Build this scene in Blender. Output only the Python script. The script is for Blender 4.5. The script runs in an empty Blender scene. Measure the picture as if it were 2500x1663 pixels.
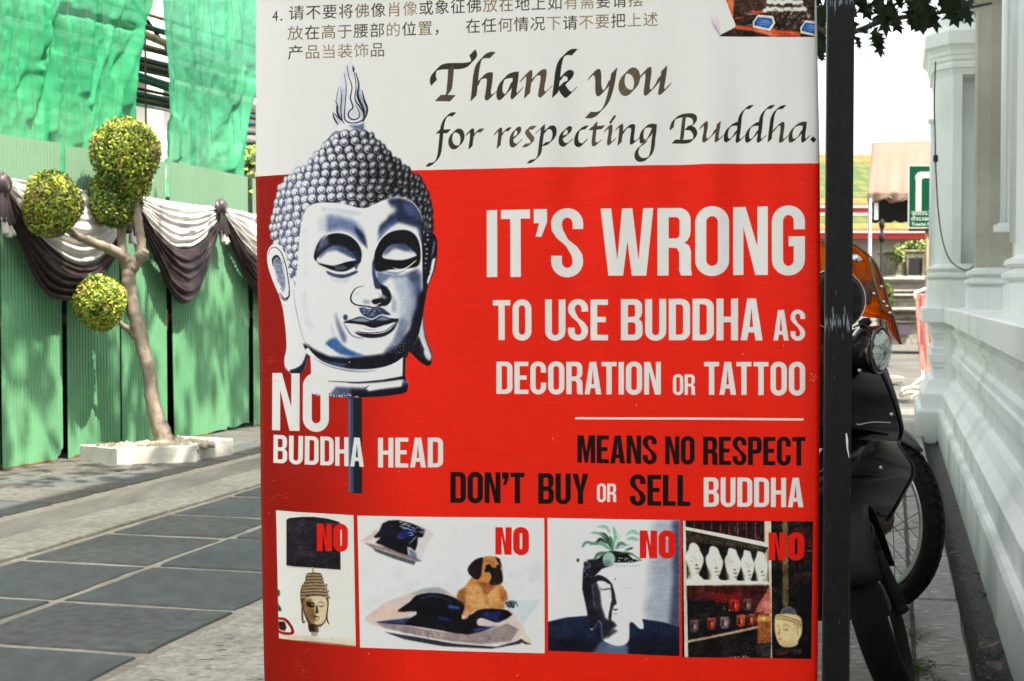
import bpy, bmesh, math, random
import numpy as np
from mathutils import Vector, Matrix, noise

random.seed(7)
RNG = np.random.RandomState(11)
scene = bpy.context.scene
COL = scene.collection

# ------------------------------------------------------------------ camera
FPX, CXP, CYP, CAMH = 3500.0, 1250.0, 831.5, 1.15        # focal length and centre in pixels of the 2500 px photograph
PITCH = math.atan((CYP - 722.0) / FPX)
cam_data = bpy.data.cameras.new('camera')
cam = bpy.data.objects.new('camera', cam_data)
COL.objects.link(cam)
scene.camera = cam
cam_data.sensor_width = 36.0
cam_data.lens = 36.0 * FPX / 2500.0
cam_data.clip_start = 0.05
cam_data.clip_end = 3000.0
cam.location = (0, 0, CAMH)
cam.rotation_euler = (math.radians(90) - PITCH, 0, 0)
cam_data.dof.use_dof = True
cam_data.dof.focus_distance = 3.2
cam_data.dof.aperture_fstop = 12.0

# ------------------------------------------------------------------ light
SUN = Vector((0.75, -0.62, 1.72)).normalized()           # towards the sun: right of and behind the camera, high
world = bpy.data.worlds.new('World')
scene.world = world
world.use_nodes = True
wn = world.node_tree
bg = wn.nodes['Background']
sky = wn.nodes.new('ShaderNodeTexSky')
sky.sky_type = 'NISHITA'
sky.sun_disc = False
sky.sun_elevation = math.asin(SUN.z)
sky.sun_rotation = math.atan2(SUN.x, SUN.y)
sky.air_density = 1.0
sky.dust_density = 4.0
sky.ozone_density = 0.6
hz = wn.nodes.new('ShaderNodeHueSaturation')               # thin white haze over the whole sky
hz.inputs['Saturation'].default_value = 0.30
wn.links.new(sky.outputs[0], hz.inputs['Color'])
wt = wn.nodes.new('ShaderNodeMix'); wt.data_type = 'RGBA'; wt.blend_type = 'MULTIPLY'; wt.inputs[0].default_value = 1.0
wt.inputs[7].default_value = (1.0, 0.985, 0.94, 1)
wn.links.new(hz.outputs[0], wt.inputs[6])
wn.links.new(wt.outputs[2], bg.inputs[0])
bg.inputs[1].default_value = 0.13
sl = bpy.data.lights.new('sun', 'SUN')
sl.energy = 3.5
sl.angle = math.radians(0.53)
sl.color = (1.0, 0.93, 0.80)
so = bpy.data.objects.new('sun', sl)
COL.objects.link(so)
so.rotation_euler = SUN.to_track_quat('Z', 'Y').to_euler()
so.location = (4, -3, 12)
scene.view_settings.view_transform = 'Standard'
scene.view_settings.look = 'None'
scene.view_settings.exposure = 1.95
scene.view_settings.gamma = 1.0
scene.view_settings.use_curve_mapping = False
scene.cycles.use_denoising = True
scene.cycles.max_bounces = 8
scene.cycles.transparent_max_bounces = 12
scene.cycles.sample_clamp_indirect = 6.0

# ------------------------------------------------------------------ measuring helpers
def ray(x, y):
    a, b = (x - CXP) / FPX, -(y - CYP) / FPX
    c, s = math.cos(PITCH), math.sin(PITCH)
    return Vector((a, c + b * s, -s + b * c))
def at(x, y, depth):                                     # the point seen at photo pixel (x, y), depth metres ahead
    r = ray(x, y)
    return Vector((0, 0, CAMH)) + r * (depth / r.y)
def gr(x, y, z=0.0):                                     # the point at height z seen at photo pixel (x, y)
    r = ray(x, y)
    return Vector((0, 0, CAMH)) + r * ((z - CAMH) / r.z)
ST = math.atan((2178 - 1250) / FPX)                      # direction of the lane
SD = Vector((math.sin(ST), math.cos(ST), 0))             # along the lane, away
RD = Vector((math.cos(ST), -math.sin(ST), 0))            # across the lane, to the right
def sr(s, r, z=0.0):
    return SD * s + RD * r + Vector((0, 0, z))

# ------------------------------------------------------------------ object helpers
def tag(o, label=None, cat=None, group=None, kind=None):
    if label: o['label'] = label
    if cat: o['category'] = cat
    if group: o['group'] = group
    if kind: o['kind'] = kind
    return o
def empty(name, loc, label=None, cat=None, group=None):
    o = bpy.data.objects.new(name, None)
    o.empty_display_size = 0.1
    o.location = loc
    COL.objects.link(o)
    return tag(o, label, cat, group)
def link(name, me, mat=None, parent=None, smooth=False):
    if mat is not None:
        for m in (mat if isinstance(mat, (list, tuple)) else [mat]):
            me.materials.append(m)
    o = bpy.data.objects.new(name, me)
    COL.objects.link(o)
    if smooth:
        me.polygons.foreach_set('use_smooth', [True] * len(me.polygons))
    if parent is not None:
        o.parent = parent
        p = parent
        off = Vector((0, 0, 0))
        while p is not None:
            off += p.location
            p = p.parent
        o.location = -off                                 # children are written in world coordinates
    return o
class MB:                                                 # a small mesh builder
    def __init__(s):
        s.v, s.f, s.m = [], [], []
        s.mi = 0
    def add(s, vs, fs):
        k = len(s.v)
        s.v += [tuple(v) for v in vs]
        s.f += [tuple(i + k for i in f) for f in fs]
        s.m += [s.mi] * len(fs)
        return s
    def box(s, x0, x1, y0, y1, z0, z1, T=None, bev=0.0):
        if bev > 0:
            b = bev
            vs, fs = [], []
            def c(x, y, z): return (x, y, z)
            for sx, X in ((1, x0), (-1, x1)):
                for sy, Y in ((1, y0), (-1, y1)):
                    for sz, Z in ((1, z0), (-1, z1)):
                        vs += [c(X, Y + sy * b, Z + sz * b), c(X + sx * b, Y, Z + sz * b), c(X + sx * b, Y + sy * b, Z)]
            bm = bmesh.new()
            for v in vs: bm.verts.new(v)
            bmesh.ops.convex_hull(bm, input=bm.verts)
            bm.verts.ensure_lookup_table()
            bm.verts.index_update()
            V = [v.co.copy() for v in bm.verts]
            Fs = [[v.index for v in f.verts] for f in bm.faces]
            bm.free()
            if T is not None: V = [T @ v for v in V]
            return s.add(V, Fs)
        V = [Vector((x, y, z)) for z in (z0, z1) for y in (y0, y1) for x in (x0, x1)]
        if T is not None: V = [T @ v for v in V]
        return s.add(V, [(0, 2, 3, 1), (4, 5, 7, 6), (0, 1, 5, 4), (2, 6, 7, 3), (0, 4, 6, 2), (1, 3, 7, 5)])
    def tube(s, pts, rad, n=10, closed=False, cap=True, squash=None):
        pts = [Vector(p) for p in pts]
        R = rad if isinstance(rad, (list, tuple)) else [rad] * len(pts)
        N = len(pts)
        rings = []
        up = None
        for i, p in enumerate(pts):
            if closed: t = pts[(i + 1) % N] - pts[i - 1]
            else: t = pts[min(i + 1, N - 1)] - pts[max(i - 1, 0)]
            t.normalize()
            if up is None:
                up = Vector((0, 0, 1)) if abs(t.z) < 0.9 else Vector((1, 0, 0))
            a = t.cross(up)
            if a.length < 1e-6: a = t.cross(Vector((0, 1, 0)))
            a.normalize()
            b = a.cross(t).normalized()
            up = b
            q = squash or (1, 1)
            rings.append([p + (a * math.cos(k * 2 * math.pi / n) * q[0] + b * math.sin(k * 2 * math.pi / n) * q[1]) * R[i] for k in range(n)])
        vs = [v for r_ in rings for v in r_]
        fs = []
        M = N if closed else N - 1
        for i in range(M):
            j = (i + 1) % N
            for k in range(n):
                l = (k + 1) % n
                fs.append((i * n + k, i * n + l, j * n + l, j * n + k))
        if cap and not closed:
            fs.append(tuple(range(n - 1, -1, -1)))
            fs.append(tuple((N - 1) * n + k for k in range(n)))
        return s.add(vs, fs)
    def lathe(s, prof, n=24, T=None, closed=False):       # prof: (radius, z)
        vs = [Vector((r * math.cos(k * 2 * math.pi / n), r * math.sin(k * 2 * math.pi / n), z)) for r, z in prof for k in range(n)]
        if T is not None: vs = [T @ v for v in vs]
        fs = []
        P = len(prof)
        for i in range(P if closed else P - 1):
            j = (i + 1) % P
            for k in range(n):
                l = (k + 1) % n
                fs.append((i * n + k, i * n + l, j * n + l, j * n + k))
        if not closed:
            if prof[0][0] > 1e-5: fs.append(tuple(range(n - 1, -1, -1)))
            if prof[-1][0] > 1e-5: fs.append(tuple((P - 1) * n + k for k in range(n)))
        return s.add(vs, fs)
    def grid(s, P, thick=None, wrap=False):               # P[i][j] vectors
        n, m = len(P), len(P[0])
        vs = [v for r_ in P for v in r_]
        fs = [(i * m + j, i * m + j + 1, (i + 1) * m + j + 1, (i + 1) * m + j) for i in range(n - 1) for j in range(m - 1)]
        return s.add(vs, fs)
    def prism(s, poly, h0, h1, T=None):                   # polygon (x, y) between heights
        n = len(poly)
        V = [Vector((x, y, h0)) for x, y in poly] + [Vector((x, y, h1)) for x, y in poly]
        if T is not None: V = [T @ v for v in V]
        fs = [tuple(range(n - 1, -1, -1)), tuple(range(n, 2 * n))] + [(i, (i + 1) % n, n + (i + 1) % n, n + i) for i in range(n)]
        return s.add(V, fs)
    def mesh(s, name):
        me = bpy.data.meshes.new(name)
        me.from_pydata(s.v, [], s.f)
        if any(s.m): me.polygons.foreach_set('material_index', s.m)
        me.update()
        return me
    def build(s, name, mat, parent=None, smooth=False, angle=None):
        me = s.mesh(name)
        o = link(name, me, mat, parent, smooth)
        if angle:
            me.polygons.foreach_set('use_smooth', [True] * len(me.polygons))
            try: me.set_sharp_from_angle(angle=math.radians(angle))
            except Exception: pass
        return o
def fix_normals(o):
    bm = bmesh.new(); bm.from_mesh(o.data)
    bmesh.ops.recalc_face_normals(bm, faces=bm.faces)
    bm.to_mesh(o.data); bm.free()
    return o
def solid(o, t, offset=0):
    m = o.modifiers.new('thickness', 'SOLIDIFY'); m.thickness = t; m.offset = offset
    return o
def spl(P, n=8, closed=False):                            # Catmull-Rom through tuples of any size
    P = [np.array(p, float) for p in P]
    if closed: Q = [P[-1]] + P + [P[0], P[1]]
    else: Q = [2 * P[0] - P[1]] + P + [2 * P[-1] - P[-2]]
    out = []
    for i in range(1, len(Q) - 2):
        a, b, c, d = Q[i - 1], Q[i], Q[i + 1], Q[i + 2]
        for k in range(n):
            t = k / n
            out.append(0.5 * ((2 * b) + (-a + c) * t + (2 * a - 5 * b + 4 * c - d) * t * t + (-a + 3 * b - 3 * c + d) * t ** 3))
    if not closed: out.append(P[-1])
    return out

# ------------------------------------------------------------------ materials
MATS = {}
def mat(name, col, rough=0.6, metal=0.0, noise=None, bump=None, spec=None, coat=0.0, coords='Object', mix2=None, extra=None, trans=0.0):
    """base colour varied by noise: noise=(scale, amount) or mix2=(colour2, scale, lo, hi); bump=(scale, strength, distance)"""
    if name in MATS: return MATS[name]
    m = bpy.data.materials.new(name); m.use_nodes = True
    N, L = m.node_tree.nodes, m.node_tree.links
    b = N['Principled BSDF']
    b.inputs['Base Color'].default_value = (*col, 1)
    b.inputs['Roughness'].default_value = rough
    b.inputs['Metallic'].default_value = metal
    if spec is not None: b.inputs['Specular IOR Level'].default_value = spec
    if coat: b.inputs['Coat Weight'].default_value = coat; b.inputs['Coat Roughness'].default_value = 0.08
    tc = N.new('ShaderNodeTexCoord')
    out = None
    def noise_tex(sc, det=6, ro=0.6):
        t = N.new('ShaderNodeTexNoise'); t.inputs['Scale'].default_value = sc; t.inputs['Detail'].default_value = det
        t.inputs['Roughness'].default_value = ro
        L.new(tc.outputs[coords], t.inputs['Vector'])
        return t
    cur = None
    if mix2:
        c2, sc, lo, hi = mix2[:4]
        t = noise_tex(sc)
        r = N.new('ShaderNodeMapRange'); r.inputs[1].default_value = lo; r.inputs[2].default_value = hi
        L.new(t.outputs[0], r.inputs[0])
        mx = N.new('ShaderNodeMix'); mx.data_type = 'RGBA'
        mx.inputs[6].default_value = (*col, 1); mx.inputs[7].default_value = (*c2, 1)
        L.new(r.outputs[0], mx.inputs[0])
        cur = mx.outputs[2]
    if noise:
        t = noise_tex(noise[0], 8, 0.7)
        r = N.new('ShaderNodeMapRange'); r.inputs[1].default_value = 0.3; r.inputs[2].default_value = 0.7
        r.inputs[3].default_value = 1 - noise[1]; r.inputs[4].default_value = 1 + noise[1]
        L.new(t.outputs[0], r.inputs[0])
        h = N.new('ShaderNodeHueSaturation')
        if cur: L.new(cur, h.inputs['Color'])
        else: h.inputs['Color'].default_value = (*col, 1)
        L.new(r.outputs[0], h.inputs['Value'])
        cur = h.outputs[0]
    if cur: L.new(cur, b.inputs['Base Color'])
    if bump:
        t = noise_tex(bump[0], 8, 0.65)
        bp = N.new('ShaderNodeBump'); bp.inputs['Strength'].default_value = bump[1]; bp.inputs['Distance'].default_value = bump[2]
        L.new(t.outputs[0], bp.inputs['Height'])
        L.new(bp.outputs[0], b.inputs['Normal'])
    if extra: extra(m, N, L, b, tc, cur)
    MATS[name] = m
    return m
# ------------------------------------------------------------------ the banner's print, drawn with numpy as flat ink
BTH = math.radians(9.6)
BU = Vector((math.cos(BTH), -math.sin(BTH), 0))           # along the banner to the right
BN = Vector((-math.sin(BTH), -math.cos(BTH), 0))          # its normal, towards the viewer
BO = at(1310, 722, 3.06)                                  # a point of its plane at eye height
def bplane(x, y):                                         # where the line of sight through (x, y) meets the banner: metres right of BO, height
    x = np.asarray(x, float); y = np.asarray(y, float)
    a, b = (x - CXP) / FPX, -(y - CYP) / FPX
    c, s = math.cos(PITCH), math.sin(PITCH)
    rx, ry, rz = a, c + b * s, -s + b * c
    t = (BO.x * BN.x + BO.y * BN.y) / (rx * BN.x + ry * BN.y)
    return (rx * t - BO.x) * BU.x + (ry * t - BO.y) * BU.y, CAMH + rz * t
TEX_R = 1250.0
_u0 = float(bplane(600, 800)[0]) - 0.02
_u1 = float(bplane(2020, 800)[0]) + 0.03
_z1 = float(bplane(1300, -190)[1])
_z0 = float(bplane(1300, 1760)[1])
TW, TH = int((_u1 - _u0) * TEX_R), int((_z1 - _z0) * TEX_R)

def boxblur(a, r):
    for _ in range(3):
        for ax in (0, 1):
            k = 2 * r + 1
            p = np.pad(a, [(r + 1, r) if i == ax else (0, 0) for i in (0, 1)], mode='edge')
            c = np.cumsum(p, axis=ax)
            a = (c[k:] - c[:-k]) / k if ax == 0 else (c[:, k:] - c[:, :-k]) / k
    return a

def fnoise(h, w, cells, seed, stretch=1.0):               # smooth random field, about -1..1
    rs = np.random.RandomState(seed); out = np.zeros((h, w), np.float32); amp = 1.0; tot = 0
    for c in cells:
        gh, gw = int(h / c) + 3, int(w / (c * stretch)) + 3
        g = rs.randn(gh, gw).astype(np.float32)
        yy = np.arange(h) / c; xx = np.arange(w) / (c * stretch)
        y0, x0 = yy.astype(int), xx.astype(int); fy, fx = yy - y0, xx - x0
        fy = (fy * fy * (3 - 2 * fy))[:, None]; fx = (fx * fx * (3 - 2 * fx))[None, :]
        v = (g[y0][:, x0] * (1 - fx) + g[y0][:, x0 + 1] * fx) * (1 - fy) + (g[y0 + 1][:, x0] * (1 - fx) + g[y0 + 1][:, x0 + 1] * fx) * fy
        out += v * amp; tot += amp; amp *= .75
    return out / tot
def photographic(P, mask, contrast=.5, mott=.06, seed=1, tint=None):
    """printed photographs: mottled tone, grain and a steeper tone curve inside the mask"""
    ys, xs = np.where(mask.max(1) > 0)[0], np.where(mask.max(0) > 0)[0]
    y0, y1, x0, x1 = ys[0], ys[-1] + 1, xs[0], xs[-1] + 1
    a = P.a[y0:y1, x0:x1] / 255.0; m = mask[y0:y1, x0:x1][..., None]
    n = fnoise(y1 - y0, x1 - x0, (38, 17, 8, 4), seed)[..., None]; g = fnoise(y1 - y0, x1 - x0, (2.2,), seed + 9)[..., None]
    lum = a.mean(2, keepdims=True)
    b = a * (1 + mott * n * (1.15 - lum)) + mott * .35 * g * (1.0 - lum) + .35 * mott * n * (1 - lum)
    b = np.clip(b, 0, 1); s = b * b * (3 - 2 * b)
    b = b * (1 - contrast) + s * contrast
    P.a[y0:y1, x0:x1] = (a * (1 - m) + np.minimum(b, .905) * m) * 255.0

class Print:
    def __init__(s, w, h, fn=None, bgc=(228, 228, 224), mul=1.0):
        s.w, s.h, s.fn = w, h, fn
        s.a = np.empty((h, w, 3), np.float32); s.a[:] = bgc
        s.o = (0.0, 0.0, 1.0); s.mul = mul; s.clip = None
    def loc(s, ox, oy, sc): s.o = (ox, oy, sc)
    def T(s, P):
        P = np.array([[p[0], p[1]] for p in P], float)
        x, y = s.o[0] + P[:, 0] * s.o[2], s.o[1] + P[:, 1] * s.o[2]
        if s.fn is None: return np.stack([x, y], 1)
        u, z = s.fn(x, y)
        return np.stack([(u - _u0) * TEX_R, (_z1 - z) * TEX_R], 1)
    def rad(s, r): return r * s.o[2] * s.mul
    def cover(s, loops, pad=0):                           # signed area coverage with sub-scanlines
        L = [s.T(l) for l in loops]
        al = np.concatenate(L)
        x0, y0 = max(0, int(al[:, 0].min()) - 1 - pad), max(0, int(al[:, 1].min()) - 1 - pad)
        x1, y1 = min(s.w, int(al[:, 0].max()) + 2 + pad), min(s.h, int(al[:, 1].max()) + 2 + pad)
        if x1 <= x0 or y1 <= y0: return None
        SS = 3
        ys = y0 + (np.arange((y1 - y0) * SS) + 0.5) / SS
        px = np.arange(x0, x1, dtype=np.float64)
        cov = np.zeros((len(ys), x1 - x0), np.float32)
        for l in L:
            for i in range(len(l)):
                ax, ay = l[i]; bx, by = l[(i + 1) % len(l)]
                if ay == by: continue
                sg = 1.0 if by > ay else -1.0
                if ay > by: ax, ay, bx, by = bx, by, ax, ay
                i0, i1 = np.searchsorted(ys, ay), np.searchsorted(ys, by)
                if i1 <= i0: continue
                yy = ys[i0:i1]
                xc = ax + (bx - ax) * (yy - ay) / (by - ay)
                cov[i0:i1] += sg * np.clip(px[None, :] + 1 - xc[:, None], 0, 1)
        cov = np.minimum(np.abs(cov), 1).reshape(-1, SS, x1 - x0).mean(1)
        return x0, y0, x1, y1, cov
    def blend(s, box, col, alpha=1.0):
        if box is None: return
        x0, y0, x1, y1, m = box
        m = m * alpha
        if s.clip is not None: m = m * s.clip[y0:y1, x0:x1]
        m = m[..., None]
        s.a[y0:y1, x0:x1] = s.a[y0:y1, x0:x1] * (1 - m) + np.asarray(col, np.float32) * m
    def blurred(s, box, r):
        if box is None or r <= 0: return box
        k = max(1, int(round(s.rad(r) * 0.6)))
        x0, y0, x1, y1, m = box
        return x0, y0, x1, y1, boxblur(m, k)
    def fill(s, pts, col, blur=0, alpha=1.0, holes=(), sm=0):
        if sm: pts = spl(pts, sm, True)
        pad = int(s.rad(blur) * 2.4) + 3 if blur else 0
        s.blend(s.blurred(s.cover([pts] + list(holes), pad), blur), col, alpha)
    def mask(s, pts, sm=0):
        if sm: pts = spl(pts, sm, True)
        m = np.zeros((s.h, s.w), np.float32)
        b = s.cover([pts])
        if b: m[b[1]:b[3], b[0]:b[2]] = b[4]
        return m
    def caps(s, A, B, R, col, blur=0, alpha=1.0):         # union of capsules
        A, B = s.T(A), s.T(B)
        R = np.broadcast_to(np.asarray(R, float) * s.o[2] * s.mul, (len(A),))
        al = np.concatenate([A, B]); rm = R.max() + 2 + (s.rad(blur) * 2.4 if blur else 0)
        x0, y0 = max(0, int(al[:, 0].min() - rm)), max(0, int(al[:, 1].min() - rm))
        x1, y1 = min(s.w, int(al[:, 0].max() + rm) + 1), min(s.h, int(al[:, 1].max() + rm) + 1)
        if x1 <= x0 or y1 <= y0: return
        m = np.zeros((y1 - y0, x1 - x0), np.float32)
        for (ax, ay), (bx, by), r in zip(A, B, R):
            u0, u1 = int(min(ax, bx) - r - 1) - x0, int(max(ax, bx) + r + 2) - x0
            v0, v1 = int(min(ay, by) - r - 1) - y0, int(max(ay, by) + r + 2) - y0
            u0, v0, u1, v1 = max(0, u0), max(0, v0), min(x1 - x0, u1), min(y1 - y0, v1)
            if u1 <= u0 or v1 <= v0: continue
            X = np.arange(u0, u1)[None, :] + x0 + 0.5 - ax
            Y = np.arange(v0, v1)[:, None] + y0 + 0.5 - ay
            dx, dy = bx - ax, by - ay
            q = dx * dx + dy * dy
            t = np.clip((X * dx + Y * dy) / q, 0, 1) if q > 1e-9 else 0.0
            d = np.hypot(X - t * dx, Y - t * dy)
            sub = m[v0:v1, u0:u1]
            np.maximum(sub, np.clip(r + 0.5 - d, 0, 1), out=sub)
        s.blend(s.blurred((x0, y0, x1, y1, m), blur), col, alpha)
    def line(s, pts, w, col, blur=0, alpha=1.0, taper=True, n=6):
        P = spl(pts, n)
        k = len(P)
        if isinstance(w, (list, tuple)): W = np.interp(np.linspace(0, 1, k), np.linspace(0, 1, len(w)), w)
        elif taper: W = w * (0.25 + 0.75 * np.sin(np.linspace(0.12, math.pi - 0.12, k)))
        else: W = np.full(k, float(w))
        s.caps(P[:-1], P[1:], (W[:-1] / 2), col, blur, alpha)
    def nib(s, pts, h, col, r=1.6, n=10):                 # broad pen stroke held at an angle
        P = np.array(spl(pts, n))
        Q = [P[0]]
        for p in P[1:]:
            d = np.linalg.norm(p - Q[-1]); k = max(1, int(d / 1.6))
            a = Q[-1].copy()
            for j in range(1, k + 1): Q.append(a + (p - a) * j / k)
        Q = np.array(Q)
        s.caps(Q + np.array(h), Q - np.array(h), r, col)
    def disc(s, x, y, rx, ry, col, blur=0, alpha=1.0, rot=0, n=20):
        c, q = math.cos(rot), math.sin(rot)
        s.fill([(x + rx * math.cos(t) * c - ry * math.sin(t) * q, y + rx * math.cos(t) * q + ry * math.sin(t) * c) for t in np.linspace(0, 2 * math.pi, n, endpoint=False)], col, blur, alpha)

# --- condensed capitals, drawn in a box of height 1 (y down); each glyph: width, list of loops (outer one way, holes the other)
def _arc(cx, cy, rx, ry, a0, a1, n=12):
    return [(cx + rx * math.cos(math.radians(a)), cy + ry * math.sin(math.radians(a))) for a in np.linspace(a0, a1, n)]
def _rr(x0, y0, x1, y1, r, which='1111'):
    rx = min(r, (x1 - x0) / 2); ry = min(r, (y1 - y0) / 2)
    P = []
    P += _arc(x0 + rx, y0 + ry, rx, ry, 180, 270) if which[0] == '1' else [(x0, y0)]
    P += _arc(x1 - rx, y0 + ry, rx, ry, 270, 360) if which[1] == '1' else [(x1, y0)]
    P += _arc(x1 - rx, y1 - ry, rx, ry, 0, 90) if which[2] == '1' else [(x1, y1)]
    P += _arc(x0 + rx, y1 - ry, rx, ry, 90, 180) if which[3] == '1' else [(x0, y1)]
    return P
def glyph(ch, st=0.158, w=None):
    k = st / 0.158
    b = st * 0.87
    R = lambda x0, y0, x1, y1: [(x0, y0), (x1, y0), (x1, y1), (x0, y1)]
    if ch == 'I': return st, [R(0, 0, st, 1)]
    if ch == 'L': return .38 * k ** .4, [[(0, 0), (st, 0), (st, 1 - b), (.38 * k ** .4, 1 - b), (.38 * k ** .4, 1), (0, 1)]]
    if ch == 'T': W = .44 * k ** .3; c = W / 2; return W, [[(0, 0), (W, 0), (W, b), (c + st / 2, b), (c + st / 2, 1), (c - st / 2, 1), (c - st / 2, b), (0, b)]]
    if ch == 'E': W = .41 * k ** .3; return W, [[(0, 0), (W, 0), (W, b), (st, b), (st, .5 - b / 2 - .01), (W - .05, .5 - b / 2 - .01), (W - .05, .5 + b / 2 - .01), (st, .5 + b / 2 - .01), (st, 1 - b), (W, 1 - b), (W, 1), (0, 1)]]
    if ch == 'H': W = .48 * k ** .4; return W, [[(0, 0), (st, 0), (st, .5 - b / 2), (W - st, .5 - b / 2), (W - st, 0), (W, 0), (W, 1), (W - st, 1), (W - st, .5 + b / 2), (st, .5 + b / 2), (st, 1), (0, 1)]]
    if ch == 'N': W = .49 * k ** .4; q = st * .93; return W, [[(0, 0), (q + .03, 0), (W - q, .58), (W - q, 0), (W, 0), (W, 1), (W - q - .03, 1), (q, .30), (q, 1), (0, 1)]]
    if ch == 'M': W = .60 * k ** .3; q = st * .93; c = W / 2; return W, [[(0, 0), (q + .06, 0), (c, .60), (W - q - .06, 0), (W, 0), (W, 1), (W - q, 1), (W - q, .34), (c + .05, 1), (c - .05, 1), (q, .34), (q, 1), (0, 1)]]
    if ch == 'A': W = .49 * k ** .3; c = W / 2; q = st * .5; return W, [[(c - q - .02, 0), (c + q + .02, 0), (W, 1), (W - st, 1), (W - st - .03, .81), (st + .02, .81), (st - .01, 1), (0, 1)], [(st + .045, .68), (W - st - .055, .68), (c - .003, .22)]]
    if ch == 'W': W = .74; return W, [[(0, 0), (.15, 0), (.235, .76), (.30, 0), (.445, 0), (.53, .76), (.595, 0), (.74, 0), (.64, 1), (.435, 1), (.375, .49), (.315, 1), (.11, 1)]]
    if ch == 'Y': W = .50; c = W / 2; q = st / 2; return W, [[(0, 0), (st + .01, 0), (c, .44), (W - st - .01, 0), (W, 0), (c + q, .62), (c + q, 1), (c - q, 1), (c - q, .62)]]
    if ch == "'": return st + .04, [[(0, 0), (st + .04, 0), (st + .04, .19), (st * .72, .41), (st * .15, .41), (st * .5, .21), (0, .21)]]
    if ch == 'O': W = .475 * k ** .4; return W, [_rr(0, -.012, W, 1.012, W / 2 * .98), _rr(st, b, W - st, 1 - b, (W / 2 - st) * 1.0)[::-1]]
    if ch == 'D': W = .475 * k ** .4; return W, [_rr(0, 0, W, 1, .2, '0110'), _rr(st, b, W - st, 1 - b, .07, '0110')[::-1]]
    if ch == 'U': W = .47 * k ** .4; return W, [[(0, 0), (st, 0)] + _arc(W / 2, .83, W / 2 - st, .05, 180, 0)[0:0] + [(st, .79)] + _arc(W / 2, .79, W / 2 - st, .085, 180, 0)[1:-1] + [(W - st, .79), (W - st, 0), (W, 0), (W, .78)] + _arc(W / 2, .78, W / 2, .232, 0, 180)[1:-1] + [(0, .78)]]
    if ch in 'CG':
        W = .465 * k ** .4
        o = [(W - st, .32), (W - st, .25)] + _arc(W / 2, .22, W / 2 - st, .09, 0, -180)[1:-1] + [(st, .25), (st, .78)] + _arc(W / 2, .78, W / 2 - st, .09, 180, 0)[1:-1]
        tail = _arc(W / 2, .78, W / 2, .232, 0, 180) + _arc(W / 2, .22, W / 2, .232, 180, 360)
        if ch == 'C': return W, [o + [(W - st, .75), (W - st, .64), (W, .64)] + tail + [(W, .34), (W - st, .34)]]
        return W, [o + [(W - st, .75), (W - st, .585), (W - .23, .585), (W - .23, .44), (W, .44)] + tail + [(W, .34), (W - st, .34)]]
    if ch == 'P': W = .46 * k ** .4; return W, [[(0, 0)] + _rr(0, 0, W, .60, .18, '0110')[1:-1] + [(st, .60), (st, 1), (0, 1)], _rr(st, b, W - st, .60 - b, .06, '0110')[::-1]]
    if ch == 'R':
        W = .48 * k ** .4
        return W, [[(0, 0)] + _arc(W - .18, .18, .17, .18, 270, 360) + [(W - .01, .34), (W - .02, .42), (W - .06, .49), (W - .1, .515), (W - .03, .56), (W - .005, .64), (W - .005, .9), (W + .01, 1), (W - st + .01, 1), (W - st - .015, .93), (W - st - .015, .66), (W - st - .05, .595), (st, .59), (st, 1), (0, 1)],
                   _rr(st, b, W - st - .01, .45, .06, '0110')[::-1]]
    if ch == 'B':
        W = .48 * k ** .4
        return W, [[(0, 0)] + _arc(W - .18, .18, .17, .18, 270, 360) + [(W - .01, .33), (W - .03, .42), (W - .085, .485), (W - .02, .55), (W, .62), (W, .80)] + _arc(W - .19, .81, .19, .19, 0, 90) + [(0, 1)],
                   _rr(st, b, W - st - .01, .43, .05, '0110')[::-1], _rr(st, .43 + b, W - st, 1 - b, .06, '0110')[::-1]]
    if ch == 'S':
        W = .47 * k ** .4; h = st
        o = [(W - h, .30), (W - h, .25)] + _arc(W / 2, .22, W / 2 - h, .09, 0, -180)[1:-1] + [(h, .24), (h + .015, .31), (W * .52, .45), (W - .09, .56), (W - .01, .68), (W, .78)]
        o += _arc(W / 2, .78, W / 2, .232, 0, 180)[1:-1] + [(0, .78), (0, .69), (h, .69), (h, .78)] + _arc(W / 2, .78, W / 2 - h, .09, 180, 0)[1:-1]
        o += [(W - h, .77), (W - h - .015, .69), (W * .46, .55), (.08, .43), (.01, .32), (0, .22)] + _arc(W / 2, .22, W / 2, .232, 180, 360)[1:-1] + [(W, .22), (W, .30)]
        return W, [o]
    return .3, []
def words(P, txt, x0, x1, yt0, yt1, yb0, yb1, col, st=0.158, gap=0.055, alpha=1.0):
    """capitals between x0..x1; top line yt0->yt1, base line yb0->yb1 (photo pixels)"""
    gs = [glyph(c, st) for c in txt]
    tot = sum(g[0] for g in gs) + gap * (len(gs) - 1)
    for i in range(len(txt) - 1):
        if txt[i:i + 2] in ('TA', 'AT'): tot -= .05
    x = 0
    for i, (w, loops) in enumerate(gs):
        def f(p):
            q = (x + p[0]) / tot
            return (x0 + (x1 - x0) * q, (yt0 + (yt1 - yt0) * q) * (1 - p[1]) + (yb0 + (yb1 - yb0) * q) * p[1])
        if loops: 
            L = [[f(p) for p in l] for l in loops]
            P.blend(P.cover(L), col, alpha)
        x += w + gap
        if txt[i:i + 2] in ('TA', 'AT'): x -= .05

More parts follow.
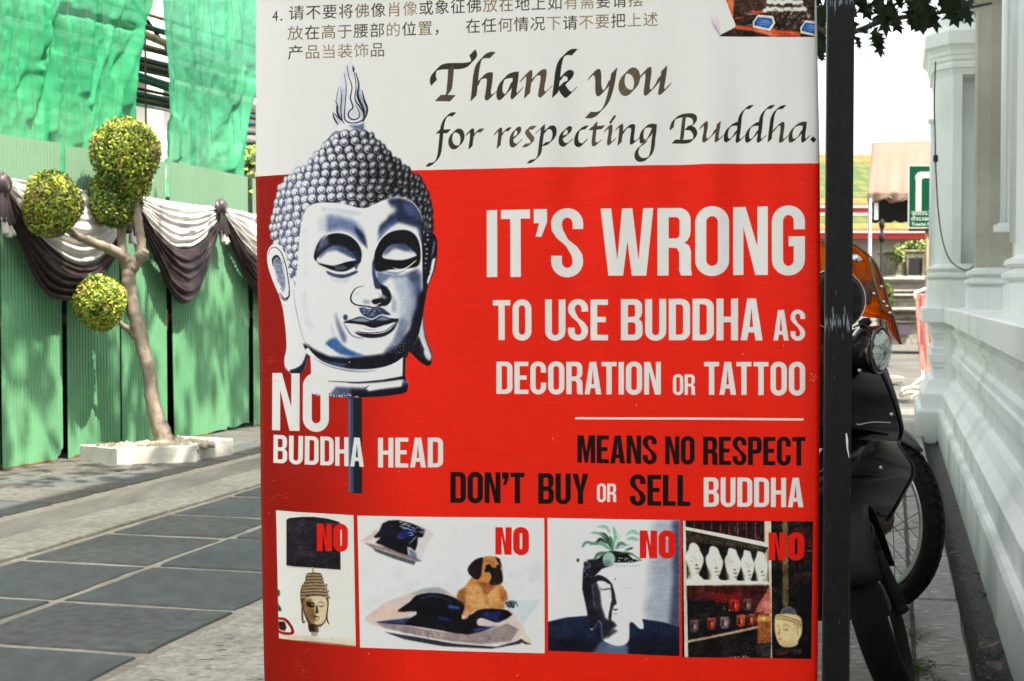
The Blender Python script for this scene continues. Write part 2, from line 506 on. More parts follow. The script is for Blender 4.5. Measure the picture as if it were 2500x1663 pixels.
def font_tris(txt):                                       # outlines of Chinese or Thai characters from Blender's own font
    c = bpy.data.curves.new('t', 'FONT'); c.body = txt; c.resolution_u = 3
    o = bpy.data.objects.new('t', c); COL.objects.link(o)
    bpy.context.view_layer.update()
    me = bpy.data.meshes.new_from_object(o.evaluated_get(bpy.context.evaluated_depsgraph_get()))
    V = [(v.co.x, v.co.y) for v in me.vertices]
    F = [tuple(p.vertices) for p in me.polygons]
    bpy.data.objects.remove(o); bpy.data.curves.remove(c); bpy.data.meshes.remove(me)
    return V, F
def cjk(P, txt, x0, y0, adv, slope, h, colf, wsc=1.0):     # base line starts at (x0, y0), one character every adv px, sloping
    for i, ch in enumerate(txt):
        if ch == ' ': continue
        V, F = font_tris(ch)
        if not F: continue
        col = colf(i)
        bx, by = x0 + adv * i, y0 + slope * adv * i
        L = []
        for f in F:
            t = [(bx + V[k][0] * h * wsc, by + slope * V[k][0] * h - V[k][1] * h) for k in f]
            ar = sum(t[a][0] * t[(a + 1) % len(t)][1] - t[(a + 1) % len(t)][0] * t[a][1] for a in range(len(t)))
            L.append(t if ar > 0 else t[::-1])
        P.blend(P.cover(L), col)
INK = (42, 38, 32)
CREAM = (229, 227, 221)
NAVY = (40, 50, 78)
def draw_banner():
    P = Print(TW, TH, bplane, (230, 230, 226), TEX_R * 3.06 / FPX)
    rg = random.Random(5)
    RED = (236, 34, 12)
    # red field, its upper edge and a sheen difference painted as deeper red along the left side
    P.fill([(560, 432), (630, 429.5), (709, 426), (850, 420), (1000, 416), (1300, 409.5), (1600, 403), (1800, 400), (2060, 399), (2060, 1800), (560, 1800)], RED)
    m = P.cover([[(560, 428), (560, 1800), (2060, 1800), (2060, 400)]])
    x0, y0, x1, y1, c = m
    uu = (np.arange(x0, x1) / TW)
    sheen_tone = np.interp(uu, [0, .03, .07, .13, .22, .30, 1], [.55, .55, .56, .68, .84, 1, 1]).astype(np.float32)
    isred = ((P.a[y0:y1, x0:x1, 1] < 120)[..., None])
    P.a[y0:y1, x0:x1] = np.where(isred, P.a[y0:y1, x0:x1] * (sheen_tone[None, :, None] * np.array([1, 1, 1]) + (1 - sheen_tone[None, :, None]) * np.array([.14, 0, 0])), P.a[y0:y1, x0:x1])
    # ---------------- Chinese lines
    cs = [(48, 42, 34), (70, 58, 42), (112, 94, 66), (132, 112, 82), (60, 50, 38), (150, 128, 98)]
    def cf(seed):
        q = random.Random(seed)
        L = [q.choice(cs) for _ in range(40)]
        return lambda i: L[i]
    k = .41154
    sl = (40 - 118) / 2075.0
    def row(txt, X, Y, seed): cjk(P, txt, 630 + X * k, Y * k, 95.6 * k, sl, 92 * k, cf(seed))
    row('请不要将佛像肖像或象征佛放在地上如有需要请摆', 186, 112, 3)
    row('放在高于腰部的位置， 在任何情况下请不要把上述', 180, 232, 9)
    row('产品当装饰品', 182, 348, 21)
    cjk(P, '4', 630 + 95 * k, 122 * k, 20, sl, 88 * k, lambda i: (60, 52, 42), .8)
    cjk(P, '.', 630 + 138 * k, 120 * k, 20, sl, 96 * k, lambda i: (60, 52, 42), .9)
    # ---------------- Thank you
    s1 = .21213
    A = (1030, 100, s1); B = (1510, 100, s1)
    big, sml = (32, -33), (20, -19)
    tone = lambda: rg.choice([(58, 52, 42), (74, 64, 52), (50, 46, 38), (84, 72, 58)])
    def N(o, pts, h=big, col=None, r=3.0):
        P.loc(*o); P.nib(pts, h, col or tone(), r)
    c = (56, 50, 40)
    N(A, [(138, 478), (125, 430), (140, 370), (185, 318), (250, 296), (330, 292), (430, 292), (500, 285), (560, 262), (597, 220), (602, 180), (586, 138)], col=c)
    c = (84, 74, 60)
    N(A, [(337, 305), (332, 400), (325, 480), (314, 570), (285, 628), (240, 655)], col=c); N(A, [(187, 657), (270, 658), (355, 661)], col=c)
    c = (70, 62, 48)
    N(A, [(815, 167), (760, 166), (700, 195), (655, 260), (632, 350), (622, 420), (610, 540), (596, 660)], col=c)
    N(A, [(620, 540), (660, 460), (720, 408), (780, 402), (782, 460), (770, 560), (760, 625), (775, 652), (812, 630), (850, 592)], col=c)
    c = (62, 54, 44)
    N(A, [(1085, 392), (1020, 400), (955, 430), (915, 490), (897, 560), (898, 620), (925, 648), (970, 615), (1025, 540), (1060, 460)], col=c)
    N(A, [(1085, 392), (1078, 470), (1066, 560), (1058, 620), (1075, 638), (1100, 615), (1138, 568)], col=c)
    c = (92, 76, 58)
    N(A, [(1165, 445), (1195, 400), (1235, 376), (1240, 430), (1228, 520), (1218, 600), (1216, 630)], col=c)
    N(A, [(1245, 500), (1300, 420), (1350, 375), (1395, 366), (1405, 400), (1395, 480), (1380, 560), (1378, 605), (1400, 622), (1435, 590), (1470, 552)], col=c)
    c = (44, 40, 34)
    N(A, [(1755, 128), (1700, 128), (1640, 160), (1595, 230), (1572, 320), (1562, 400), (1550, 500), (1536, 622)], col=c)
    N(A, [(1575, 470), (1620, 395), (1670, 368), (1708, 385), (1705, 430), (1670, 475), (1600, 512)], col=c); N(A, [(1605, 520), (1640, 580), (1680, 618), (1712, 600), (1748, 562)], col=c)
    c = (78, 70, 56)
    N(A, [(1940, 418), (1975, 370), (2015, 362), (2030, 420), (2030, 500), (2034, 560), (2052, 600), (2090, 585), (2150, 510), (2180, 440)], col=c)
    N(A, [(2215, 345), (2205, 400), (2185, 520), (2155, 640), (2120, 730), (2060, 810), (1990, 850), (1910, 850)], col=c)
    c = (98, 86, 64)
    N(B, [(125 + 88 * math.cos(t) - .12 * 128 * math.sin(t), 470 + 128 * math.sin(t)) for t in np.linspace(-1.2, 5.2, 22)], col=c)
    c = (80, 72, 64)
    N(B, [(272, 400), (300, 355), (340, 338), (345, 390), (335, 480), (325, 560), (340, 595), (385, 565), (450, 480), (490, 400)], col=c)
    N(B, [(525, 320), (518, 400), (502, 500), (490, 570), (505, 585), (540, 560), (575, 515)], col=c)
    sm = sml
    N(A, [(372, 846), (330, 845), (285, 870), (250, 930), (232, 1000), (222, 1100), (212, 1200), (200, 1290), (180, 1350), (140, 1400), (90, 1423), (64, 1422)], sm); N(A, [(185, 1043), (310, 1039)], sm)
    N(A, [(398 + 70 * math.cos(t) - .12 * 98 * math.sin(t), 1129 + 97 * math.sin(t)) for t in np.linspace(-1.2, 5.2, 22)], sm)
    N(A, [(525, 1072), (550, 1038), (575, 1032), (578, 1080), (568, 1160), (560, 1226)], sm, (46, 42, 36)); N(A, [(583, 1110), (620, 1055), (655, 1032), (695, 1032)], sm)
    N(A, [(850, 1065), (875, 1028), (900, 1024), (900, 1080), (890, 1160), (884, 1216)], sm); N(A, [(905, 1100), (945, 1045), (985, 1018), (1010, 1020)], sm)
    N(A, [(1050, 1118), (1090, 1098), (1120, 1060), (1123, 1022), (1100, 1010), (1065, 1038), (1038, 1090), (1032, 1150), (1042, 1192), (1075, 1205), (1108, 1183), (1140, 1152)], sm)
    N(A, [(1298, 1004), (1255, 1003), (1220, 1020), (1218, 1055), (1245, 1095), (1275, 1135), (1270, 1172), (1230, 1200), (1178, 1206)], sm, (104, 88, 66))
    N(A, [(1398, 985), (1395, 1040), (1380, 1130), (1370, 1220), (1358, 1300), (1330, 1350), (1280, 1385), (1235, 1391)], sm); N(A, [(1335, 1048), (1395, 990)], sm)
    N(A, [(1405, 1070), (1450, 1010), (1500, 998), (1525, 1030), (1526, 1090), (1500, 1145), (1460, 1180), (1410, 1192)], sm, (46, 42, 36))
    N(A, [(1608, 1108), (1650, 1092), (1690, 1055), (1700, 1012), (1675, 1000), (1635, 1032), (1604, 1080), (1597, 1140), (1612, 1182), (1650, 1195), (1690, 1165), (1712, 1142)], sm, (54, 48, 40))
    N(A, [(1893, 992), (1850, 1000), (1803, 1030), (1777, 1090), (1772, 1150), (1790, 1188), (1828, 1195), (1865, 1168), (1885, 1142)], sm, (44, 40, 34))
    N(A, [(2000, 948), (1990, 1020), (1978, 1110), (1976, 1170), (1992, 1190), (2020, 1180), (2048, 1157)], sm); N(A, [(1942, 1004), (2085, 995)], sm)
    N(A, [(2118, 1030), (2145, 992), (2170, 992), (2170, 1050), (2156, 1140), (2162, 1182), (2190, 1165), (2213, 1137)], sm); N(A, [(2212, 880), (2178, 930)], (8, -12), None, 12)
    N(B, [(-15, 1010), (5, 985), (30, 982), (28, 1050), (18, 1140), (12, 1182)], sm); N(B, [(32, 1085), (90, 1005), (140, 978), (167, 990), (165, 1040), (155, 1120), (157, 1168), (185, 1160), (218, 1132)], sm, (46, 42, 36))
    N(B, [(412, 980), (360, 975), (310, 995), (272, 1050), (264, 1110), (275, 1155), (310, 1145), (350, 1105), (385, 1040), (405, 990)], sm)
    N(B, [(418, 980), (412, 1060), (400, 1150), (393, 1230), (368, 1310), (320, 1358), (255, 1368), (215, 1338), (206, 1290), (225, 1240), (262, 1200), (312, 1168)], sm, (60, 54, 46))
    N(B, [(612, 1005), (615, 970), (640, 905), (700, 868), (770, 856), (840, 860), (878, 890), (878, 940), (840, 982), (785, 1000)], sm, (56, 52, 42)); N(B, [(795, 1002), (850, 1012), (883, 1060), (878, 1110), (840, 1148), (760, 1158), (690, 1155), (635, 1155)], sm, (46, 44, 36))
    N(B, [(757, 872), (745, 960), (735, 1060), (722, 1140), (690, 1158)], sm, (70, 66, 52))
    N(B, [(955, 1000), (980, 962), (1005, 957), (1005, 1020), (990, 1110), (997, 1150), (1030, 1138), (1090, 1080), (1125, 1020)], sm); N(B, [(1155, 950), (1145, 1020), (1132, 1110), (1134, 1148), (1160, 1138), (1188, 1108)], sm)
    for dx in (0, 245):
        c = (40, 38, 32)
        N(B, [(1388 + dx, 955), (1335 + dx, 957), (1278 + dx, 992), (1243 + dx, 1050), (1235 + dx, 1110), (1247 + dx, 1146), (1280 + dx, 1136), (1330 + dx, 1085), (1368 + dx, 1025)], sm, c)
        N(B, [(1530 + dx, 759), (1480 + dx, 767), (1430 + dx, 812), (1400 + dx, 880), (1390 + dx, 970), (1380 + dx, 1060), (1370 + dx, 1120), (1378 + dx, 1150), (1402 + dx, 1138), (1434 + dx, 1107)], sm, c)
    c = (40, 38, 32)
    N(B, [(1905, 761), (1860, 767), (1810, 802), (1775, 870), (1762, 950), (1750, 1050), (1740, 1145)], sm, c); N(B, [(1770, 1055), (1820, 990), (1865, 955), (1886, 965), (1885, 1020), (1872, 1110), (1874, 1148), (1900, 1143), (1934, 1107)], sm, (66, 58, 48))
    N(B, [(2143, 953), (2085, 957), (2025, 992), (1987, 1050), (1979, 1110), (1991, 1147), (2030, 1136), (2085, 1085), (2118, 1028)], sm, (58, 54, 44)); N(B, [(2145, 953), (2135, 1030), (2126, 1110), (2132, 1148), (2157, 1138), (2183, 1107)], sm, c)
    P.loc(*B); P.fill([(2205, 1135), (2240, 1098), (2277, 1135), (2243, 1174)], c)
    P.loc(0, 0, 1)
    # ---------------- the statue's head
    head(P)
    # ---------------- lettering
    W = (230, 230, 225)
    words(P, "IT'S", 1187.3, 1423, 513, 509, 676.5, 675, W)
    words(P, 'WRONG', 1466.3, 1965, 509.2, 503, 673.4, 670.8, W)
    for a in (('TO', 1202.2, 1297.4, 732.8, 731.6, 830.3, 830.5), ('USE', 1330.6, 1484.5, 731, 731, 830.8, 831), ('BUDDHA', 1515.4, 1862, 730.2, 728.2, 831, 831), ('AS', 1888, 1965.6, 756.4, 756.4, 831, 831),
              ('DECORATION', 1210.5, 1613.2, 883, 883.7, 962, 963.7), ('OR', 1642.4, 1696.8, 914, 914, 964.4, 964.4), ('TATTOO', 1718.7, 1965.6, 883.4, 883.4, 964, 964.4),
              ('OR', 1457, 1504.3, 1181, 1181, 1226, 1226), ('BUDDHA', 1717.9, 1961.4, 1165.8, 1165.5, 1237.5, 1237.5),
              ('NO', 670.7, 804.5, 910.8, 911.5, 1050.9, 1052.6), ('BUDDHA', 674.1, 890, 1061.8, 1067.8, 1130.4, 1139.3), ('HEAD', 924.5, 1082, 1067.8, 1067.8, 1140.5, 1140.5)):
        words(P, *a, W)
    P.fill([(1403.5, 1018.5), (1961.5, 1020.5), (1961.5, 1026), (1403.5, 1024)], W)
    for a in (('MEANS', 1409.2, 1603.3, 1063.3, 1064, 1130, 1133.3), ('NO', 1623.9, 1695.6, 1065.6, 1065.6, 1133.7, 1133.7), ('RESPECT', 1716.8, 1966, 1066.5, 1066, 1135, 1135.4),
              ("DON'T", 1100, 1279, 1152, 1155, 1226.9, 1229.8), ('BUY', 1313, 1436, 1156, 1157, 1231, 1231), ('SELL', 1537.6, 1685, 1159, 1160, 1234, 1235.8)):
        words(P, *a, (12, 8, 6), st=.165)
    pictures(P)
    # ---------------- scuffs and specks on the vinyl
    for i in range(34):
        x, y = rg.uniform(660, 1990), rg.uniform(420, 1650)
        P.disc(x, y, rg.uniform(.8, 2.0), rg.uniform(.8, 1.8), (240, 225, 210), 0, rg.uniform(.3, .9))
    for x, y, w in ((645, 900, 34), (660, 1195, 46), (722, 1620, 40)):
        for i in range(26):
            a, b = x + rg.uniform(0, w), y + rg.gauss(0, 26)
            P.line([(a, b), (a + rg.uniform(4, 14), b + .3)], rg.uniform(.7, 1.5), (225, 110, 95), 0, rg.uniform(.25, .7))
    for q in range(7):
        a, b = 1974 + rg.uniform(0, 20), 900 + rg.uniform(0, 30)
        P.line([(a, b), (a + rg.uniform(-6, 8), b + rg.uniform(4, 10))], rg.uniform(1, 3), (235, 190, 190), 0, .7)
    return P.a

def head(P):
    rg = random.Random(12)
    K = .2743
    P.loc(630, 130, K)
    face_y = 1495
    # flame
    outl = [(700, 690), (690, 600), (668, 540), (690, 430), (715, 300), (745, 200), (790, 100), (828, 60), (845, 110), (870, 170), (905, 260), (935, 330), (965, 430), (978, 510), (950, 600), (942, 690)]
    P.fill(outl, (205, 207, 210), 2, sm=4)
    P.fill([(700, 640), (700, 480), (745, 330), (790, 260), (770, 450), (760, 600)], (168, 172, 184), 12, .8)
    P.fill([(900, 300), (945, 420), (970, 520), (930, 610), (900, 470), (870, 360)], (140, 146, 164), 12, .8)
    P.fill([(800, 200), (850, 240), (860, 420), (830, 420)], (236, 236, 234), 10, .9)
    D = (50, 50, 62)
    for pts, w in (([(668, 535), (680, 580), (715, 640)], 12), ([(700, 470), (712, 540), (742, 595)], 16), ([(735, 300), (745, 400), (738, 500), (752, 600), (775, 628)], 8), ([(765, 180), (785, 300), (778, 420), (772, 520), (775, 590), (820, 620), (880, 618), (940, 585), (935, 520), (900, 470), (870, 430), (862, 380), (872, 300), (860, 200), (838, 110)], 10),
                   ([(790, 110), (805, 200), (835, 300), (822, 400), (845, 480), (812, 520), (806, 560), (840, 590), (890, 580), (905, 545), (890, 500), (868, 460)], 11), ([(870, 175), (895, 280), (885, 360), (900, 420), (940, 500), (948, 560)], 16), ([(925, 330), (945, 420), (968, 480), (965, 540), (935, 610)], 15),
                   ([(690, 420), (705, 460), (715, 500)], 8), ([(720, 300), (705, 380), (700, 440)], 5), ([(740, 600), (700, 560), (670, 530)], 6), ([(845, 120), (850, 160)], 14)):
        P.line(pts, w * 1.25, D)
    P.disc(855, 540, 42, 40, (190, 192, 196), 10)
    P.fill([(712, 640), (760, 625), (880, 625), (945, 615), (940, 690), (830, 680), (712, 690)], (206, 208, 212))
    P.fill([(800, 640), (900, 640), (945, 620), (940, 690), (860, 672)], (74, 84, 112), 10, .8)
    # hair mass
    hair = [(700, 690), (640, 740), (570, 830), (500, 930), (430, 1005), (345, 1040), (280, 1100), (220, 1190), (180, 1290), (150, 1420), (140, 1540), (155, 1640), (180, 1720), (260, 1800), (300, 2060), (350, 2060), (372, 1800), (385, 1600), (390, 1500), (430, 1400), (490, 1345), (600, 1330), (760, 1340), (880, 1372), (970, 1378), (1060, 1335), (1150, 1300), (1250, 1285),
            (1350, 1310), (1430, 1390), (1462, 1500), (1465, 1800), (1480, 2060), (1510, 2040), (1540, 1800), (1540, 1620), (1545, 1560), (1535, 1450), (1520, 1330), (1490, 1230), (1420, 1120), (1340, 1050), (1240, 965), (1140, 860), (1080, 800), (1000, 715), (940, 690), (830, 705)]
    P.fill([(300, 2120), (330, 1500), (430, 1330), (880, 1320), (1400, 1300), (1500, 1500), (1500, 2120), (900, 2700), (420, 2580)], (120, 124, 136), 0)
    P.fill(hair, (128, 132, 146), sm=2)
    P.clip = P.mask(hair, 2)
    P.fill([(900, 680), (1100, 700), (1500, 1000), (1600, 1600), (1500, 2100), (1440, 1500), (1250, 1290), (1050, 1330), (900, 1250)], (26, 28, 38), 60, 1.0)
    P.fill([(100, 1000), (520, 880), (420, 1400), (380, 2100), (100, 2100)], (205, 208, 214), 60, .9)
    P.clip = None
    hp = np.array(spl(hair, 2, True))
    def inside(x, y):
        c = False; j = len(hp) - 1
        for i in range(len(hp)):
            if (hp[i][1] > y) != (hp[j][1] > y) and x < (hp[j][0] - hp[i][0]) * (y - hp[i][1]) / (hp[j][1] - hp[i][1]) + hp[i][0]: c = not c
            j = i
        return c
    curls = []
    row = 0
    y0 = 722
    while y0 < 2080:
        half = np.interp(y0, [700, 800, 950, 1100, 1300, 2080], [150, 270, 430, 610, 700, 705])
        xc = np.interp(y0, [700, 1000, 1300, 2080], [845, 850, 840, 845])
        step = 80 / half
        ph = -1.5 + (row % 2) * step / 2
        while ph < 1.52:
            x = xc + half * math.sin(ph)
            y = y0 + 26 * (1 - math.cos(ph)) * 2.0 - 10 * math.sin(ph * 2 + 1)
            rx = 49 * max(.46, math.cos(ph)) * rg.uniform(.9, 1.08); ry = 44 * rg.uniform(.92, 1.06)
            if inside(x, y) or inside(x, y - 14): curls.append((x + rg.uniform(-9, 9), y + rg.uniform(-8, 8), rx, ry))
            ph += step * (1.12 if abs(ph) < 1 else 1.3)
        y0 += 71
        row += 1
    for x, y, rx, ry in curls:
        t = min(1, max(0, (x - 420) / 800 + (y - 1100) / 4000))
        dark = np.array((62, 68, 92)) * (1 - t) + np.array((16, 18, 26)) * t
        lit = np.array((234, 235, 235)) * (1 - t * .25)
        P.disc(x + 2, y + 4, rx * 1.14, ry * 1.12, dark, 2, .75 if t < .2 else 1)
        P.disc(x - rx * .10, y - ry * .10, rx * .84, ry * .80, lit * (1 - .55 * max(0, t - .25)), 3)
        P.disc(x + rx * .22, y + ry * .22, rx * .58, ry * .55, dark * .7 + lit * .3, 8, .35 + .5 * t)
        P.disc(x - rx * .18, y - ry * .22, rx * (.52 - .26 * t), ry * (.46 - .24 * t), lit, 4, 1)
        P.line([(x - rx * .75, y + ry * .25), (x - rx * .1, y + ry * .72), (x + rx * .62, y + ry * .38)], 6, lit, 0, .25 + .6 * t)
        P.line([(x + rx * .35, y - ry * .7), (x + rx * .85, y + ry * .1), (x + rx * .3, y + ry * .85)], 9 + 5 * t, dark, 1, .9)
        a0 = rg.uniform(0, 1)
        P.line([(x + rx * q * .6 * math.cos(a), y + ry * q * .6 * math.sin(a)) for q, a in ((.95, 2.6 + a0), (.9, 1.6 + a0), (.7, .6 + a0), (.5, -.5 + a0), (.2, -1.6 + a0))], 9 + 4 * t, dark, 0, .9)
    # ears
    F = lambda L: [(x, y + face_y) for x, y in L]
    el = F([(165, 200), (125, 225), (100, 290), (108, 400), (150, 530), (200, 650), (232, 750), (250, 860), (265, 1000), (270, 1130), (252, 1230), (262, 1310), (300, 1352), (370, 1360), (425, 1310), (445, 1230), (440, 1150), (420, 1060), (390, 900), (350, 700), (335, 540), (300, 500), (270, 330), (215, 215)])
    P.fill(el, (226, 226, 221), sm=3)
    P.line(F([(110, 300), (130, 245), (180, 235), (230, 290), (265, 400), (285, 520), (295, 640), (270, 705), (230, 690), (200, 640)]), 9, (50, 54, 70))
    P.line(F([(215, 640), (250, 690), (290, 670), (292, 620)]), 15, (40, 42, 54))
    P.fill(F([(150, 330), (180, 305), (220, 340), (245, 440), (262, 560), (240, 640), (215, 560), (180, 480)]), (120, 126, 146), 10, .9, sm=3)
    P.line(F([(155, 400), (150, 340), (185, 308), (215, 340)]), 18, (30, 32, 42))
    for i in range(30):
        x, y = rg.uniform(185, 240), face_y + rg.uniform(340, 600); P.disc(x, y, 5, 5, rg.choice([(210, 212, 218), (70, 76, 100)]), 0, .7)
    P.line(F([(328, 600), (345, 750), (375, 900), (415, 1060)]), 4, (90, 94, 112))
    P.fill(F([(300, 1325), (345, 1310), (400, 1270), (440, 1180), (445, 1240), (420, 1320), (380, 1362), (320, 1358)]), (34, 38, 52), 6, .95, sm=3)
    P.line(F([(264, 1300), (290, 1340), (340, 1350)]), 8, (40, 42, 54))
    P.fill(F([(405, 1080), (450, 1120), (470, 1180), (440, 1200), (428, 1140)]), (24, 28, 40), 5)
    er = F([(1470, 130), (1540, 100), (1585, 140), (1595, 240), (1575, 420), (1510, 590), (1490, 700), (1475, 800), (1482, 950), (1512, 1080), (1552, 1180), (1540, 1270), (1500, 1285), (1430, 1240), (1350, 1160), (1330, 1210), (1300, 1200), (1420, 950), (1450, 700), (1470, 400)])
    P.fill(er, (24, 26, 36), sm=2)
    P.fill(F([(1580, 320), (1560, 430), (1512, 570), (1502, 540), (1530, 430), (1550, 340)]), (226, 226, 222), 3)
    P.line(F([(1540, 330), (1560, 240), (1570, 170)]), 10, (170, 180, 190), 2)
    P.line(F([(1470, 770), (1440, 950), (1400, 1080), (1372, 1110)]), [6, 20, 26, 12], (200, 204, 206), 3)
    P.fill(F([(1465, 780), (1475, 960), (1505, 1090), (1545, 1190), (1535, 1240), (1500, 1225), (1460, 1150), (1420, 1080), (1445, 920)]), (205, 206, 208), 9, .95, sm=2)
    P.fill(F([(1430, 1020), (1480, 1140), (1470, 1230), (1400, 1180), (1360, 1130)]), (34, 36, 44), 8, .9)
    for i in range(9):
        P.disc(1500 + rg.uniform(-20, 24), face_y + 130 + i * 42, 20, 17, (24, 26, 34), 2); P.disc(1495 + rg.uniform(-16, 14), face_y + 122 + i * 42, 10, 8, (205, 212, 218), 4)
    # neck
    nk = F([(440, 1130), (470, 1200), (478, 1350), (484, 1532), (600, 1556), (760, 1566), (900, 1566), (1100, 1558), (1240, 1540), (1330, 1515), (1340, 1430), (1312, 1380), (1312, 1180), (1100, 1100)])
    P.fill(nk, (228, 227, 222), sm=2)
    P.clip = P.mask(nk, 2)
    P.fill(F([(700, 1470), (1000, 1480), (1180, 1440), (1345, 1395), (1345, 1560), (1300, 1580), (900, 1590), (700, 1580), (480, 1580), (480, 1550), (640, 1540)]), (70, 78, 102), 16, .9)
    P.fill(F([(830, 1500), (1000, 1505), (1240, 1480), (1345, 1440), (1345, 1590), (860, 1600)]), (24, 26, 38), 14, .95)
    P.fill(F([(960, 1460), (1140, 1440), (1290, 1410), (1280, 1470), (1100, 1490), (990, 1510)]), (232, 232, 228), 9)
    P.line(F([(615, 1422), (760, 1428), (900, 1435), (1100, 1420), (1240, 1400), (1330, 1385)]), [5, 8, 16, 18, 26, 34], (22, 24, 34), 2, taper=False)
    P.line(F([(860, 1448), (1000, 1446), (1180, 1425), (1290, 1405)]), 5, (170, 176, 190), 0)
    P.fill(F([(1295, 1180), (1320, 1190), (1320, 1420), (1290, 1400)]), (26, 28, 40), 6)
    P.line(F([(930, 1520), (960, 1485), (995, 1462)]), 9, (40, 44, 60)); P.disc(885, face_y + 1560, 16, 7, (220, 222, 226)); P.disc(885, face_y + 1560, 9, 4, (20, 22, 30))
    for i in range(60):
        x = rg.uniform(500, 860); P.disc(x, face_y + 1545 + rg.gauss(0, 9), 6, 4, rg.choice([(60, 70, 92), (225, 226, 228)]), 0, .8)
    P.clip = None
    # face
    fc = F([(392, 20), (372, 250), (352, 520), (340, 620), (368, 800), (400, 950), (425, 1070), (480, 1160), (580, 1250), (760, 1310), (930, 1325), (1120, 1300), (1240, 1250), (1330, 1170), (1410, 1060), (1450, 930), (1478, 760), (1492, 600), (1480, 300), (1462, 20), (1430, -105), (1350, -185), (1250, -210), (1150, -195), (1060, -160), (970, -118), (880, -122), (760, -155), (600, -165), (490, -150), (430, -95)])
    P.fill(fc, CREAM, sm=2)
    P.clip = P.mask(fc, 2)
    P.fill(F([(1150, -200), (1260, -215), (1380, -170), (1470, -40), (1490, 200), (1490, 700), (1470, 300), (1420, 60), (1250, 10), (1130, 60), (1060, 130), (1080, 40), (1150, -20), (1180, -110)]), (42, 50, 74), 22, .95)
    P.fill(F([(1040, -150), (1240, -120), (1200, -60), (1050, -60)]), CREAM, 26, .9)
    P.fill(F([(1090, 60), (1200, -20), (1260, -15), (1150, 90), (1060, 200)]), (70, 92, 132), 14, .7)
    P.fill(F([(1270, -170), (1390, -140), (1440, -20), (1330, -60)]), (96, 112, 142), 22, .65)
    P.fill(F([(620, -55), (760, -25), (860, 0), (935, 90), (965, 200), (920, 190), (860, 110), (760, 75), (620, 95)]), (58, 72, 110), 30, .92)
    P.fill(F([(520, -40), (700, -70), (900, -20), (990, 120), (960, 240), (860, 130), (700, 100), (540, 120)]), (150, 158, 182), 36, .45)
    P.fill(F([(640, -60), (760, -50), (700, 10), (640, 40)]), (130, 142, 168), 18, .5)
    P.fill(F([(860, 40), (950, 120), (985, 260), (940, 200), (880, 110)]), (38, 46, 70), 10, .8)
    P.fill(F([(960, -110), (1060, -100), (1080, 30), (1030, 200), (1000, 220), (960, 60)]), (233, 232, 227), 20, .9)
    # left eye
    P.fill(F([(505, 335), (515, 250), (560, 165), (640, 118), (730, 108), (815, 130), (880, 180), (925, 260), (925, 340), (890, 380), (700, 390), (560, 370)]), (30, 32, 44), 4, sm=3)
    P.fill(F([(560, 150), (620, 120), (640, 200), (560, 260), (520, 300)]), (110, 116, 136), 14, .8)
    P.fill(F([(528, 335), (570, 290), (625, 245), (690, 222), (760, 250), (820, 300), (880, 345), (800, 362), (720, 388), (620, 385), (545, 366)]), (226, 226, 222), 7, sm=3)
    P.fill(F([(690, 215), (780, 235), (860, 300), (880, 340), (800, 310), (730, 265)]), (120, 128, 160), 12, .9)
    P.fill(F([(528, 372), (620, 388), (690, 398), (770, 372), (888, 352), (892, 378), (840, 420), (770, 448), (690, 442), (610, 412)]), (26, 28, 36), 2, sm=3)
    P.fill(F([(690, 400), (770, 390), (810, 420), (740, 440), (690, 430)]), (120, 124, 140), 6, .7)
    P.line(F([(615, 430), (690, 458), (770, 458), (835, 438)]), 12, (226, 226, 224))
    P.fill(F([(612, 440), (700, 470), (790, 470), (880, 440), (890, 460), (800, 500), (730, 508), (640, 480)]), (60, 70, 100), 8, .95, sm=3)
    P.fill(F([(830, 260), (900, 270), (915, 360), (880, 440), (850, 380), (890, 340)]), (50, 56, 78), 6, .8)
    P.line(F([(585, 160), (640, 112), (720, 98), (800, 112), (870, 160), (930, 230), (970, 300), (1000, 370)]), 10, (236, 235, 230))
    P.fill(F([(530, 320), (570, 270), (625, 225), (690, 205), (770, 225), (870, 310), (880, 350), (800, 300), (700, 262), (620, 275), (560, 330)]), (74, 82, 108), 15, .8)
    P.line(F([(545, 362), (620, 378), (700, 380), (800, 352), (880, 342)]), 8, (238, 237, 233), 2)
    # right eye
    P.fill(F([(1045, 430), (1036, 330), (1058, 230), (1105, 155), (1175, 100), (1260, 78), (1340, 84), (1405, 130), (1440, 220), (1445, 330), (1420, 400), (1320, 420), (1180, 430), (1100, 450)]), (26, 27, 36), 3, sm=3)
    P.fill(F([(1110, 300), (1150, 240), (1210, 208), (1290, 218), (1360, 252), (1412, 298), (1380, 324), (1280, 348), (1180, 342), (1120, 330)]), (216, 218, 218), 7, sm=3)
    P.fill(F([(1230, 205), (1300, 200), (1380, 260), (1300, 270), (1240, 240)]), (110, 118, 142), 12, .8)
    P.fill(F([(1100, 345), (1200, 352), (1300, 352), (1420, 310), (1430, 340), (1350, 400), (1280, 425), (1180, 400), (1110, 380)]), (20, 21, 28), 2, sm=3)
    P.fill(F([(1110, 300), (1150, 230), (1210, 198), (1300, 205), (1415, 290), (1350, 270), (1270, 245), (1200, 250), (1140, 300)]), (70, 78, 104), 14, .85)
    P.line(F([(1205, 412), (1260, 430), (1320, 415), (1380, 372), (1410, 345)]), 10, (225, 226, 224))
    P.line(F([(1110, 440), (1170, 455), (1240, 462), (1310, 440)]), 14, (120, 126, 150), 3)
    P.fill(F([(1060, 440), (1150, 465), (1280, 478), (1400, 430), (1440, 420), (1400, 490), (1280, 510), (1180, 500), (1110, 560), (1060, 540)]), (80, 92, 124), 16, .8)
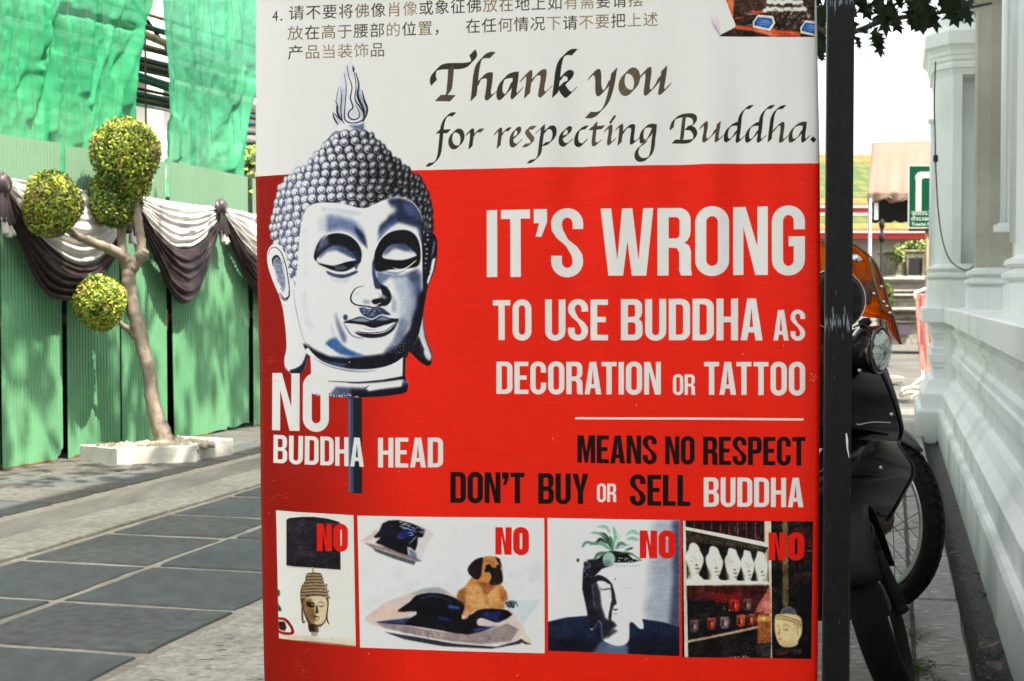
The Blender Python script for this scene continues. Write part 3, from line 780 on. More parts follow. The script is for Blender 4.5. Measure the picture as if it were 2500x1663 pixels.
    P.line(F([(1048, 250), (1090, 165), (1165, 92), (1255, 62), (1340, 66), (1408, 110), (1444, 195), (1456, 300), (1454, 430), (1450, 560), (1440, 700)]), [8, 9, 10, 12, 13, 14, 12, 10, 9, 8, 6], (232, 232, 228))
    # nose
    P.fill(F([(1030, 330), (1046, 420), (1060, 500), (1110, 560), (1165, 590), (1110, 600), (1050, 600), (1030, 520), (1015, 430)]), (58, 68, 98), 7, .95, sm=2)
    P.line(F([(1000, 330), (1015, 400), (1025, 480)]), 6, (232, 232, 228), 2)
    P.fill(F([(1090, 575), (1150, 590), (1185, 640), (1190, 700), (1150, 750), (1080, 752), (1030, 735), (1020, 700), (1090, 680), (1110, 640)]), (34, 36, 48), 7, sm=3)
    P.fill(F([(1080, 640), (1120, 650), (1160, 690), (1120, 690), (1080, 680)]), (180, 184, 192), 9, .8)
    P.line(F([(948, 575), (880, 596), (840, 650), (835, 705), (870, 740), (930, 752), (990, 760), (1040, 768), (1100, 752)]), [3, 8, 13, 15, 12, 12, 14, 12, 8], (30, 33, 44))
    P.fill(F([(860, 640), (900, 610), (930, 640), (890, 690), (860, 710)]), (190, 196, 206), 14, .8); P.fill(F([(935, 690), (1010, 700), (1010, 745), (940, 740)]), (120, 128, 148), 14, .7)
    P.line(F([(950, 735), (1010, 745), (1060, 742), (1100, 725)]), 8, (225, 226, 226))
    P.fill(F([(905, 765), (1000, 780), (1090, 762), (1150, 800), (1190, 835), (1110, 835), (1020, 868), (940, 836)]), (62, 68, 90), 6, .95, sm=2)
    for i in range(60): P.disc(rg.uniform(930, 1090), face_y + rg.uniform(765, 840), 6, 5, rg.choice([(200, 205, 215), (30, 36, 54), (90, 110, 150)]), 1, .8)
    P.fill(F([(1180, 470), (1300, 500), (1420, 470), (1450, 640), (1430, 820), (1330, 960), (1240, 900), (1260, 720), (1220, 600)]), (150, 160, 180), 34, .75)
    P.fill(F([(1330, 480), (1450, 440), (1470, 700), (1420, 900), (1360, 900), (1390, 700)]), (64, 74, 102), 26, .85)
    P.fill(F([(1195, 640), (1240, 720), (1230, 830), (1190, 800)]), (130, 140, 162), 16, .7)
    P.fill(F([(600, 470), (760, 520), (860, 480), (800, 560), (680, 550)]), (176, 182, 196), 22, .7)
    P.fill(F([(430, 560), (470, 800), (520, 1000), (470, 1050), (420, 900), (380, 700)]), (190, 194, 202), 22, .6)
    P.fill(F([(430, 0), (480, 200), (460, 500), (400, 500), (400, 100)]), (186, 192, 206), 20, .55)
    P.fill(F([(560, -130), (800, -110), (960, -80), (900, -40), (700, -80), (580, -80)]), (160, 168, 188), 18, .6)
    # mouth
    P.fill(F([(770, 895), (850, 868), (930, 846), (1018, 880), (1100, 840), (1180, 862), (1255, 868), (1235, 910), (1130, 925), (1040, 950), (950, 925), (860, 912), (790, 905)]), (44, 48, 62), 3, sm=2)
    P.fill(F([(830, 880), (930, 856), (1010, 888), (960, 896), (880, 892)]), (150, 156, 172), 5, .9); P.fill(F([(1050, 880), (1110, 850), (1190, 870), (1130, 884)]), (150, 156, 172), 5, .8)
    P.line(F([(775, 902), (860, 896), (950, 912), (1035, 942), (1120, 908), (1200, 890), (1252, 872)]), 14, (16, 18, 24))
    P.fill(F([(785, 915), (860, 918), (950, 932), (1040, 955), (1130, 930), (1230, 895), (1190, 950), (1120, 980), (1000, 990), (900, 975), (820, 945)]), (228, 228, 224), 4, sm=2)
    P.fill(F([(860, 985), (950, 998), (1060, 995), (1160, 975), (1240, 900), (1215, 965), (1140, 1020), (1040, 1038), (940, 1030)]), (40, 44, 60), 6, sm=2)
    P.line(F([(880, 975), (960, 992), (1060, 990), (1140, 975), (1225, 905)]), 9, (24, 26, 36)); P.line(F([(900, 940), (1000, 965), (1070, 965)]), 6, (120, 126, 140), 2)
    P.line(F([(985, 995), (1060, 996), (1130, 985), (1190, 950)]), 7, (235, 236, 234))
    P.line(F([(930, 842), (1018, 872), (1100, 832), (1170, 852), (1240, 862)]), 7, (236, 235, 230))
    P.disc(785, face_y + 855, 22, 28, (60, 66, 90), 5, .9); P.line(F([(765, 900), (800, 960), (850, 1020), (940, 1045)]), 12, (80, 88, 112), 4)
    P.fill(F([(690, 790), (730, 900), (770, 980), (800, 1060), (770, 1090), (730, 1000), (700, 880)]), (72, 84, 118), 20, .85, sm=2)
    P.fill(F([(650, 880), (690, 980), (740, 1090), (700, 1080), (650, 980)]), (170, 178, 196), 10, .6)
    # jaw: blue band, dark under side
    P.fill(F([(425, 1080), (520, 1150), (640, 1200), (800, 1215), (960, 1195), (1120, 1180), (1260, 1080), (1350, 960), (1400, 800), (1430, 640), (1500, 600), (1500, 950), (1420, 1120), (1300, 1240), (1100, 1330), (850, 1335), (600, 1280), (470, 1170)]), (24, 28, 42), 14, .97)
    P.fill(F([(1280, 860), (1350, 900), (1300, 1060), (1180, 1170), (1100, 1190), (1200, 1060)]), (90, 98, 122), 22, .8)
    P.fill(F([(1330, 520), (1400, 560), (1420, 760), (1330, 940), (1260, 980), (1330, 760)]), (150, 156, 172), 24, .6)
    P.fill(F([(600, 1100), (640, 1050), (700, 1035), (740, 1080), (800, 1130), (900, 1170), (960, 1190), (850, 1205), (730, 1180), (660, 1140)]), (62, 96, 140), 17, .95, sm=2)
    P.line(F([(590, 1080), (640, 1130), (700, 1170)]), 16, (215, 220, 224), 6); P.line(F([(720, 1040), (790, 1110), (880, 1150), (960, 1170)]), 5, (220, 225, 228), 1)
    P.fill(F([(800, 1070), (1000, 1090), (1150, 1060), (1100, 1160), (950, 1180), (840, 1130)]), (224, 224, 220), 22, .9)
    P.fill(F([(480, 1190), (640, 1250), (820, 1270), (760, 1295), (600, 1260)]), (100, 122, 150), 9, .7)
    for i in range(70): P.disc(rg.uniform(1110, 1320), face_y + rg.uniform(1080, 1180), 3, 3, (200, 204, 212), 0, .6)
    P.fill(F([(1456, 0), (1500, 0), (1510, 600), (1480, 800), (1470, 700), (1462, 300)]), (20, 22, 30), 3)
    P.clip = None
    P.line(F([(490, 1200), (600, 1262), (760, 1305), (920, 1322), (1080, 1308), (1220, 1265), (1290, 1222)]), 9, (228, 229, 228), 1)
    P.line(F([(500, 1215), (610, 1278), (770, 1322), (930, 1338), (1060, 1326)]), 8, (50, 56, 76), 2)
    P.line(F([(1040, -158), (1150, -200), (1250, -215), (1350, -190), (1432, -105), (1462, -10)]), 7, (228, 228, 226), 1)
    # the stand
    P.loc(630, 880, .24237)
    P.fill([(918, 372), (1054, 374), (1055, 1337), (920, 1330)], (26, 28, 38))
    P.fill([(922, 380), (965, 380), (968, 1330), (925, 1328)], (60, 76, 112), 6, .95)
    P.fill([(918, 380), (932, 380), (934, 1330), (921, 1328)], (128, 140, 160), 2, .8)
    P.loc(630, 130, K)
    whole = np.maximum.reduce([P.mask(hair, 2), P.mask(fc, 2), P.mask(nk, 2), P.mask(el, 3), P.mask(er, 2), P.mask(outl, 4)])
    photographic(P, whole, .75, .10, 5)
    P.loc(0, 0, 1)

def pictures(P):
    rg = random.Random(33)
    # --- lamp
    P.loc(630, 1230, .27616)
    q = [(184, 57), (848, 98), (866, 1262), (210, 1190)]
    P.fill(q, (223, 221, 208)); P.clip = P.mask(q)
    P.fill([(200, 1140), (860, 1200), (870, 1270), (210, 1200)], (205, 190, 165), 20, .8)
    P.line([(210, 1196), (500, 1215), (866, 1258)], 7, (120, 80, 50), 0, taper=False)
    P.fill([(273, 140), (300, 122), (400, 112), (500, 112), (620, 128), (700, 150), (730, 165), (733, 580), (273, 543)], (46, 42, 50))
    for i in range(60):
        y = rg.uniform(130, 560); P.line([(280, y), (500, y + 8), (725, y + 22)], 2.5, rg.choice([(64, 58, 66), (34, 31, 38)]), 0, .5)
    P.line([(275, 548), (500, 562), (733, 582)], 5, (170, 165, 160), 0)
    P.line([(490, 560), (492, 610)], 14, (196, 158, 80), 0, taper=False)
    P.fill([(445, 610), (560, 610), (575, 680), (605, 740), (625, 830), (628, 900), (600, 1040), (555, 1085), (555, 1130), (470, 1120), (455, 1060), (430, 1000), (400, 900), (388, 800), (400, 720), (430, 680)], (92, 72, 52), sm=2)
    for r_ in range(8):
        y = 625 + r_ * 27
        hw = np.interp(r_, [0, 1.5, 3, 7], [55, 60, 92, 112])
        n = int(hw / 13)
        for i in range(-n, n + 1):
            x = 502 + i * hw / n + (r_ % 2) * 8 + r_ * 1.0
            if r_ > 6 and 440 < x < 590: continue
            P.disc(x, y + abs(i) * 1.2, 13, 12, (50, 38, 28)); P.disc(x - 2, y - 2 + abs(i) * 1.2, 9, 8, (222, 202, 168), 2)
    P.fill([(430, 830), (520, 808), (600, 825), (618, 900), (612, 980), (585, 1045), (540, 1065), (500, 1060), (455, 1000), (430, 930)], (208, 190, 158), 4, sm=2)
    P.fill([(425, 840), (480, 830), (500, 900), (520, 1000), (500, 1062), (440, 990), (415, 900)], (120, 92, 62), 10, .9)
    P.fill([(440, 862), (500, 868), (510, 905), (470, 910), (440, 895)], (30, 24, 20), 5); P.line([(535, 870), (560, 862), (590, 880)], 6, (60, 48, 38)); P.line([(540, 895), (565, 905), (590, 892)], 8, (40, 32, 26))
    P.line([(470, 880), (500, 890)], 5, (220, 200, 165)); P.fill([(518, 890), (530, 900), (540, 960), (515, 965)], (50, 40, 32), 4); P.line([(495, 1000), (525, 992), (548, 1004)], 9, (40, 30, 24)); P.line([(500, 1020), (525, 1022), (545, 1016)], 5, (60, 46, 34))
    P.line([(402, 870), (405, 960), (412, 1040), (430, 1030)], 16, (80, 62, 44)); P.line([(625, 880), (612, 1000), (630, 1060)], 14, (60, 48, 36))
    P.fill([(455, 1050), (560, 1070), (560, 1125), (500, 1135), (460, 1120)], (110, 84, 58), 4); P.fill([(455, 1050), (510, 1060), (510, 1130), (460, 1120)], (40, 30, 24), 6, .8)
    P.fill([(420, 1110), (460, 1100), (460, 1150), (430, 1150)], (240, 240, 236), 5, .8); P.fill([(535, 1080), (590, 1085), (590, 1130), (540, 1135)], (236, 234, 226), 5, .8)
    P.fill([(478, 1125), (535, 1128), (532, 1165), (482, 1162)], (150, 140, 130), 3, .8)
    P.line([(205, 1015), (260, 1020), (300, 1060), (325, 1110), (320, 1140), (260, 1145), (205, 1130)], 26, (150, 44, 40), 0, taper=False); P.fill([(205, 1040), (260, 1040), (275, 1090), (260, 1125), (210, 1110)], (60, 30, 34), 4)
    P.disc(205, 790, 16, 30, (50, 90, 40), 3); P.fill([(200, 870), (232, 930), (230, 950), (200, 948)], (40, 80, 50), 2)
    P.clip = None
    # --- dog on a cushion
    P.loc(870, 1230, .23594)
    q = [(15, 118), (1940, 152), (1945, 1553), (40, 1485)]
    P.fill(q, (224, 224, 221)); P.clip = P.mask(q)
    P.fill([(20, 640), (1940, 600), (1940, 1000), (600, 1100), (20, 1100)], (214, 216, 217), 60, .7)
    P.fill([(160, 440), (400, 520), (620, 590), (600, 630), (380, 560), (200, 490)], (80, 82, 88), 8, .9)
    P.fill([(42, 385), (120, 330), (220, 230), (300, 158), (420, 160), (560, 195), (700, 230), (815, 300), (760, 380), (710, 470), (690, 590), (640, 590), (500, 540), (300, 470), (150, 440), (80, 410)], (214, 206, 200), 2)
    P.fill([(42, 385), (250, 350), (260, 300), (200, 260), (130, 330)], (206, 180, 168), 8, .9)
    P.fill([(90, 400), (300, 440), (500, 500), (690, 590), (640, 596), (480, 545), (300, 480), (150, 445)], (140, 126, 122), 3)
    P.fill([(185, 335), (240, 280), (275, 200), (340, 170), (440, 165), (560, 195), (640, 225), (722, 270), (690, 340), (640, 345), (635, 420), (610, 485), (570, 450), (530, 440), (540, 530), (420, 490), (280, 430), (200, 400), (260, 345), (200, 350)], (24, 24, 36), 2)
    P.fill([(430, 300), (560, 250), (620, 290), (580, 350), (500, 350), (440, 345)], (40, 52, 120), 12, .9)
    for i in range(40):
        x = rg.uniform(440, 715); y = 175 + (x - 440) * .28 + rg.uniform(0, 60); P.line([(x, y), (x + 18, y + 8), (x + 34, y + 4)], 5, (200, 206, 220), 0, .9)
    P.line([(460, 240), (520, 250), (600, 275)], 12, (160, 170, 215), 3); P.line([(530, 300), (570, 292), (590, 318), (550, 322)], 7, (190, 196, 226), 0); P.line([(440, 320), (440, 345), (490, 350)], 10, (110, 125, 190), 3); P.line([(540, 420), (600, 360), (630, 330)], 14, (150, 150, 170), 5)
    P.fill([(540, 450), (620, 500), (640, 580), (560, 540)], (70, 90, 130), 10, .7)
    P.fill([(280, 1320), (600, 1370), (1000, 1440), (1450, 1480), (1720, 1400), (1700, 1450), (1400, 1500), (900, 1470), (500, 1400)], (58, 60, 66), 6)
    P.fill([(1600, 1000), (1917, 992), (1850, 1090), (1760, 1200), (1700, 1300), (1500, 1200)], (196, 206, 208), 5)
    P.fill([(85, 1190), (150, 1130), (300, 1020), (450, 960), (620, 900), (740, 865), (860, 862), (1000, 930), (1200, 990), (1480, 1060), (1640, 1160), (1710, 1290), (1718, 1360), (1640, 1430), (1400, 1460), (1100, 1440), (700, 1370), (300, 1290), (120, 1230)], (206, 190, 184), 2, sm=2)
    P.fill([(560, 930), (700, 870), (860, 862), (960, 920), (760, 930)], (140, 156, 156), 12, .7)
    P.fill([(100, 1190), (400, 1240), (600, 1100), (350, 1020), (200, 1110)], (214, 184, 170), 20, .8)
    P.fill([(200, 1225), (520, 1260), (800, 1310), (1100, 1350), (1400, 1300), (1560, 1240), (1680, 1300), (1600, 1420), (1300, 1450), (1000, 1420), (600, 1350), (300, 1285)], (150, 136, 136), 6)
    for i in range(30):
        x = rg.uniform(380, 1560); y = 1275 + (x - 380) * .09; P.line([(x, y), (x + rg.uniform(20, 60), y + rg.uniform(40, 90))], 9, rg.choice([(100, 88, 92), (188, 172, 168)]), 4, .7)
    P.fill([(430, 1100), (560, 1010), (620, 945), (760, 918), (900, 930), (1010, 965), (1100, 1010), (1145, 1060), (1180, 1150), (1250, 1100), (1340, 1080), (1500, 1090), (1620, 1140), (1480, 1225), (1400, 1215), (1300, 1180), (1250, 1200), (1260, 1260), (1400, 1280), (1150, 1350), (900, 1310), (560, 1255), (200, 1222), (560, 1180), (630, 1110), (480, 1115)], (20, 20, 30), 3, sm=2)
    P.fill([(950, 1040), (1060, 1060), (1080, 1090), (960, 1080)], (80, 110, 190), 10, .95); P.fill([(820, 1150), (1000, 1190), (960, 1210), (860, 1190)], (48, 60, 130), 10, .9); P.fill([(1300, 1130), (1500, 1110), (1470, 1220), (1350, 1180)], (44, 54, 110), 12, .9)
    P.fill([(200, 1218), (420, 1200), (560, 1170), (500, 1240), (320, 1235)], (66, 90, 140), 10, .8); P.fill([(1180, 1300), (1420, 1265), (1480, 1270), (1250, 1320)], (70, 96, 150), 10, .9)
    P.line([(620, 1000), (760, 950), (900, 970), (1000, 1020)], 16, (60, 64, 84), 8)
    for i in range(14): P.line([(1530 + i * 9, 1010 + (i % 3) * 4), (1560 + i * 8, 1040 + (i % 4) * 12), (1600 + i * 5, 1070)], 7, rg.choice([(24, 26, 36), (170, 190, 205)]), 0)
    P.fill([(1520, 1020), (1600, 1000), (1660, 1020), (1620, 1080), (1560, 1080)], (30, 36, 50), 5, .6)
    dog = [(1100, 1130), (1120, 1060), (1105, 990), (1040, 980), (1060, 900), (1120, 860), (1160, 800), (1190, 760), (1240, 620), (1290, 560), (1380, 542), (1460, 560), (1500, 640), (1515, 780), (1500, 840), (1545, 900), (1565, 990), (1520, 1020), (1540, 1080), (1480, 1090), (1340, 1080), (1250, 1100), (1180, 1130), (1150, 1180), (1100, 1190), (1090, 1160)]
    P.fill(dog, (192, 136, 84), 2, sm=2)
    P.fill([(1160, 850), (1300, 830), (1420, 870), (1470, 1000), (1380, 1080), (1200, 1070), (1130, 980)], (214, 168, 118), 18, .8)
    P.fill([(1040, 980), (1060, 900), (1120, 870), (1130, 980), (1120, 1060)], (140, 88, 50), 12, .7); P.fill([(1480, 880), (1545, 900), (1560, 1000), (1500, 1010), (1470, 930)], (146, 92, 52), 10, .7)
    P.fill([(1240, 800), (1300, 880), (1330, 960), (1400, 900), (1440, 860), (1380, 820)], (140, 84, 46), 14, .8); P.fill([(1320, 960), (1370, 980), (1380, 1060), (1330, 1060)], (176, 120, 74), 14, .7)
    P.fill([(1310, 560), (1250, 568), (1190, 610), (1150, 680), (1180, 740), (1250, 785), (1290, 740), (1300, 640)], (38, 28, 26), 3, sm=2)
    P.fill([(1430, 550), (1480, 570), (1502, 650), (1470, 620)], (44, 32, 28), 3)
    P.fill([(1330, 650), (1380, 625), (1400, 660), (1470, 670), (1500, 700), (1512, 800), (1480, 830), (1420, 850), (1370, 820), (1400, 760), (1370, 700)], (30, 24, 24), 4, sm=2)
    P.disc(1350, 690, 28, 20, (30, 24, 22), 3); P.disc(1468, 655, 26, 24, (24, 20, 20), 3); P.line([(1330, 600), (1370, 590), (1400, 620), (1430, 660)], 10, (160, 100, 58), 3)
    for i in range(220):
        x, y = rg.uniform(1110, 1540), rg.uniform(800, 1080)
        P.line([(x, y), (x + rg.uniform(-8, 8), y + 22)], 4, rg.choice([(120, 70, 36), (160, 100, 56), (238, 206, 164)]), 1, .5)
    P.fill([(1095, 1150), (1140, 1100), (1180, 1120), (1150, 1180), (1095, 1190)], (214, 160, 130), 3); P.disc(1110, 1170, 16, 14, (232, 214, 200), 2)
    P.line([(1560, 1090), (1640, 1170), (1710, 1270), (1730, 1350), (1780, 1430)], [10, 20, 30, 50, 60], (222, 196, 176), 2); P.fill([(1700, 1400), (1760, 1440), (1820, 1462), (1740, 1455), (1680, 1420)], (70, 50, 44), 2)
    P.clip = None
    # --- planter head
    P.loc(1320, 1230, .24879)
    q = [(62, 142), (1367, 160), (1362, 1493), (70, 1447)]
    P.fill(q, (222, 222, 219)); P.clip = P.mask(q)
    P.fill([(1100, 150), (1367, 150), (1367, 1220), (1200, 1200), (1020, 1180), (1050, 700)], (150, 156, 170), 60, .8)
    P.fill([(1290, 150), (1380, 150), (1380, 1240), (1260, 1200), (1300, 700)], (70, 78, 98), 30, .9)
    P.fill([(60, 1165), (250, 1120), (450, 1103), (700, 1095), (1000, 1130), (1200, 1160), (1370, 1210), (1370, 1500), (60, 1500)], (34, 46, 70), 3)
    P.fill([(60, 1300), (500, 1350), (1370, 1300), (1370, 1500), (60, 1500)], (20, 24, 40), 50, .8)
    P.fill([(590, 1350), (860, 1380), (860, 1500), (480, 1500)], (110, 124, 150), 20, .8)
    P.fill([(415, 640), (440, 570), (520, 555), (700, 600), (960, 580), (1015, 640), (1015, 900), (985, 1060), (1008, 1180), (1005, 1228), (960, 1220), (905, 1165), (870, 1180), (868, 1330), (820, 1385), (740, 1395), (660, 1370), (600, 1330), (590, 1200), (560, 1150), (520, 1230), (480, 1230), (455, 1060), (410, 850), (410, 760), (440, 720)], (224, 224, 220), 2, sm=2)
    P.fill([(415, 640), (440, 570), (600, 560), (720, 600), (600, 640), (520, 720), (500, 800), (520, 1000), (600, 1140), (560, 1150), (520, 1230), (470, 1230), (450, 1050), (405, 840), (410, 700)], (30, 32, 42), 7, .97)
    P.fill([(500, 740), (560, 700), (640, 730), (700, 790), (730, 900), (730, 960), (690, 960), (690, 850), (640, 770), (560, 760), (500, 800)], (34, 36, 46), 7, .97, sm=2)
    P.fill([(500, 800), (540, 760), (580, 850), (600, 1000), (640, 1130), (720, 1160), (750, 1200), (690, 1240), (640, 1320), (600, 1340), (590, 1180), (540, 1100), (510, 950)], (40, 42, 54), 14, .93)
    P.fill([(560, 830), (600, 780), (680, 790), (690, 850), (620, 860)], (215, 215, 214), 8); P.line([(560, 820), (610, 845), (680, 835), (690, 860)], 10, (30, 30, 40), 1)
    P.fill([(600, 880), (680, 870), (700, 1000), (690, 1120), (640, 1120), (600, 1000)], (222, 222, 220), 16, .95)
    P.fill([(690, 960), (740, 940), (745, 985), (720, 1000), (700, 1050), (690, 1150), (720, 1190), (690, 1200), (660, 1120)], (40, 42, 52), 8, .95)
    P.line([(705, 1035), (730, 1042), (755, 1036)], 14, (40, 40, 50), 1); P.line([(710, 1080), (735, 1082), (755, 1076)], 8, (90, 92, 102), 2); P.disc(730, 740, 6, 9, (40, 40, 40))
    P.line([(800, 820), (840, 832), (880, 820)], 8, (170, 172, 172), 4); P.fill([(670, 1240), (720, 1230), (760, 1250), (700, 1290), (650, 1330), (640, 1290)], (50, 54, 66), 12, .8)
    for i in range(14):
        for a in range(3): P.disc(430 + a * 26 + rg.uniform(-5, 5), 580 + i * 12, 11, 9, rg.choice([(20, 20, 26), (90, 94, 104), (30, 32, 40)]), 2)
    P.fill([(440, 555), (560, 540), (640, 475), (700, 460), (900, 490), (990, 555), (900, 575), (700, 580), (520, 590)], (30, 32, 34), 3)
    P.fill([(860, 500), (930, 500), (985, 560), (900, 540)], (225, 226, 222), 5)
    for i in range(26): P.disc(rg.uniform(755, 900), rg.uniform(530, 570), 8, 5, rg.choice([(20, 20, 22), (190, 194, 194), (60, 64, 66)]))
    for i in range(9): P.disc(740 + i * 27, 606 + (i % 2) * 6, 6, 8, (130, 132, 134), 2)
    P.disc(668, 545, 62, 72, (158, 182, 170), 6); P.disc(650, 580, 40, 34, (96, 124, 116), 12, .8)
    lf = [((715, 460), (735, 330), (715, 235), 34, (110, 160, 130)), ((700, 450), (640, 330), (585, 295), 44, (44, 78, 60)), ((690, 460), (590, 390), (480, 400), 36, (110, 150, 130)), ((560, 400), (450, 380), (408, 425), 26, (90, 120, 104)), ((650, 390), (590, 350), (550, 375), 30, (40, 66, 54)), ((640, 330), (560, 290), (495, 290), 24, (120, 160, 138)), ((680, 290), (640, 230), (560, 225), 30, (140, 176, 156)),
          ((740, 300), (770, 320), (720, 420), 30, (170, 205, 180)), ((840, 305), (900, 270), (960, 300), 36, (130, 182, 152)), ((845, 350), (900, 340), (955, 355), 34, (130, 170, 158)), ((730, 450), (810, 420), (870, 400), 22, (150, 180, 168)), ((830, 455), (880, 440), (900, 430), 20, (50, 78, 66)), ((760, 490), (860, 480), (985, 555), 16, (80, 130, 80)), ((740, 440), (780, 390), (830, 400), 34, (90, 112, 112)), ((520, 555), (560, 500), (640, 480), 34, (70, 110, 90)), ((700, 450), (690, 380), (680, 330), 40, (70, 110, 84))]
    for a, b, c_, w, col in lf:
        P.line([a, b, c_], w, col, 1); P.line([a, b, c_], w * .3, tuple(min(255, v + 45) for v in col), 3, .7)
    P.disc(362, 558, 12, 18, (40, 38, 40), 4)
    P.clip = None
    # --- shelf
    P.loc(1650, 1240, .24879)
    q = [(62, 125), (1345, 128), (1328, 1478), (62, 1462)]
    P.fill(q, (20, 17, 18)); P.clip = P.mask(q)
    P.fill([(95, 130), (870, 130), (870, 330), (95, 180)], (60, 22, 18))
    for i in range(9):
        x = 110 + i * 86
        P.fill([(x, 130), (x + 62, 130), (x + 62, 240 + i * 12), (x, 150 + i * 14)], rg.choice([(24, 20, 24), (34, 26, 26)])); P.line([(x + 66, 130), (x + 68, 220 + i * 12)], 9, (150, 60, 44), 0); P.line([(x + 40, 150), (x + 42, 190 + i * 10)], 4, (190, 150, 130), 1, .6)
    P.fill([(98, 215), (905, 385), (905, 440), (98, 420)], (64, 58, 46), 8); P.fill([(98, 330), (905, 420), (905, 760), (98, 720)], (26, 22, 20), 5)
    P.fill([(68, 180), (905, 340), (905, 385), (98, 218), (68, 210)], (226, 222, 206))
    P.fill([(68, 125), (95, 125), (122, 1465), (85, 1465)], (205, 200, 186)); P.fill([(870, 128), (935, 128), (945, 1480), (925, 1480), (905, 380), (872, 350)], (210, 200, 176))
    P.fill([(850, 470), (905, 390), (905, 750), (870, 740)], (190, 180, 156), 3)
    for i, (hx, hy, w) in enumerate([(185, 500, 88), (380, 530, 84), (560, 545, 80), (705, 560, 66), (835, 565, 64)]):
        P.fill([(hx - w * .9, hy + 220), (hx - w * .5, hy + 150), (hx - w * .9, hy + 40), (hx - w * 1.05, hy - 40), (hx - w * .7, hy - 90), (hx - w * .55, hy - 145), (hx - w * .1, hy - 160 + i * 6), (hx + w * .4, hy - 130), (hx + w * .6, hy - 80), (hx + w, hy - 10), (hx + w * .9, hy + 60), (hx + w * .55, hy + 130), (hx + w * .5, hy + 160), (hx + w * 1.0, hy + 200), (hx + w, hy + 240)], (228, 225, 212), 1, sm=2)
        P.line([(hx - w * .5, hy - 5), (hx - w * .15, hy - 22), (hx + w * .12, hy + 5), (hx + w * .22, hy + 62)], 5, (150, 144, 130), 1); P.line([(hx - w * .5, hy + 18), (hx - w * .2, hy + 24)], 5, (120, 114, 102), 1); P.line([(hx + w * .45, hy + 5), (hx + w * .7, hy)], 4, (150, 144, 130), 1)
        P.line([(hx - w * .02, hy + 95), (hx + w * .3, hy + 98), (hx + w * .55, hy + 92)], 11, (90, 80, 70), 1); P.disc(hx + w * .2, hy + 62, 15, 7, (80, 72, 62), 2); P.fill([(hx - w * .8, hy + 40), (hx - w * .4, hy + 110), (hx - w * .3, hy + 200), (hx - w * .8, hy + 200)], (160, 150, 132), 12, .6)
        P.line([(hx + w * .1, hy + 140), (hx + w * .5, hy + 128)], 8, (110, 100, 88), 4)
    P.fill([(98, 700), (900, 720), (930, 755), (108, 765)], (230, 226, 212)); P.fill([(110, 765), (925, 755), (800, 1000), (440, 930), (110, 900)], (70, 22, 20), 10); P.fill([(380, 850), (620, 830), (660, 980), (420, 990)], (150, 30, 22), 30, .8); P.fill([(925, 760), (940, 1040), (830, 1040), (780, 1000)], (170, 104, 90), 8)
    for i, (x, y, c_) in enumerate([(180, 1150, (90, 72, 76)), (350, 1130, (150, 62, 44)), (480, 1120, (120, 104, 108)), (640, 1100, (196, 84, 52)), (735, 1090, (120, 42, 32)), (815, 1060, (110, 40, 30)), (580, 950, (176, 40, 28)), (700, 945, (90, 74, 66)), (470, 970, (30, 24, 26))]):
        P.fill([(x - 46, y - 50), (x + 46, y - 50), (x + 40, y + 50), (x + 22, y + 66), (x - 22, y + 66), (x - 40, y + 50)], c_, 4, .9); P.line([(x - 40, y - 48), (x, y - 44), (x + 40, y - 48)], 7, (190, 160, 150), 1, .7); P.disc(x + 4, y + 12, 14, 26, (230, 170, 130), 8, .55)
        P.fill([(x - 30, y - 20), (x - 8, y - 20), (x - 10, y + 40), (x - 28, y + 40)], (24, 16, 18), 6, .8)
    P.line([(120, 1310), (450, 1245), (800, 1170)], 26, (186, 160, 136), 1, taper=False); P.fill([(125, 1340), (900, 1230), (930, 1480), (125, 1480)], (30, 22, 20), 10, .7)
    P.fill([(1045, 130), (1100, 130), (1105, 960), (1045, 970)], (108, 92, 62), 3)
    for i in range(80):
        x, y = rg.uniform(960, 1325), rg.uniform(150, 1000); P.line([(x, y), (x + rg.uniform(8, 40), y)], rg.uniform(2, 10), rg.choice([(60, 40, 34), (90, 60, 50), (40, 44, 50), (14, 12, 14)]), 2, .6)
    P.fill([(1150, 190), (1340, 180), (1335, 380), (1150, 350)], (80, 40, 34), 12, .8); P.fill([(1160, 640), (1335, 620), (1335, 740), (1160, 740)], (84, 48, 34), 14, .6); P.line([(1260, 412), (1340, 420)], 8, (200, 180, 150), 1)
    P.fill([(800, 1070), (830, 1045), (900, 1040), (935, 1060), (935, 1330), (800, 1340)], (150, 96, 54), 4); P.fill([(800, 1070), (850, 1060), (930, 1070), (930, 1110), (800, 1110)], (222, 160, 92), 12, .8); P.disc(866, 1085, 12, 16, (250, 220, 170), 4); P.fill([(780, 1330), (940, 1320), (930, 1460), (800, 1460)], (60, 56, 60), 6, .9)
    P.fill([(975, 1060), (1000, 1040), (1030, 1035), (1045, 985), (1105, 968), (1160, 990), (1180, 1040), (1225, 1070), (1240, 1130), (1235, 1230), (1200, 1300), (1190, 1345), (1110, 1368), (1040, 1360), (1000, 1310), (975, 1230), (968, 1140)], (226, 196, 148), 2, sm=2)
    P.fill([(1028, 1040), (1048, 985), (1105, 968), (1160, 990), (1185, 1045), (1100, 1035)], (92, 96, 106), 4); 
    for r_ in range(4): P.line([(1040, 1040 - r_ * 17), (1105, 1030 - r_ * 17), (1170, 1042 - r_ * 17)], 4, (50, 52, 60), 0)
    for r_ in range(5):
        for i in range(12): 
            x = 985 + i * 22 + (r_ % 2) * 10; y = 1052 + r_ * 13 + (i * i) * .55
            if x < 1235 and (x > 1140 or r_ < 4): P.disc(x, y, 6, 5, (96, 72, 50))
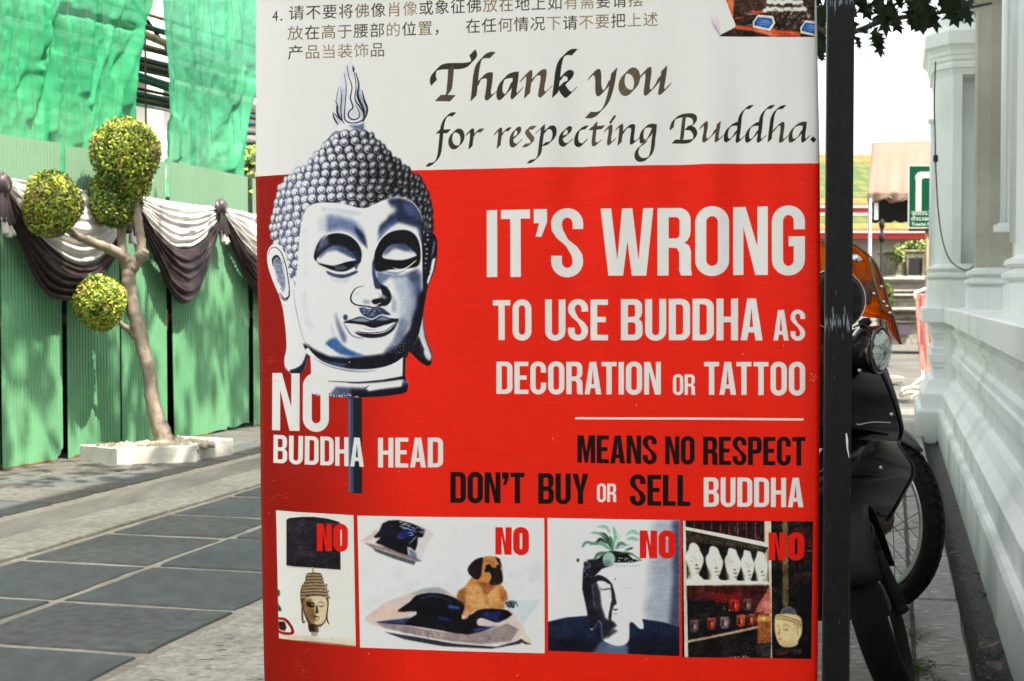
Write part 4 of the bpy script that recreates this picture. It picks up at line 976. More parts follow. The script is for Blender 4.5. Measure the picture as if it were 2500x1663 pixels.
    P.line([(985, 1150), (1010, 1148), (1018, 1200), (1008, 1250), (1030, 1252)], 7, (130, 92, 60), 2); P.line([(1040, 1165), (1080, 1142), (1115, 1165)], 6, (120, 84, 56), 1); P.line([(1045, 1185), (1080, 1196), (1110, 1184)], 8, (110, 76, 50), 2); P.line([(1000, 1280), (1020, 1285), (1040, 1276)], 8, (130, 70, 50), 1); P.fill([(1170, 1200), (1225, 1170), (1225, 1240), (1190, 1300)], (240, 214, 160), 6); P.line([(1205, 1160), (1190, 1210), (1200, 1260)], 8, (120, 84, 56), 3)
    P.fill([(970, 1380), (1100, 1370), (1240, 1380), (1240, 1430), (980, 1430)], (70, 60, 60), 8, .9); P.disc(1040, 1430, 50, 16, (150, 70, 60), 8, .8)
    for i in range(20): P.disc(rg.uniform(540, 720), rg.uniform(1450, 1476), rg.uniform(4, 14), rg.uniform(4, 10), rg.choice([(214, 200, 190), (130, 90, 80)]), 3, .8)
    P.clip = None
    # --- cropped photograph at the top
    P.loc(1680, 0, .140008)
    q = [(540, 640), (590, 600), (820, 480), (828, 430), (760, 260), (660, 0), (560, -1300), (2205, -1300), (2205, 640)]
    P.fill(q, (44, 32, 26)); P.clip = P.mask(q)
    P.fill([(800, -200), (1400, -200), (1350, 240), (820, 260)], (66, 44, 32), 60, .8)
    P.fill([(640, -100), (800, -100), (790, 300), (720, 240)], (226, 104, 62), 10)
    P.fill([(820, 440), (1130, 470), (1500, 510), (1960, 560), (1960, 640), (1500, 640), (1100, 540), (820, 500)], (222, 92, 48), 6)
    P.fill([(820, 300), (980, 295), (985, 315), (830, 335)], (214, 74, 46), 3); P.fill([(1100, 180), (1320, 190), (1320, 235), (1110, 225)], (214, 82, 52), 5); P.line([(975, 238), (1200, 248)], 14, (236, 200, 180), 1); P.line([(1020, 432), (1130, 445)], 16, (232, 214, 200), 1)
    P.line([(1130, 515), (1300, 550), (1500, 620)], 20, (236, 180, 150), 4)
    for r_ in range(26):
        for (yy, xa, xb) in ((30 - 0 * r_, 1400, 1980), (160, 1330, 2040)):
            x = xa + (xb - xa) * r_ / 25; P.disc(x, yy + rg.uniform(-22, 22), rg.uniform(24, 40), 34, (226, 224, 212), 3)
    for i in range(150):
        x, y = rg.uniform(1400, 2150), rg.uniform(60, 520); P.disc(x, y, rg.uniform(8, 17), rg.uniform(8, 15), rg.choice([(230, 224, 200), (222, 168, 110), (40, 36, 28), (206, 206, 180), (30, 26, 20)]), 1, .9)
    for dx, dy in ((0, 0), (830, 95)):
        P.fill([(1125 + dx, 380 + dy), (1220 + dx, 252 + dy), (1480 + dx, 275 + dy), (1520 + dx, 400 + dy), (1430 + dx, 540 + dy), (1130 + dx, 480 + dy)], (226, 220, 196)); P.fill([(1155 + dx, 385 + dy), (1215 + dx, 295 + dy), (1460 + dx, 320 + dy), (1478 + dx, 400 + dy), (1400 + dx, 495 + dy), (1155 + dx, 440 + dy)], (32, 86, 166))
        for k_, (a, b) in enumerate(((1240, 1410), (1180, 1450), (1180, 1400))): P.line([(a + dx, 340 + k_ * 38 + dy), (b + dx, 362 + k_ * 40 + dy)], 16 - k_ * 3, (206, 222, 238), 2)
    P.clip = None
    for i in range(14): P.line([(360 + i * 10, 300 - abs(i - 6) * 8), (440 + i * 8, 420), (540, 600)], 12, (206, 190, 206), 8, .35)
    P.line([(420, 390), (480, 500), (560, 620)], 26, (150, 120, 156), 6, .7)
    P.clip = None
    P.loc(0, 0, 1)
    for sd, (ox, oy, sc_, q, ct, mo) in enumerate(((630, 1230, .27616, [(184, 57), (848, 98), (866, 1262), (210, 1190)], .55, .12), (870, 1230, .23594, [(15, 118), (1940, 152), (1945, 1553), (40, 1485)], .5, .10),
                              (1320, 1230, .24879, [(62, 142), (1367, 160), (1362, 1493), (70, 1447)], .6, .10), (1650, 1240, .24879, [(62, 125), (1345, 128), (1328, 1478), (62, 1462)], .5, .22), (1680, 0, .140008, [(540, 640), (590, 600), (820, 480), (828, 430), (760, 260), (660, 0), (560, -1300), (2205, -1300), (2205, 640)], .3, .25))):
        P.loc(ox, oy, sc_); photographic(P, P.mask(q), ct, mo, 40 + sd)
    P.loc(0, 0, 1)
    R = (232, 26, 10)
    for a in (('NO', 775, 850.4, 1277, 1279, 1343.8, 1345.8), ('NO', 1208.6, 1290, 1287.8, 1289, 1354, 1356.5), ('NO', 1561.8, 1649, 1295.4, 1296, 1363, 1363), ('NO', 1876.4, 1964, 1299.5, 1299, 1367.5, 1366)):
        words(P, *a, R, st=.235, gap=.05)
# ================================================================== materials
def rotgrain(name, col, rough, sc, c2=None, amt=.25, bump=(40, .4, .004), stretch=(1, 1, 1), spec=.4, speck=None):
    """stone: large stains, fine grain, optional dark pits (speck=(scale, threshold, colour))"""
    if name in MATS: return MATS[name]
    def ex(m, N, L, b, tc, cur):
        mp = N.new('ShaderNodeMapping'); mp.inputs['Rotation'].default_value = (0, 0, ST); mp.inputs['Scale'].default_value = stretch
        L.new(tc.outputs['Object'], mp.inputs[0])
        t2 = N.new('ShaderNodeTexNoise'); t2.inputs['Scale'].default_value = sc * 14; t2.inputs['Detail'].default_value = 5
        L.new(mp.outputs[0], t2.inputs[0])
        r = N.new('ShaderNodeMapRange'); r.inputs[1].default_value = .35; r.inputs[2].default_value = .65; r.inputs[3].default_value = 1 - amt; r.inputs[4].default_value = 1 + amt
        L.new(t2.outputs[0], r.inputs[0])
        mu = N.new('ShaderNodeMix'); mu.data_type = 'RGBA'; mu.blend_type = 'MULTIPLY'; mu.inputs[0].default_value = 1
        L.new(cur, mu.inputs[6]); L.new(r.outputs[0], mu.inputs[7])
        c = mu.outputs[2]
        if speck:
            v = N.new('ShaderNodeTexNoise'); v.inputs['Scale'].default_value = speck[0]; v.inputs['Detail'].default_value = 3; v.inputs['Roughness'].default_value = .5
            mp2 = N.new('ShaderNodeMapping'); mp2.inputs['Rotation'].default_value = (0, 0, ST + .35); mp2.inputs['Scale'].default_value = (.45, 1.5, 1)
            L.new(tc.outputs['Object'], mp2.inputs[0]); L.new(mp2.outputs[0], v.inputs[0])
            rr = N.new('ShaderNodeMapRange'); rr.inputs[1].default_value = speck[1]; rr.inputs[2].default_value = speck[1] + .03
            L.new(v.outputs[0], rr.inputs[0])
            m3 = N.new('ShaderNodeMix'); m3.data_type = 'RGBA'; m3.inputs[7].default_value = (*speck[2], 1)
            L.new(rr.outputs[0], m3.inputs[0]); L.new(c, m3.inputs[6]); c = m3.outputs[2]
        L.new(c, b.inputs['Base Color'])
    return mat(name, col, rough, mix2=(c2 or tuple(v * .7 for v in col), sc, .38, .66), bump=bump, spec=spec, extra=ex)
M_slate = rotgrain('slate', (.094, .104, .102), .66, .9, (.076, .084, .083), .14, (60, .5, .004), stretch=(1, .5, 1), spec=.2)
M_slate3 = rotgrain('slate_worn', (.108, .112, .104), .7, 1.3, (.080, .084, .080), .2, (50, .5, .004), spec=.2)
M_slate2 = rotgrain('slate_dusty', (.074, .070, .060), .8, 2.2, (.10, .10, .092), .2, (60, .4, .004))
M_mortar = rotgrain('mortar', (.37, .34, .265), .85, 3.0, (.24, .21, .16), .16, (70, .5, .006))
M_granite = rotgrain('pale_granite', (.42, .40, .335), .8, 2.4, (.29, .28, .235), .22, (38, .9, .012), speck=(36, .645, (.10, .09, .07)))
M_granite2 = rotgrain('kerb_granite', (.37, .35, .285), .8, 1.6, (.27, .255, .205), .2, (50, .7, .008), speck=(40, .70, (.2, .17, .12)))
M_cement = rotgrain('worn_cement', (.29, .265, .215), .8, 1.0, (.18, .17, .14), .12, (60, .35, .004), stretch=(1, .12, 1))
M_pave = rotgrain('grey_paving', (.20, .19, .165), .5, 2.6, (.12, .115, .10), .34, (26, .9, .012), stretch=(.6, 1.6, 1), spec=.5, speck=(34, .62, (.42, .41, .38)))
M_ground = rotgrain('old_ground', (.10, .094, .08), .8, .7, (.06, .056, .048), .2, (30, .5, .01))
M_earth = mat('brown_earth', (.085, .05, .032), .9, noise=(30, .4), bump=(60, .8, .01))
M_wet = mat('wet_black_channel', (.010, .0095, .009), .5, noise=(30, .5), bump=(70, 1.0, .012), spec=.10)
def plaster(m, N, L, b, tc, cur):                          # rain streaks and algae on white paint; groove shade under the ledge painted green
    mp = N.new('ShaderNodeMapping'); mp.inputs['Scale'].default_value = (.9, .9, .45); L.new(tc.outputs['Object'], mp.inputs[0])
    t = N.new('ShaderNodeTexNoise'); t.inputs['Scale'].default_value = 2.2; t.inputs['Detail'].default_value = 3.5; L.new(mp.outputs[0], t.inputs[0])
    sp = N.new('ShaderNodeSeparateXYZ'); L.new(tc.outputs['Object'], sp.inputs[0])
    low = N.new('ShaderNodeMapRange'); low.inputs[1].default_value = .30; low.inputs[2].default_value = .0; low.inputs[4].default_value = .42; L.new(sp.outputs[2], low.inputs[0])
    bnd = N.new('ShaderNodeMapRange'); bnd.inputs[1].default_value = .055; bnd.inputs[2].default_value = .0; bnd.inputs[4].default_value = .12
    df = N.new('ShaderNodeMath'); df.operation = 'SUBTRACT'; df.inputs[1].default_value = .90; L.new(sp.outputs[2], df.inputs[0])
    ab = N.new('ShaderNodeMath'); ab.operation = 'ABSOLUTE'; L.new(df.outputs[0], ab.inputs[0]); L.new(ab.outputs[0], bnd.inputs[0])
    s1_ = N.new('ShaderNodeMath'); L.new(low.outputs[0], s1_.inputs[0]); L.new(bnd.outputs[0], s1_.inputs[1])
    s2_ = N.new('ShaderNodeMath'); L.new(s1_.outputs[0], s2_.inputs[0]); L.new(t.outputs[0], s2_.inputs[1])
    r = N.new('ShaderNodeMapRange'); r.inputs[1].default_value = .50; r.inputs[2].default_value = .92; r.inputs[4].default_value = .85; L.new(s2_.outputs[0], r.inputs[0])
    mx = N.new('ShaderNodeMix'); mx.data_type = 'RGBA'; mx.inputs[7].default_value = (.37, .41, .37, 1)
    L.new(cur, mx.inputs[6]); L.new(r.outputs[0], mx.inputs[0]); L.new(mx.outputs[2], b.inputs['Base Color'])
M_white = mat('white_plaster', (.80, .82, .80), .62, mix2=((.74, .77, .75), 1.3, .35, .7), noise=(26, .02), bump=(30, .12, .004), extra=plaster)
M_whitewash = mat('whitewash', (.50, .49, .44), .85, mix2=((.34, .31, .25), 5, .54, .74), noise=(40, .08), bump=(40, .5, .006))
M_black = mat('black_gloss_plastic', (.0022, .0022, .0026), .16, spec=.22, noise=(8, .3))
M_blackm = mat('black_matt_plastic', (.007, .007, .0075), .5, spec=.15, noise=(40, .3), bump=(90, .25, .002))
M_rubber = mat('rubber', (.0085, .008, .008), .8, spec=.12, noise=(30, .4), bump=(120, .4, .002))
M_chrome = mat('chrome', (.62, .63, .64), .12, metal=1, noise=(30, .15))
M_alu = mat('aluminium', (.52, .53, .54), .32, metal=1, noise=(30, .2))
M_rust = mat('rusty_steel', (.12, .065, .035), .8, mix2=((.05, .04, .035), 14, .4, .6), bump=(60, .4, .003))
M_teal = mat('teal_scaffold_paint', (.012, .045, .06), .5, mix2=((.09, .06, .03), 9, .55, .68))
M_pink = mat('pink_primer', (.45, .22, .17), .6, mix2=((.25, .1, .05), 10, .5, .7))
M_wood = mat('raw_timber', (.42, .26, .14), .8, noise=(18, .3), bump=(40, .5, .003))
M_dark = mat('matt_black_and_shade', (.006, .007, .008), .9)

# ================================================================== the ground
GE = []
def flat(name, r0, r1, s0, s1, z, m, n=1, kind='structure', parent=None):
    b = MB()
    b.add([sr(s0, r0, z), sr(s0, r1, z), sr(s1, r1, z), sr(s1, r0, z)], [(0, 1, 2, 3)])
    o = b.build(name, m, parent)
    if kind: o['kind'] = kind
    return o
flat('ground', -1500, 1500, -80, 2500, -.075, M_ground)
paving = flat('pavement', -4.33, .2495, -2, 15.3, -.006, M_mortar)
def slab(parent, name, r0, r1, s0, s1, m, top=0.0, jit=.006, tilt=.003, th=.03, nb=4, rough=.004):
    """one stone slab with slightly broken edges and a small bevel"""
    pts = []
    for (ra, sa), (rb, sb) in (((r0, s0), (r1, s0)), ((r1, s0), (r1, s1)), ((r1, s1), (r0, s1)), ((r0, s1), (r0, s0))):
        for k in range(nb):
            t = k / nb
            q = rough if k else jit
            pts.append((ra + (rb - ra) * t + random.uniform(-q, q), sa + (sb - sa) * t + random.uniform(-q, q)))
    dz = [random.uniform(-tilt, tilt) for _ in range(3)]
    rc, sc = (r0 + r1) / 2, (s0 + s1) / 2
    n = len(pts)
    def hz(r, s): return top + dz[0] + dz[1] * (r - rc) / max(.1, r1 - r0) + dz[2] * (s - sc) / max(.1, s1 - s0)
    bev = .006
    V = [sr(s, r, hz(r, s) - th) for r, s in pts] + [sr(s, r, hz(r, s) - bev) for r, s in pts]
    ins = []
    for r, s in pts:
        d = math.hypot(r - rc, s - sc); k = 1 - bev / d
        ins.append((rc + (r - rc) * k, sc + (s - sc) * k))
    V += [sr(s, r, hz(r, s)) for r, s in ins]
    F = [(i, (i + 1) % n, n + (i + 1) % n, n + i) for i in range(n)] + [(n + i, n + (i + 1) % n, 2 * n + (i + 1) % n, 2 * n + i) for i in range(n)] + [tuple(2 * n + i for i in range(n))]
    b = MB(); b.add(V, F)
    return b.build(name, m, parent)
rows = [2.72, 3.42, 4.105, 4.76, 5.47, 6.19, 6.81, 7.52, 8.22, 8.93, 9.62, 10.3, 11.0, 11.7, 12.4, 13.1, 13.8, 14.5, 15.2, 15.9, 16.6]
for a, b_ in zip(rows[:-1], rows[1:]):
    for c0, c1 in ((-3.66, -3.065), (-3.015, -2.315)):
        slab(paving, 'slate_slab', c0, c1, a + .027, b_ - .027, M_slate if random.random() < .6 else M_slate3, top=.0015, tilt=.0025, rough=.006, jit=.009, nb=6)
gs = [2.3, 3.35, 4.92, 6.4, 7.9, 9.4, 10.9, 12.5]
for a, b_ in zip(gs[:-1], gs[1:]):
    slab(paving, 'granite_slab', -2.235, -1.52, a + .02, b_ - .03, M_granite, top=.012, jit=.02, rough=.012, nb=9)
    slab(paving, 'granite_slab', -1.48, -.72, a + .35, b_ + .33, M_granite, top=.010, jit=.015, rough=.01, nb=7)
# the paving between the banner and the temple wall: long slabs with mossy joints
ps = [1.6, 2.7, 3.75, 4.62, 5.62, 6.55, 7.5, 8.3, 9.2, 10.1, 11.1, 12.0, 13.0, 14.0, 15.0]
for i, (a, b_) in enumerate(zip(ps[:-1], ps[1:])):
    slab(paving, 'paving_slab', .085, .243, a + .006, b_ - .006, M_pave, top=.004, jit=.004, rough=.003)
    slab(paving, 'paving_slab', -.44, .070, a + .31, b_ + .295, M_pave, top=.003, jit=.004, rough=.003)
    slab(paving, 'paving_slab', -.70, -.455, a + .11, b_ + .10, M_pave, top=.003, jit=.004, rough=.003)
bed = flat('paving_bed', -.715, .2485, -1, 15.2, -.003, mat('dark_joint_soil', (.045, .042, .03), .95, noise=(40, .4)))
# kerb strips
for i in range(9):
    slab(paving, 'kerb_stone', -4.045, -3.715, 1.2 + i * 1.9, 1.2 + i * 1.9 + 1.88, M_granite2, top=.006, jit=.006, rough=.006, nb=10)
b = MB()
prof = [(-4.052, -.005), (-4.065, .004), (-4.10, .006), (-4.13, .013), (-4.20, .016), (-4.29, .017), (-4.312, .010), (-4.318, -.02)]
N_ = 90
P_ = [[sr(1.0 + 17 * i / N_, r + .006 * math.sin(i * 1.7 + r * 9) * (k in (0, 6)) + random.uniform(-.003, .003), z) for k, (r, z) in enumerate(prof)] for i in range(N_ + 1)]
b.grid(P_)
cb = fix_normals(b.build('cement_band', M_cement, paving, smooth=True))
footpath = flat('footpath', -6.9, -4.325, -2, 24, .008, rotgrain('dusty_mortar', (.36, .33, .26), .9, 3.0, (.28, .25, .19), .16, (70, .5, .006)))
prng = random.Random(4)
for j, (c1) in enumerate((-4.43, -4.83, -5.235)):
    s = 3.4 - .13 * j
    while s < 17:
        w = prng.uniform(.33, .46)
        slab(footpath, 'path_slab', c1 - .368, c1 + .004, s + .016, s + w - .018, M_slate2 if prng.random() < .75 else M_slate, top=.018, jit=.008, rough=.004, tilt=.002, nb=3)
        s += w
flat('earth_strip', -6.6, -5.62, -2, 40, .012, M_earth)
# gutter along the temple
b = MB()
gp = [(.2497, .0), (.252, -.045), (.30, -.055), (.34, -.05), (.372, -.02)]
P_ = [[sr(-1 + 14.0 * i / 120, r + random.uniform(-.002, .002), z + random.uniform(-.004, .004) * (z < -.01)) for r, z in gp] for i in range(121)]
b.grid(P_)
gut = fix_normals(b.build('gutter', M_wet, None, smooth=True)); gut['kind'] = 'structure'
flat('road', -4.33, 400, 15.3, 200, -.03, M_ground)

# ================================================================== the temple building on the right
temple = empty('temple_building', sr(6, .9, 0), 'white temple building with a stepped moulded plinth and plaster pilasters', 'building')
prof_a = [(0, -.06), (0, .20), (.010, .222), (.037, .225), (.037, .345), (.05, .36), (.075, .395), (.10, .455), (.134, .470), (.140, .550), (.117, .568), (.117, .600), (.102, .604), (.102, .668), (.117, .676), (.117, .715), (.140, .735), (.140, .80), (.121, .803), (.121, .836), (.104, .840), (.102, .868), (.118, .874), (.112, .900), (.085, .925)]
prof_b = [(.085, .925), (.060, .931), (.043, .935), (.043, 1.045), (.052, 1.052), (.50, 1.056)]
SB0, SB1 = -3.0, 12.14
def sweep(name, prof, r0, s0, s1, m, parent, n=6, wob=.0, flip=False, ang=10):
    b = MB()
    P_ = [[sr(s0 + (s1 - s0) * i / n, r0 + a + random.uniform(-wob, wob), z + random.uniform(-wob, wob)) for a, z in prof] for i in range(n + 1)]
    b.grid(P_)
    V = [p for p in P_[0]] ; b.add(P_[0] + [sr(s0, r0 + prof[-1][0], prof[0][1])], [tuple(range(len(prof) + 1))])
    b.add(P_[-1] + [sr(s1, r0 + prof[-1][0], prof[0][1])], [tuple(range(len(prof) + 1))])
    return fix_normals(b.build(name, m, parent, angle=ang))
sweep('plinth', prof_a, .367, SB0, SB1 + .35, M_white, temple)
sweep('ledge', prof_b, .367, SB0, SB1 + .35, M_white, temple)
def plan_stack(name, prof, poly, m, parent, ang=12):      # a mitred moulding round a plan polygon: prof = (inset, z)
    b = MB()
    c = Vector((sum(p[0] for p in poly) / len(poly), sum(p[1] for p in poly) / len(poly)))
    n = len(poly)
    def off(d):
        out = []
        for i in range(n):
            p0, p1, p2 = Vector(poly[i - 1]), Vector(poly[i]), Vector(poly[(i + 1) % n])
            e1, e2 = (p1 - p0).normalized(), (p2 - p1).normalized()
            n1, n2 = Vector((e1.y, -e1.x)), Vector((e2.y, -e2.x))
            if n1.dot(p1 - c) < 0: n1, n2 = -n1, -n2
            k = (n1 + n2); k = k / max(.3, k.dot(n1))
            out.append(p1 - k * d)
        return out
    rings = [[sr(q.x, q.y, z) for q in off(d)] for d, z in prof]
    for i in range(len(rings) - 1):
        b.add(rings[i] + rings[i + 1], [(k, (k + 1) % n, n + (k + 1) % n, n + k) for k in range(n)])
    b.add(rings[0], [tuple(range(n))]); b.add(rings[-1], [tuple(range(n))])
    o = b.build(name, m, parent, angle=ang)
    bm = bmesh.new(); bm.from_mesh(o.data); bmesh.ops.remove_doubles(bm, verts=bm.verts, dist=1e-5); bmesh.ops.recalc_face_normals(bm, faces=bm.faces); bm.to_mesh(o.data); bm.free()
    o.data.polygons.foreach_set('use_smooth', [True] * len(o.data.polygons))
    o.data.set_sharp_from_angle(angle=math.radians(ang))
    return o
# the pier at the far corner with its own stepped plinth, standing forward of the wall
pp = [(12.145, .200), (12.145, .90), (13.5, .90), (13.5, .200)]
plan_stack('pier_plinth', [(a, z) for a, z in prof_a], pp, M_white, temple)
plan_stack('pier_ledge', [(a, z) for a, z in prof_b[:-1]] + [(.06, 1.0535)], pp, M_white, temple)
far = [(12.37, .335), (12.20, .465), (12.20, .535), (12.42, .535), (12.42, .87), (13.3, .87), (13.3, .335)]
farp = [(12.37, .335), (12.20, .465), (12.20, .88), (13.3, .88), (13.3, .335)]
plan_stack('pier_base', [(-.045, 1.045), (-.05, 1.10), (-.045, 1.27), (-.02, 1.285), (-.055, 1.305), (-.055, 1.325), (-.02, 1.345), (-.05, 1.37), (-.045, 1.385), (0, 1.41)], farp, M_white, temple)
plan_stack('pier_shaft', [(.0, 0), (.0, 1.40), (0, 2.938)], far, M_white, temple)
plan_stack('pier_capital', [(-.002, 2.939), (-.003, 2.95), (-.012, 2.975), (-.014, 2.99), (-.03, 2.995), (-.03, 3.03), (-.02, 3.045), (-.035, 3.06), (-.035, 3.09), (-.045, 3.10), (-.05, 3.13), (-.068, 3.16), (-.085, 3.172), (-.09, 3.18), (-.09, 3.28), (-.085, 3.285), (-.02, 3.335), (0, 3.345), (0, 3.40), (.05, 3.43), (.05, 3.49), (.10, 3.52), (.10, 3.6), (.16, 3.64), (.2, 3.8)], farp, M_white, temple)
# the tall wall and its pilasters, with a cornice and eaves above the frame
b = MB(); b.add([sr(SB0, .82, 1.05), sr(12.6, .82, 1.05), sr(12.6, .82, 7.2), sr(SB0, .82, 7.2), sr(SB0, 6, 1.05), sr(12.6, 6, 1.05), sr(12.6, 6, 7.2), sr(SB0, 6, 7.2)], [(0, 1, 2, 3), (4, 7, 6, 5), (0, 3, 7, 4), (1, 5, 6, 2)])
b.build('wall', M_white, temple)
pbase = [(-.05, 1.045), (-.05, 1.20), (-.02, 1.22), (-.06, 1.24), (-.06, 1.26), (-.015, 1.285), (-.05, 1.305), (-.045, 1.33), (0, 1.35)]
def pilaster(s0, w, r=.58, c=.085, top=7.0, capz=3.26, ms=None):
    poly = [(s0 + c, r), (s0, r + c), (s0, .86), (s0 + w, .86), (s0 + w, r + c), (s0 + w - c, r)]
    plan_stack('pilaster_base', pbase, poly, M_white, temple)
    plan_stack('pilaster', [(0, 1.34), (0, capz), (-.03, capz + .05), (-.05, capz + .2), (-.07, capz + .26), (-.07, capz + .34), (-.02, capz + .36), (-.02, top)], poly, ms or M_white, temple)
M_beige = mat('dull_beige_plaster', (.30, .285, .225), .75, mix2=((.42, .42, .34), 1.2, .45, .7), noise=(20, .06))  # darker, browner plaster tone on the second pilaster's shaft
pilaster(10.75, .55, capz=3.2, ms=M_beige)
pilaster(7.28, .55, r=.60, capz=4.4)
pilaster(3.8, .55, capz=4.4)
pilaster(.3, .55, capz=4.4)
b = MB()
pr = [(.62, 6.9), (.50, 7.05), (.45, 7.1), (.45, 8.7), (.3, 8.9), (.1, 8.95), (.1, 9.15), (.9, 9.6), (3.6, 10.4)]
b = MB(); P_ = [[sr(s, r, z) for r, z in pr] for s in (SB0 - .3, 12.9)]; b.grid(P_)
b.add(P_[0] + [sr(SB0 - .3, 3.6, 6.9)], [tuple(range(len(pr) + 1))]); b.add(P_[1] + [sr(12.9, 3.6, 6.9)], [tuple(range(len(pr) + 1))])
M_tile = mat('roof_tile', (.20, .05, .03), .5, noise=(20, .3))
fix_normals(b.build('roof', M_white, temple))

# ================================================================== lamps and cable on the wall
M_tube = mat('milky_glass_tube', (.80, .82, .82), .25, spec=.6)
M_bat = mat('white_enamel', (.70, .74, .73), .4, noise=(10, .05))
M_blk = mat('black_cable', (.012, .012, .013), .5)
M_warm = mat('warm_lit_tube', (.62, .38, .20), .35)  # warm glow of the recess tube painted into its colour
def tube_light(name, base, z0, z1, label, side=0.0, tubem=None, housing=.035, tr=.014):
    e = empty(name, (base.x, base.y, z0), label, 'tube light', 'vertical tube lights along the temple wall')
    def T(dx, dy): return base + RD * dx + SD * dy
    b = MB()
    for (x0, x1, y0, y1, a, c) in ((0, housing, 0, .03, z0, z1),):
        M = Matrix.Translation(Vector((base.x, base.y, 0))) @ Matrix.Rotation(-ST, 4, 'Z')
        b.box(x0 + .03, x1 + .03, y0, y1, a, c, M, bev=.004)
    b.build('housing', M_bat, e)
    b = MB(); p = T(0.01, -.012)
    b.tube([(p.x, p.y, z0 + .03), (p.x, p.y, z1 - .03)], tr, 14); b.build('glass_tube', tubem or M_tube, e, smooth=True)
    for zz in (z0, z1 - .035):
        b = MB(); b.box(-.02, housing + .035, -.03, .032, zz, zz + .035, M, bev=.004); b.build('end_cap', M_bat, e)
    return e
def tp(px, depth): p = at(px, 722, depth); return Vector((p.x, p.y, 0))
tube_light('tube_light', tp(2268, 12.0), 1.30, 2.62, 'white tube light standing free at the left edge of the corner pier, against the sky')
tube_light('tube_light', tp(2354, 12.0), 1.36, 2.84, 'narrow tube light in the recess between corner pier and second pilaster, glowing warm orange', tubem=M_warm, housing=.02, tr=.012)
tube_light('tube_light', tp(2442, 9.2), 1.58, 3.6, 'tall white tube light in front of the second pilaster, ending in a white box', housing=.03, tr=.018)
b = MB(); M = Matrix.Translation(tp(2428, 9.15)) @ Matrix.Rotation(-ST, 4, 'Z'); b.box(-.01, .10, -.035, .03, 1.555, 1.60, M, bev=.004)
bx = b.build('junction_box', M_bat, None); tag(bx, 'small white box under the tall tube light on the right', 'junction box')
e = empty('downpipe', tp(2474, 7.6), 'broad white drainpipe with a thin cable at the right edge of the wall', 'pipe')
b = MB(); p = tp(2480, 7.3); b.tube([(p.x, p.y, 1.42), (p.x, p.y, 3.9)], .034, 18); b.build('pipe', M_bat, e, smooth=True)
b = MB(); q = tp(2487, 7.2)
b.tube([(q.x + .004 * math.sin(i * .9), q.y - .03, 1.5 + i * .1) for i in range(24)], .003, 6); b.build('cable', M_blk, e)
b = MB(); b.box(q.x - .006, q.x + .012, q.y - .05, q.y - .03, 2.14, 2.24, bev=.002); b.build('clip', M_blk, e)
cb = MB()
pts = [at(x, y, d - .55 * (x < 2325)) for x, y, d in ((2284, 150, 11.7), (2281, 250, 11.7), (2283, 330, 11.75), (2284, 388, 11.8), (2286, 440, 11.9), (2291, 520, 11.95), (2302, 590, 11.9), (2320, 636, 11.7), (2346, 656, 11.4), (2362, 660, 11.2), (2374, 652, 11.05), (2380, 640, 11.0))]
cb.tube(spl(pts, 5), .0055, 6)
o = cb.build('hanging_cable', M_blk, None, smooth=True); tag(o, 'thin black cable sagging from the corner pier to the second pilaster', 'cable')
b = MB(); p = at(2284, 388, 11.22); b.box(p.x - .016, p.x + .016, p.y - .015, p.y + .01, p.z - .025, p.z + .03, bev=.004)
o = b.build('cable_plug', M_blk, None); tag(o, 'small black plug where the cable leaves the pier', 'plug')
# ================================================================== the corrugated fence
F0 = Vector((-3.31, 9.23, 0)); FD = Vector((.326, .9455, 0)).normalized(); FN = Vector((FD.y, -FD.x, 0))
def ft(px, off=0.0):                                      # distance along the fence for a photo column
    k = (px - CXP) / FPX
    o = F0 + FN * off
    return (o.x - k * o.y) / (k * FD.y - FD.x)
def fp(t, off=0.0, z=0.0): return F0 + FD * t + FN * off + Vector((0, 0, z))
def fz(px, py, off=0.0):                                  # height above ground of photo point (px, py) on a plane parallel to the fence
    p = fp(ft(px, off), off)
    r = ray(px, py)
    return CAMH + r.z * (p.y / r.y)
def sheet_extra(m, N, L, b, tc, cur):
    sp = N.new('ShaderNodeSeparateXYZ'); L.new(tc.outputs['Object'], sp.inputs[0])
    r = N.new('ShaderNodeMapRange'); r.inputs[1].default_value = 1.2; r.inputs[2].default_value = 2.0; L.new(sp.outputs[2], r.inputs[0])
    mx = N.new('ShaderNodeMix'); mx.data_type = 'RGBA'; mx.inputs[7].default_value = (.15, .225, .16, 1)
    mu = N.new('ShaderNodeMath'); mu.operation = 'MULTIPLY'; mu.inputs[1].default_value = .75; L.new(r.outputs[0], mu.inputs[0])
    L.new(mu.outputs[0], mx.inputs[0]); L.new(cur, mx.inputs[6])
    # rust at the bottom edge and around nails
    t = N.new('ShaderNodeTexNoise'); t.inputs['Scale'].default_value = 9; t.inputs['Detail'].default_value = 8; L.new(tc.outputs['Object'], t.inputs['Vector'])
    r2 = N.new('ShaderNodeMapRange'); r2.inputs[1].default_value = .045; r2.inputs[2].default_value = .0; L.new(sp.outputs[2], r2.inputs[0])
    a = N.new('ShaderNodeMath'); a.operation = 'ADD'; L.new(t.outputs[0], a.inputs[0]); L.new(r2.outputs[0], a.inputs[1])
    r3 = N.new('ShaderNodeMapRange'); r3.inputs[1].default_value = .73; r3.inputs[2].default_value = .86; L.new(a.outputs[0], r3.inputs[0])
    m2 = N.new('ShaderNodeMix'); m2.data_type = 'RGBA'; m2.inputs[7].default_value = (.16, .07, .03, 1)
    L.new(r3.outputs[0], m2.inputs[0]); L.new(mx.outputs[2], m2.inputs[6]); L.new(m2.outputs[2], b.inputs['Base Color'])
M_sheet = mat('green_corrugated_steel', (.115, .29, .15), .5, mix2=((.085, .24, .12), 2.0, .4, .65), noise=(5, .10), spec=.3, extra=sheet_extra)
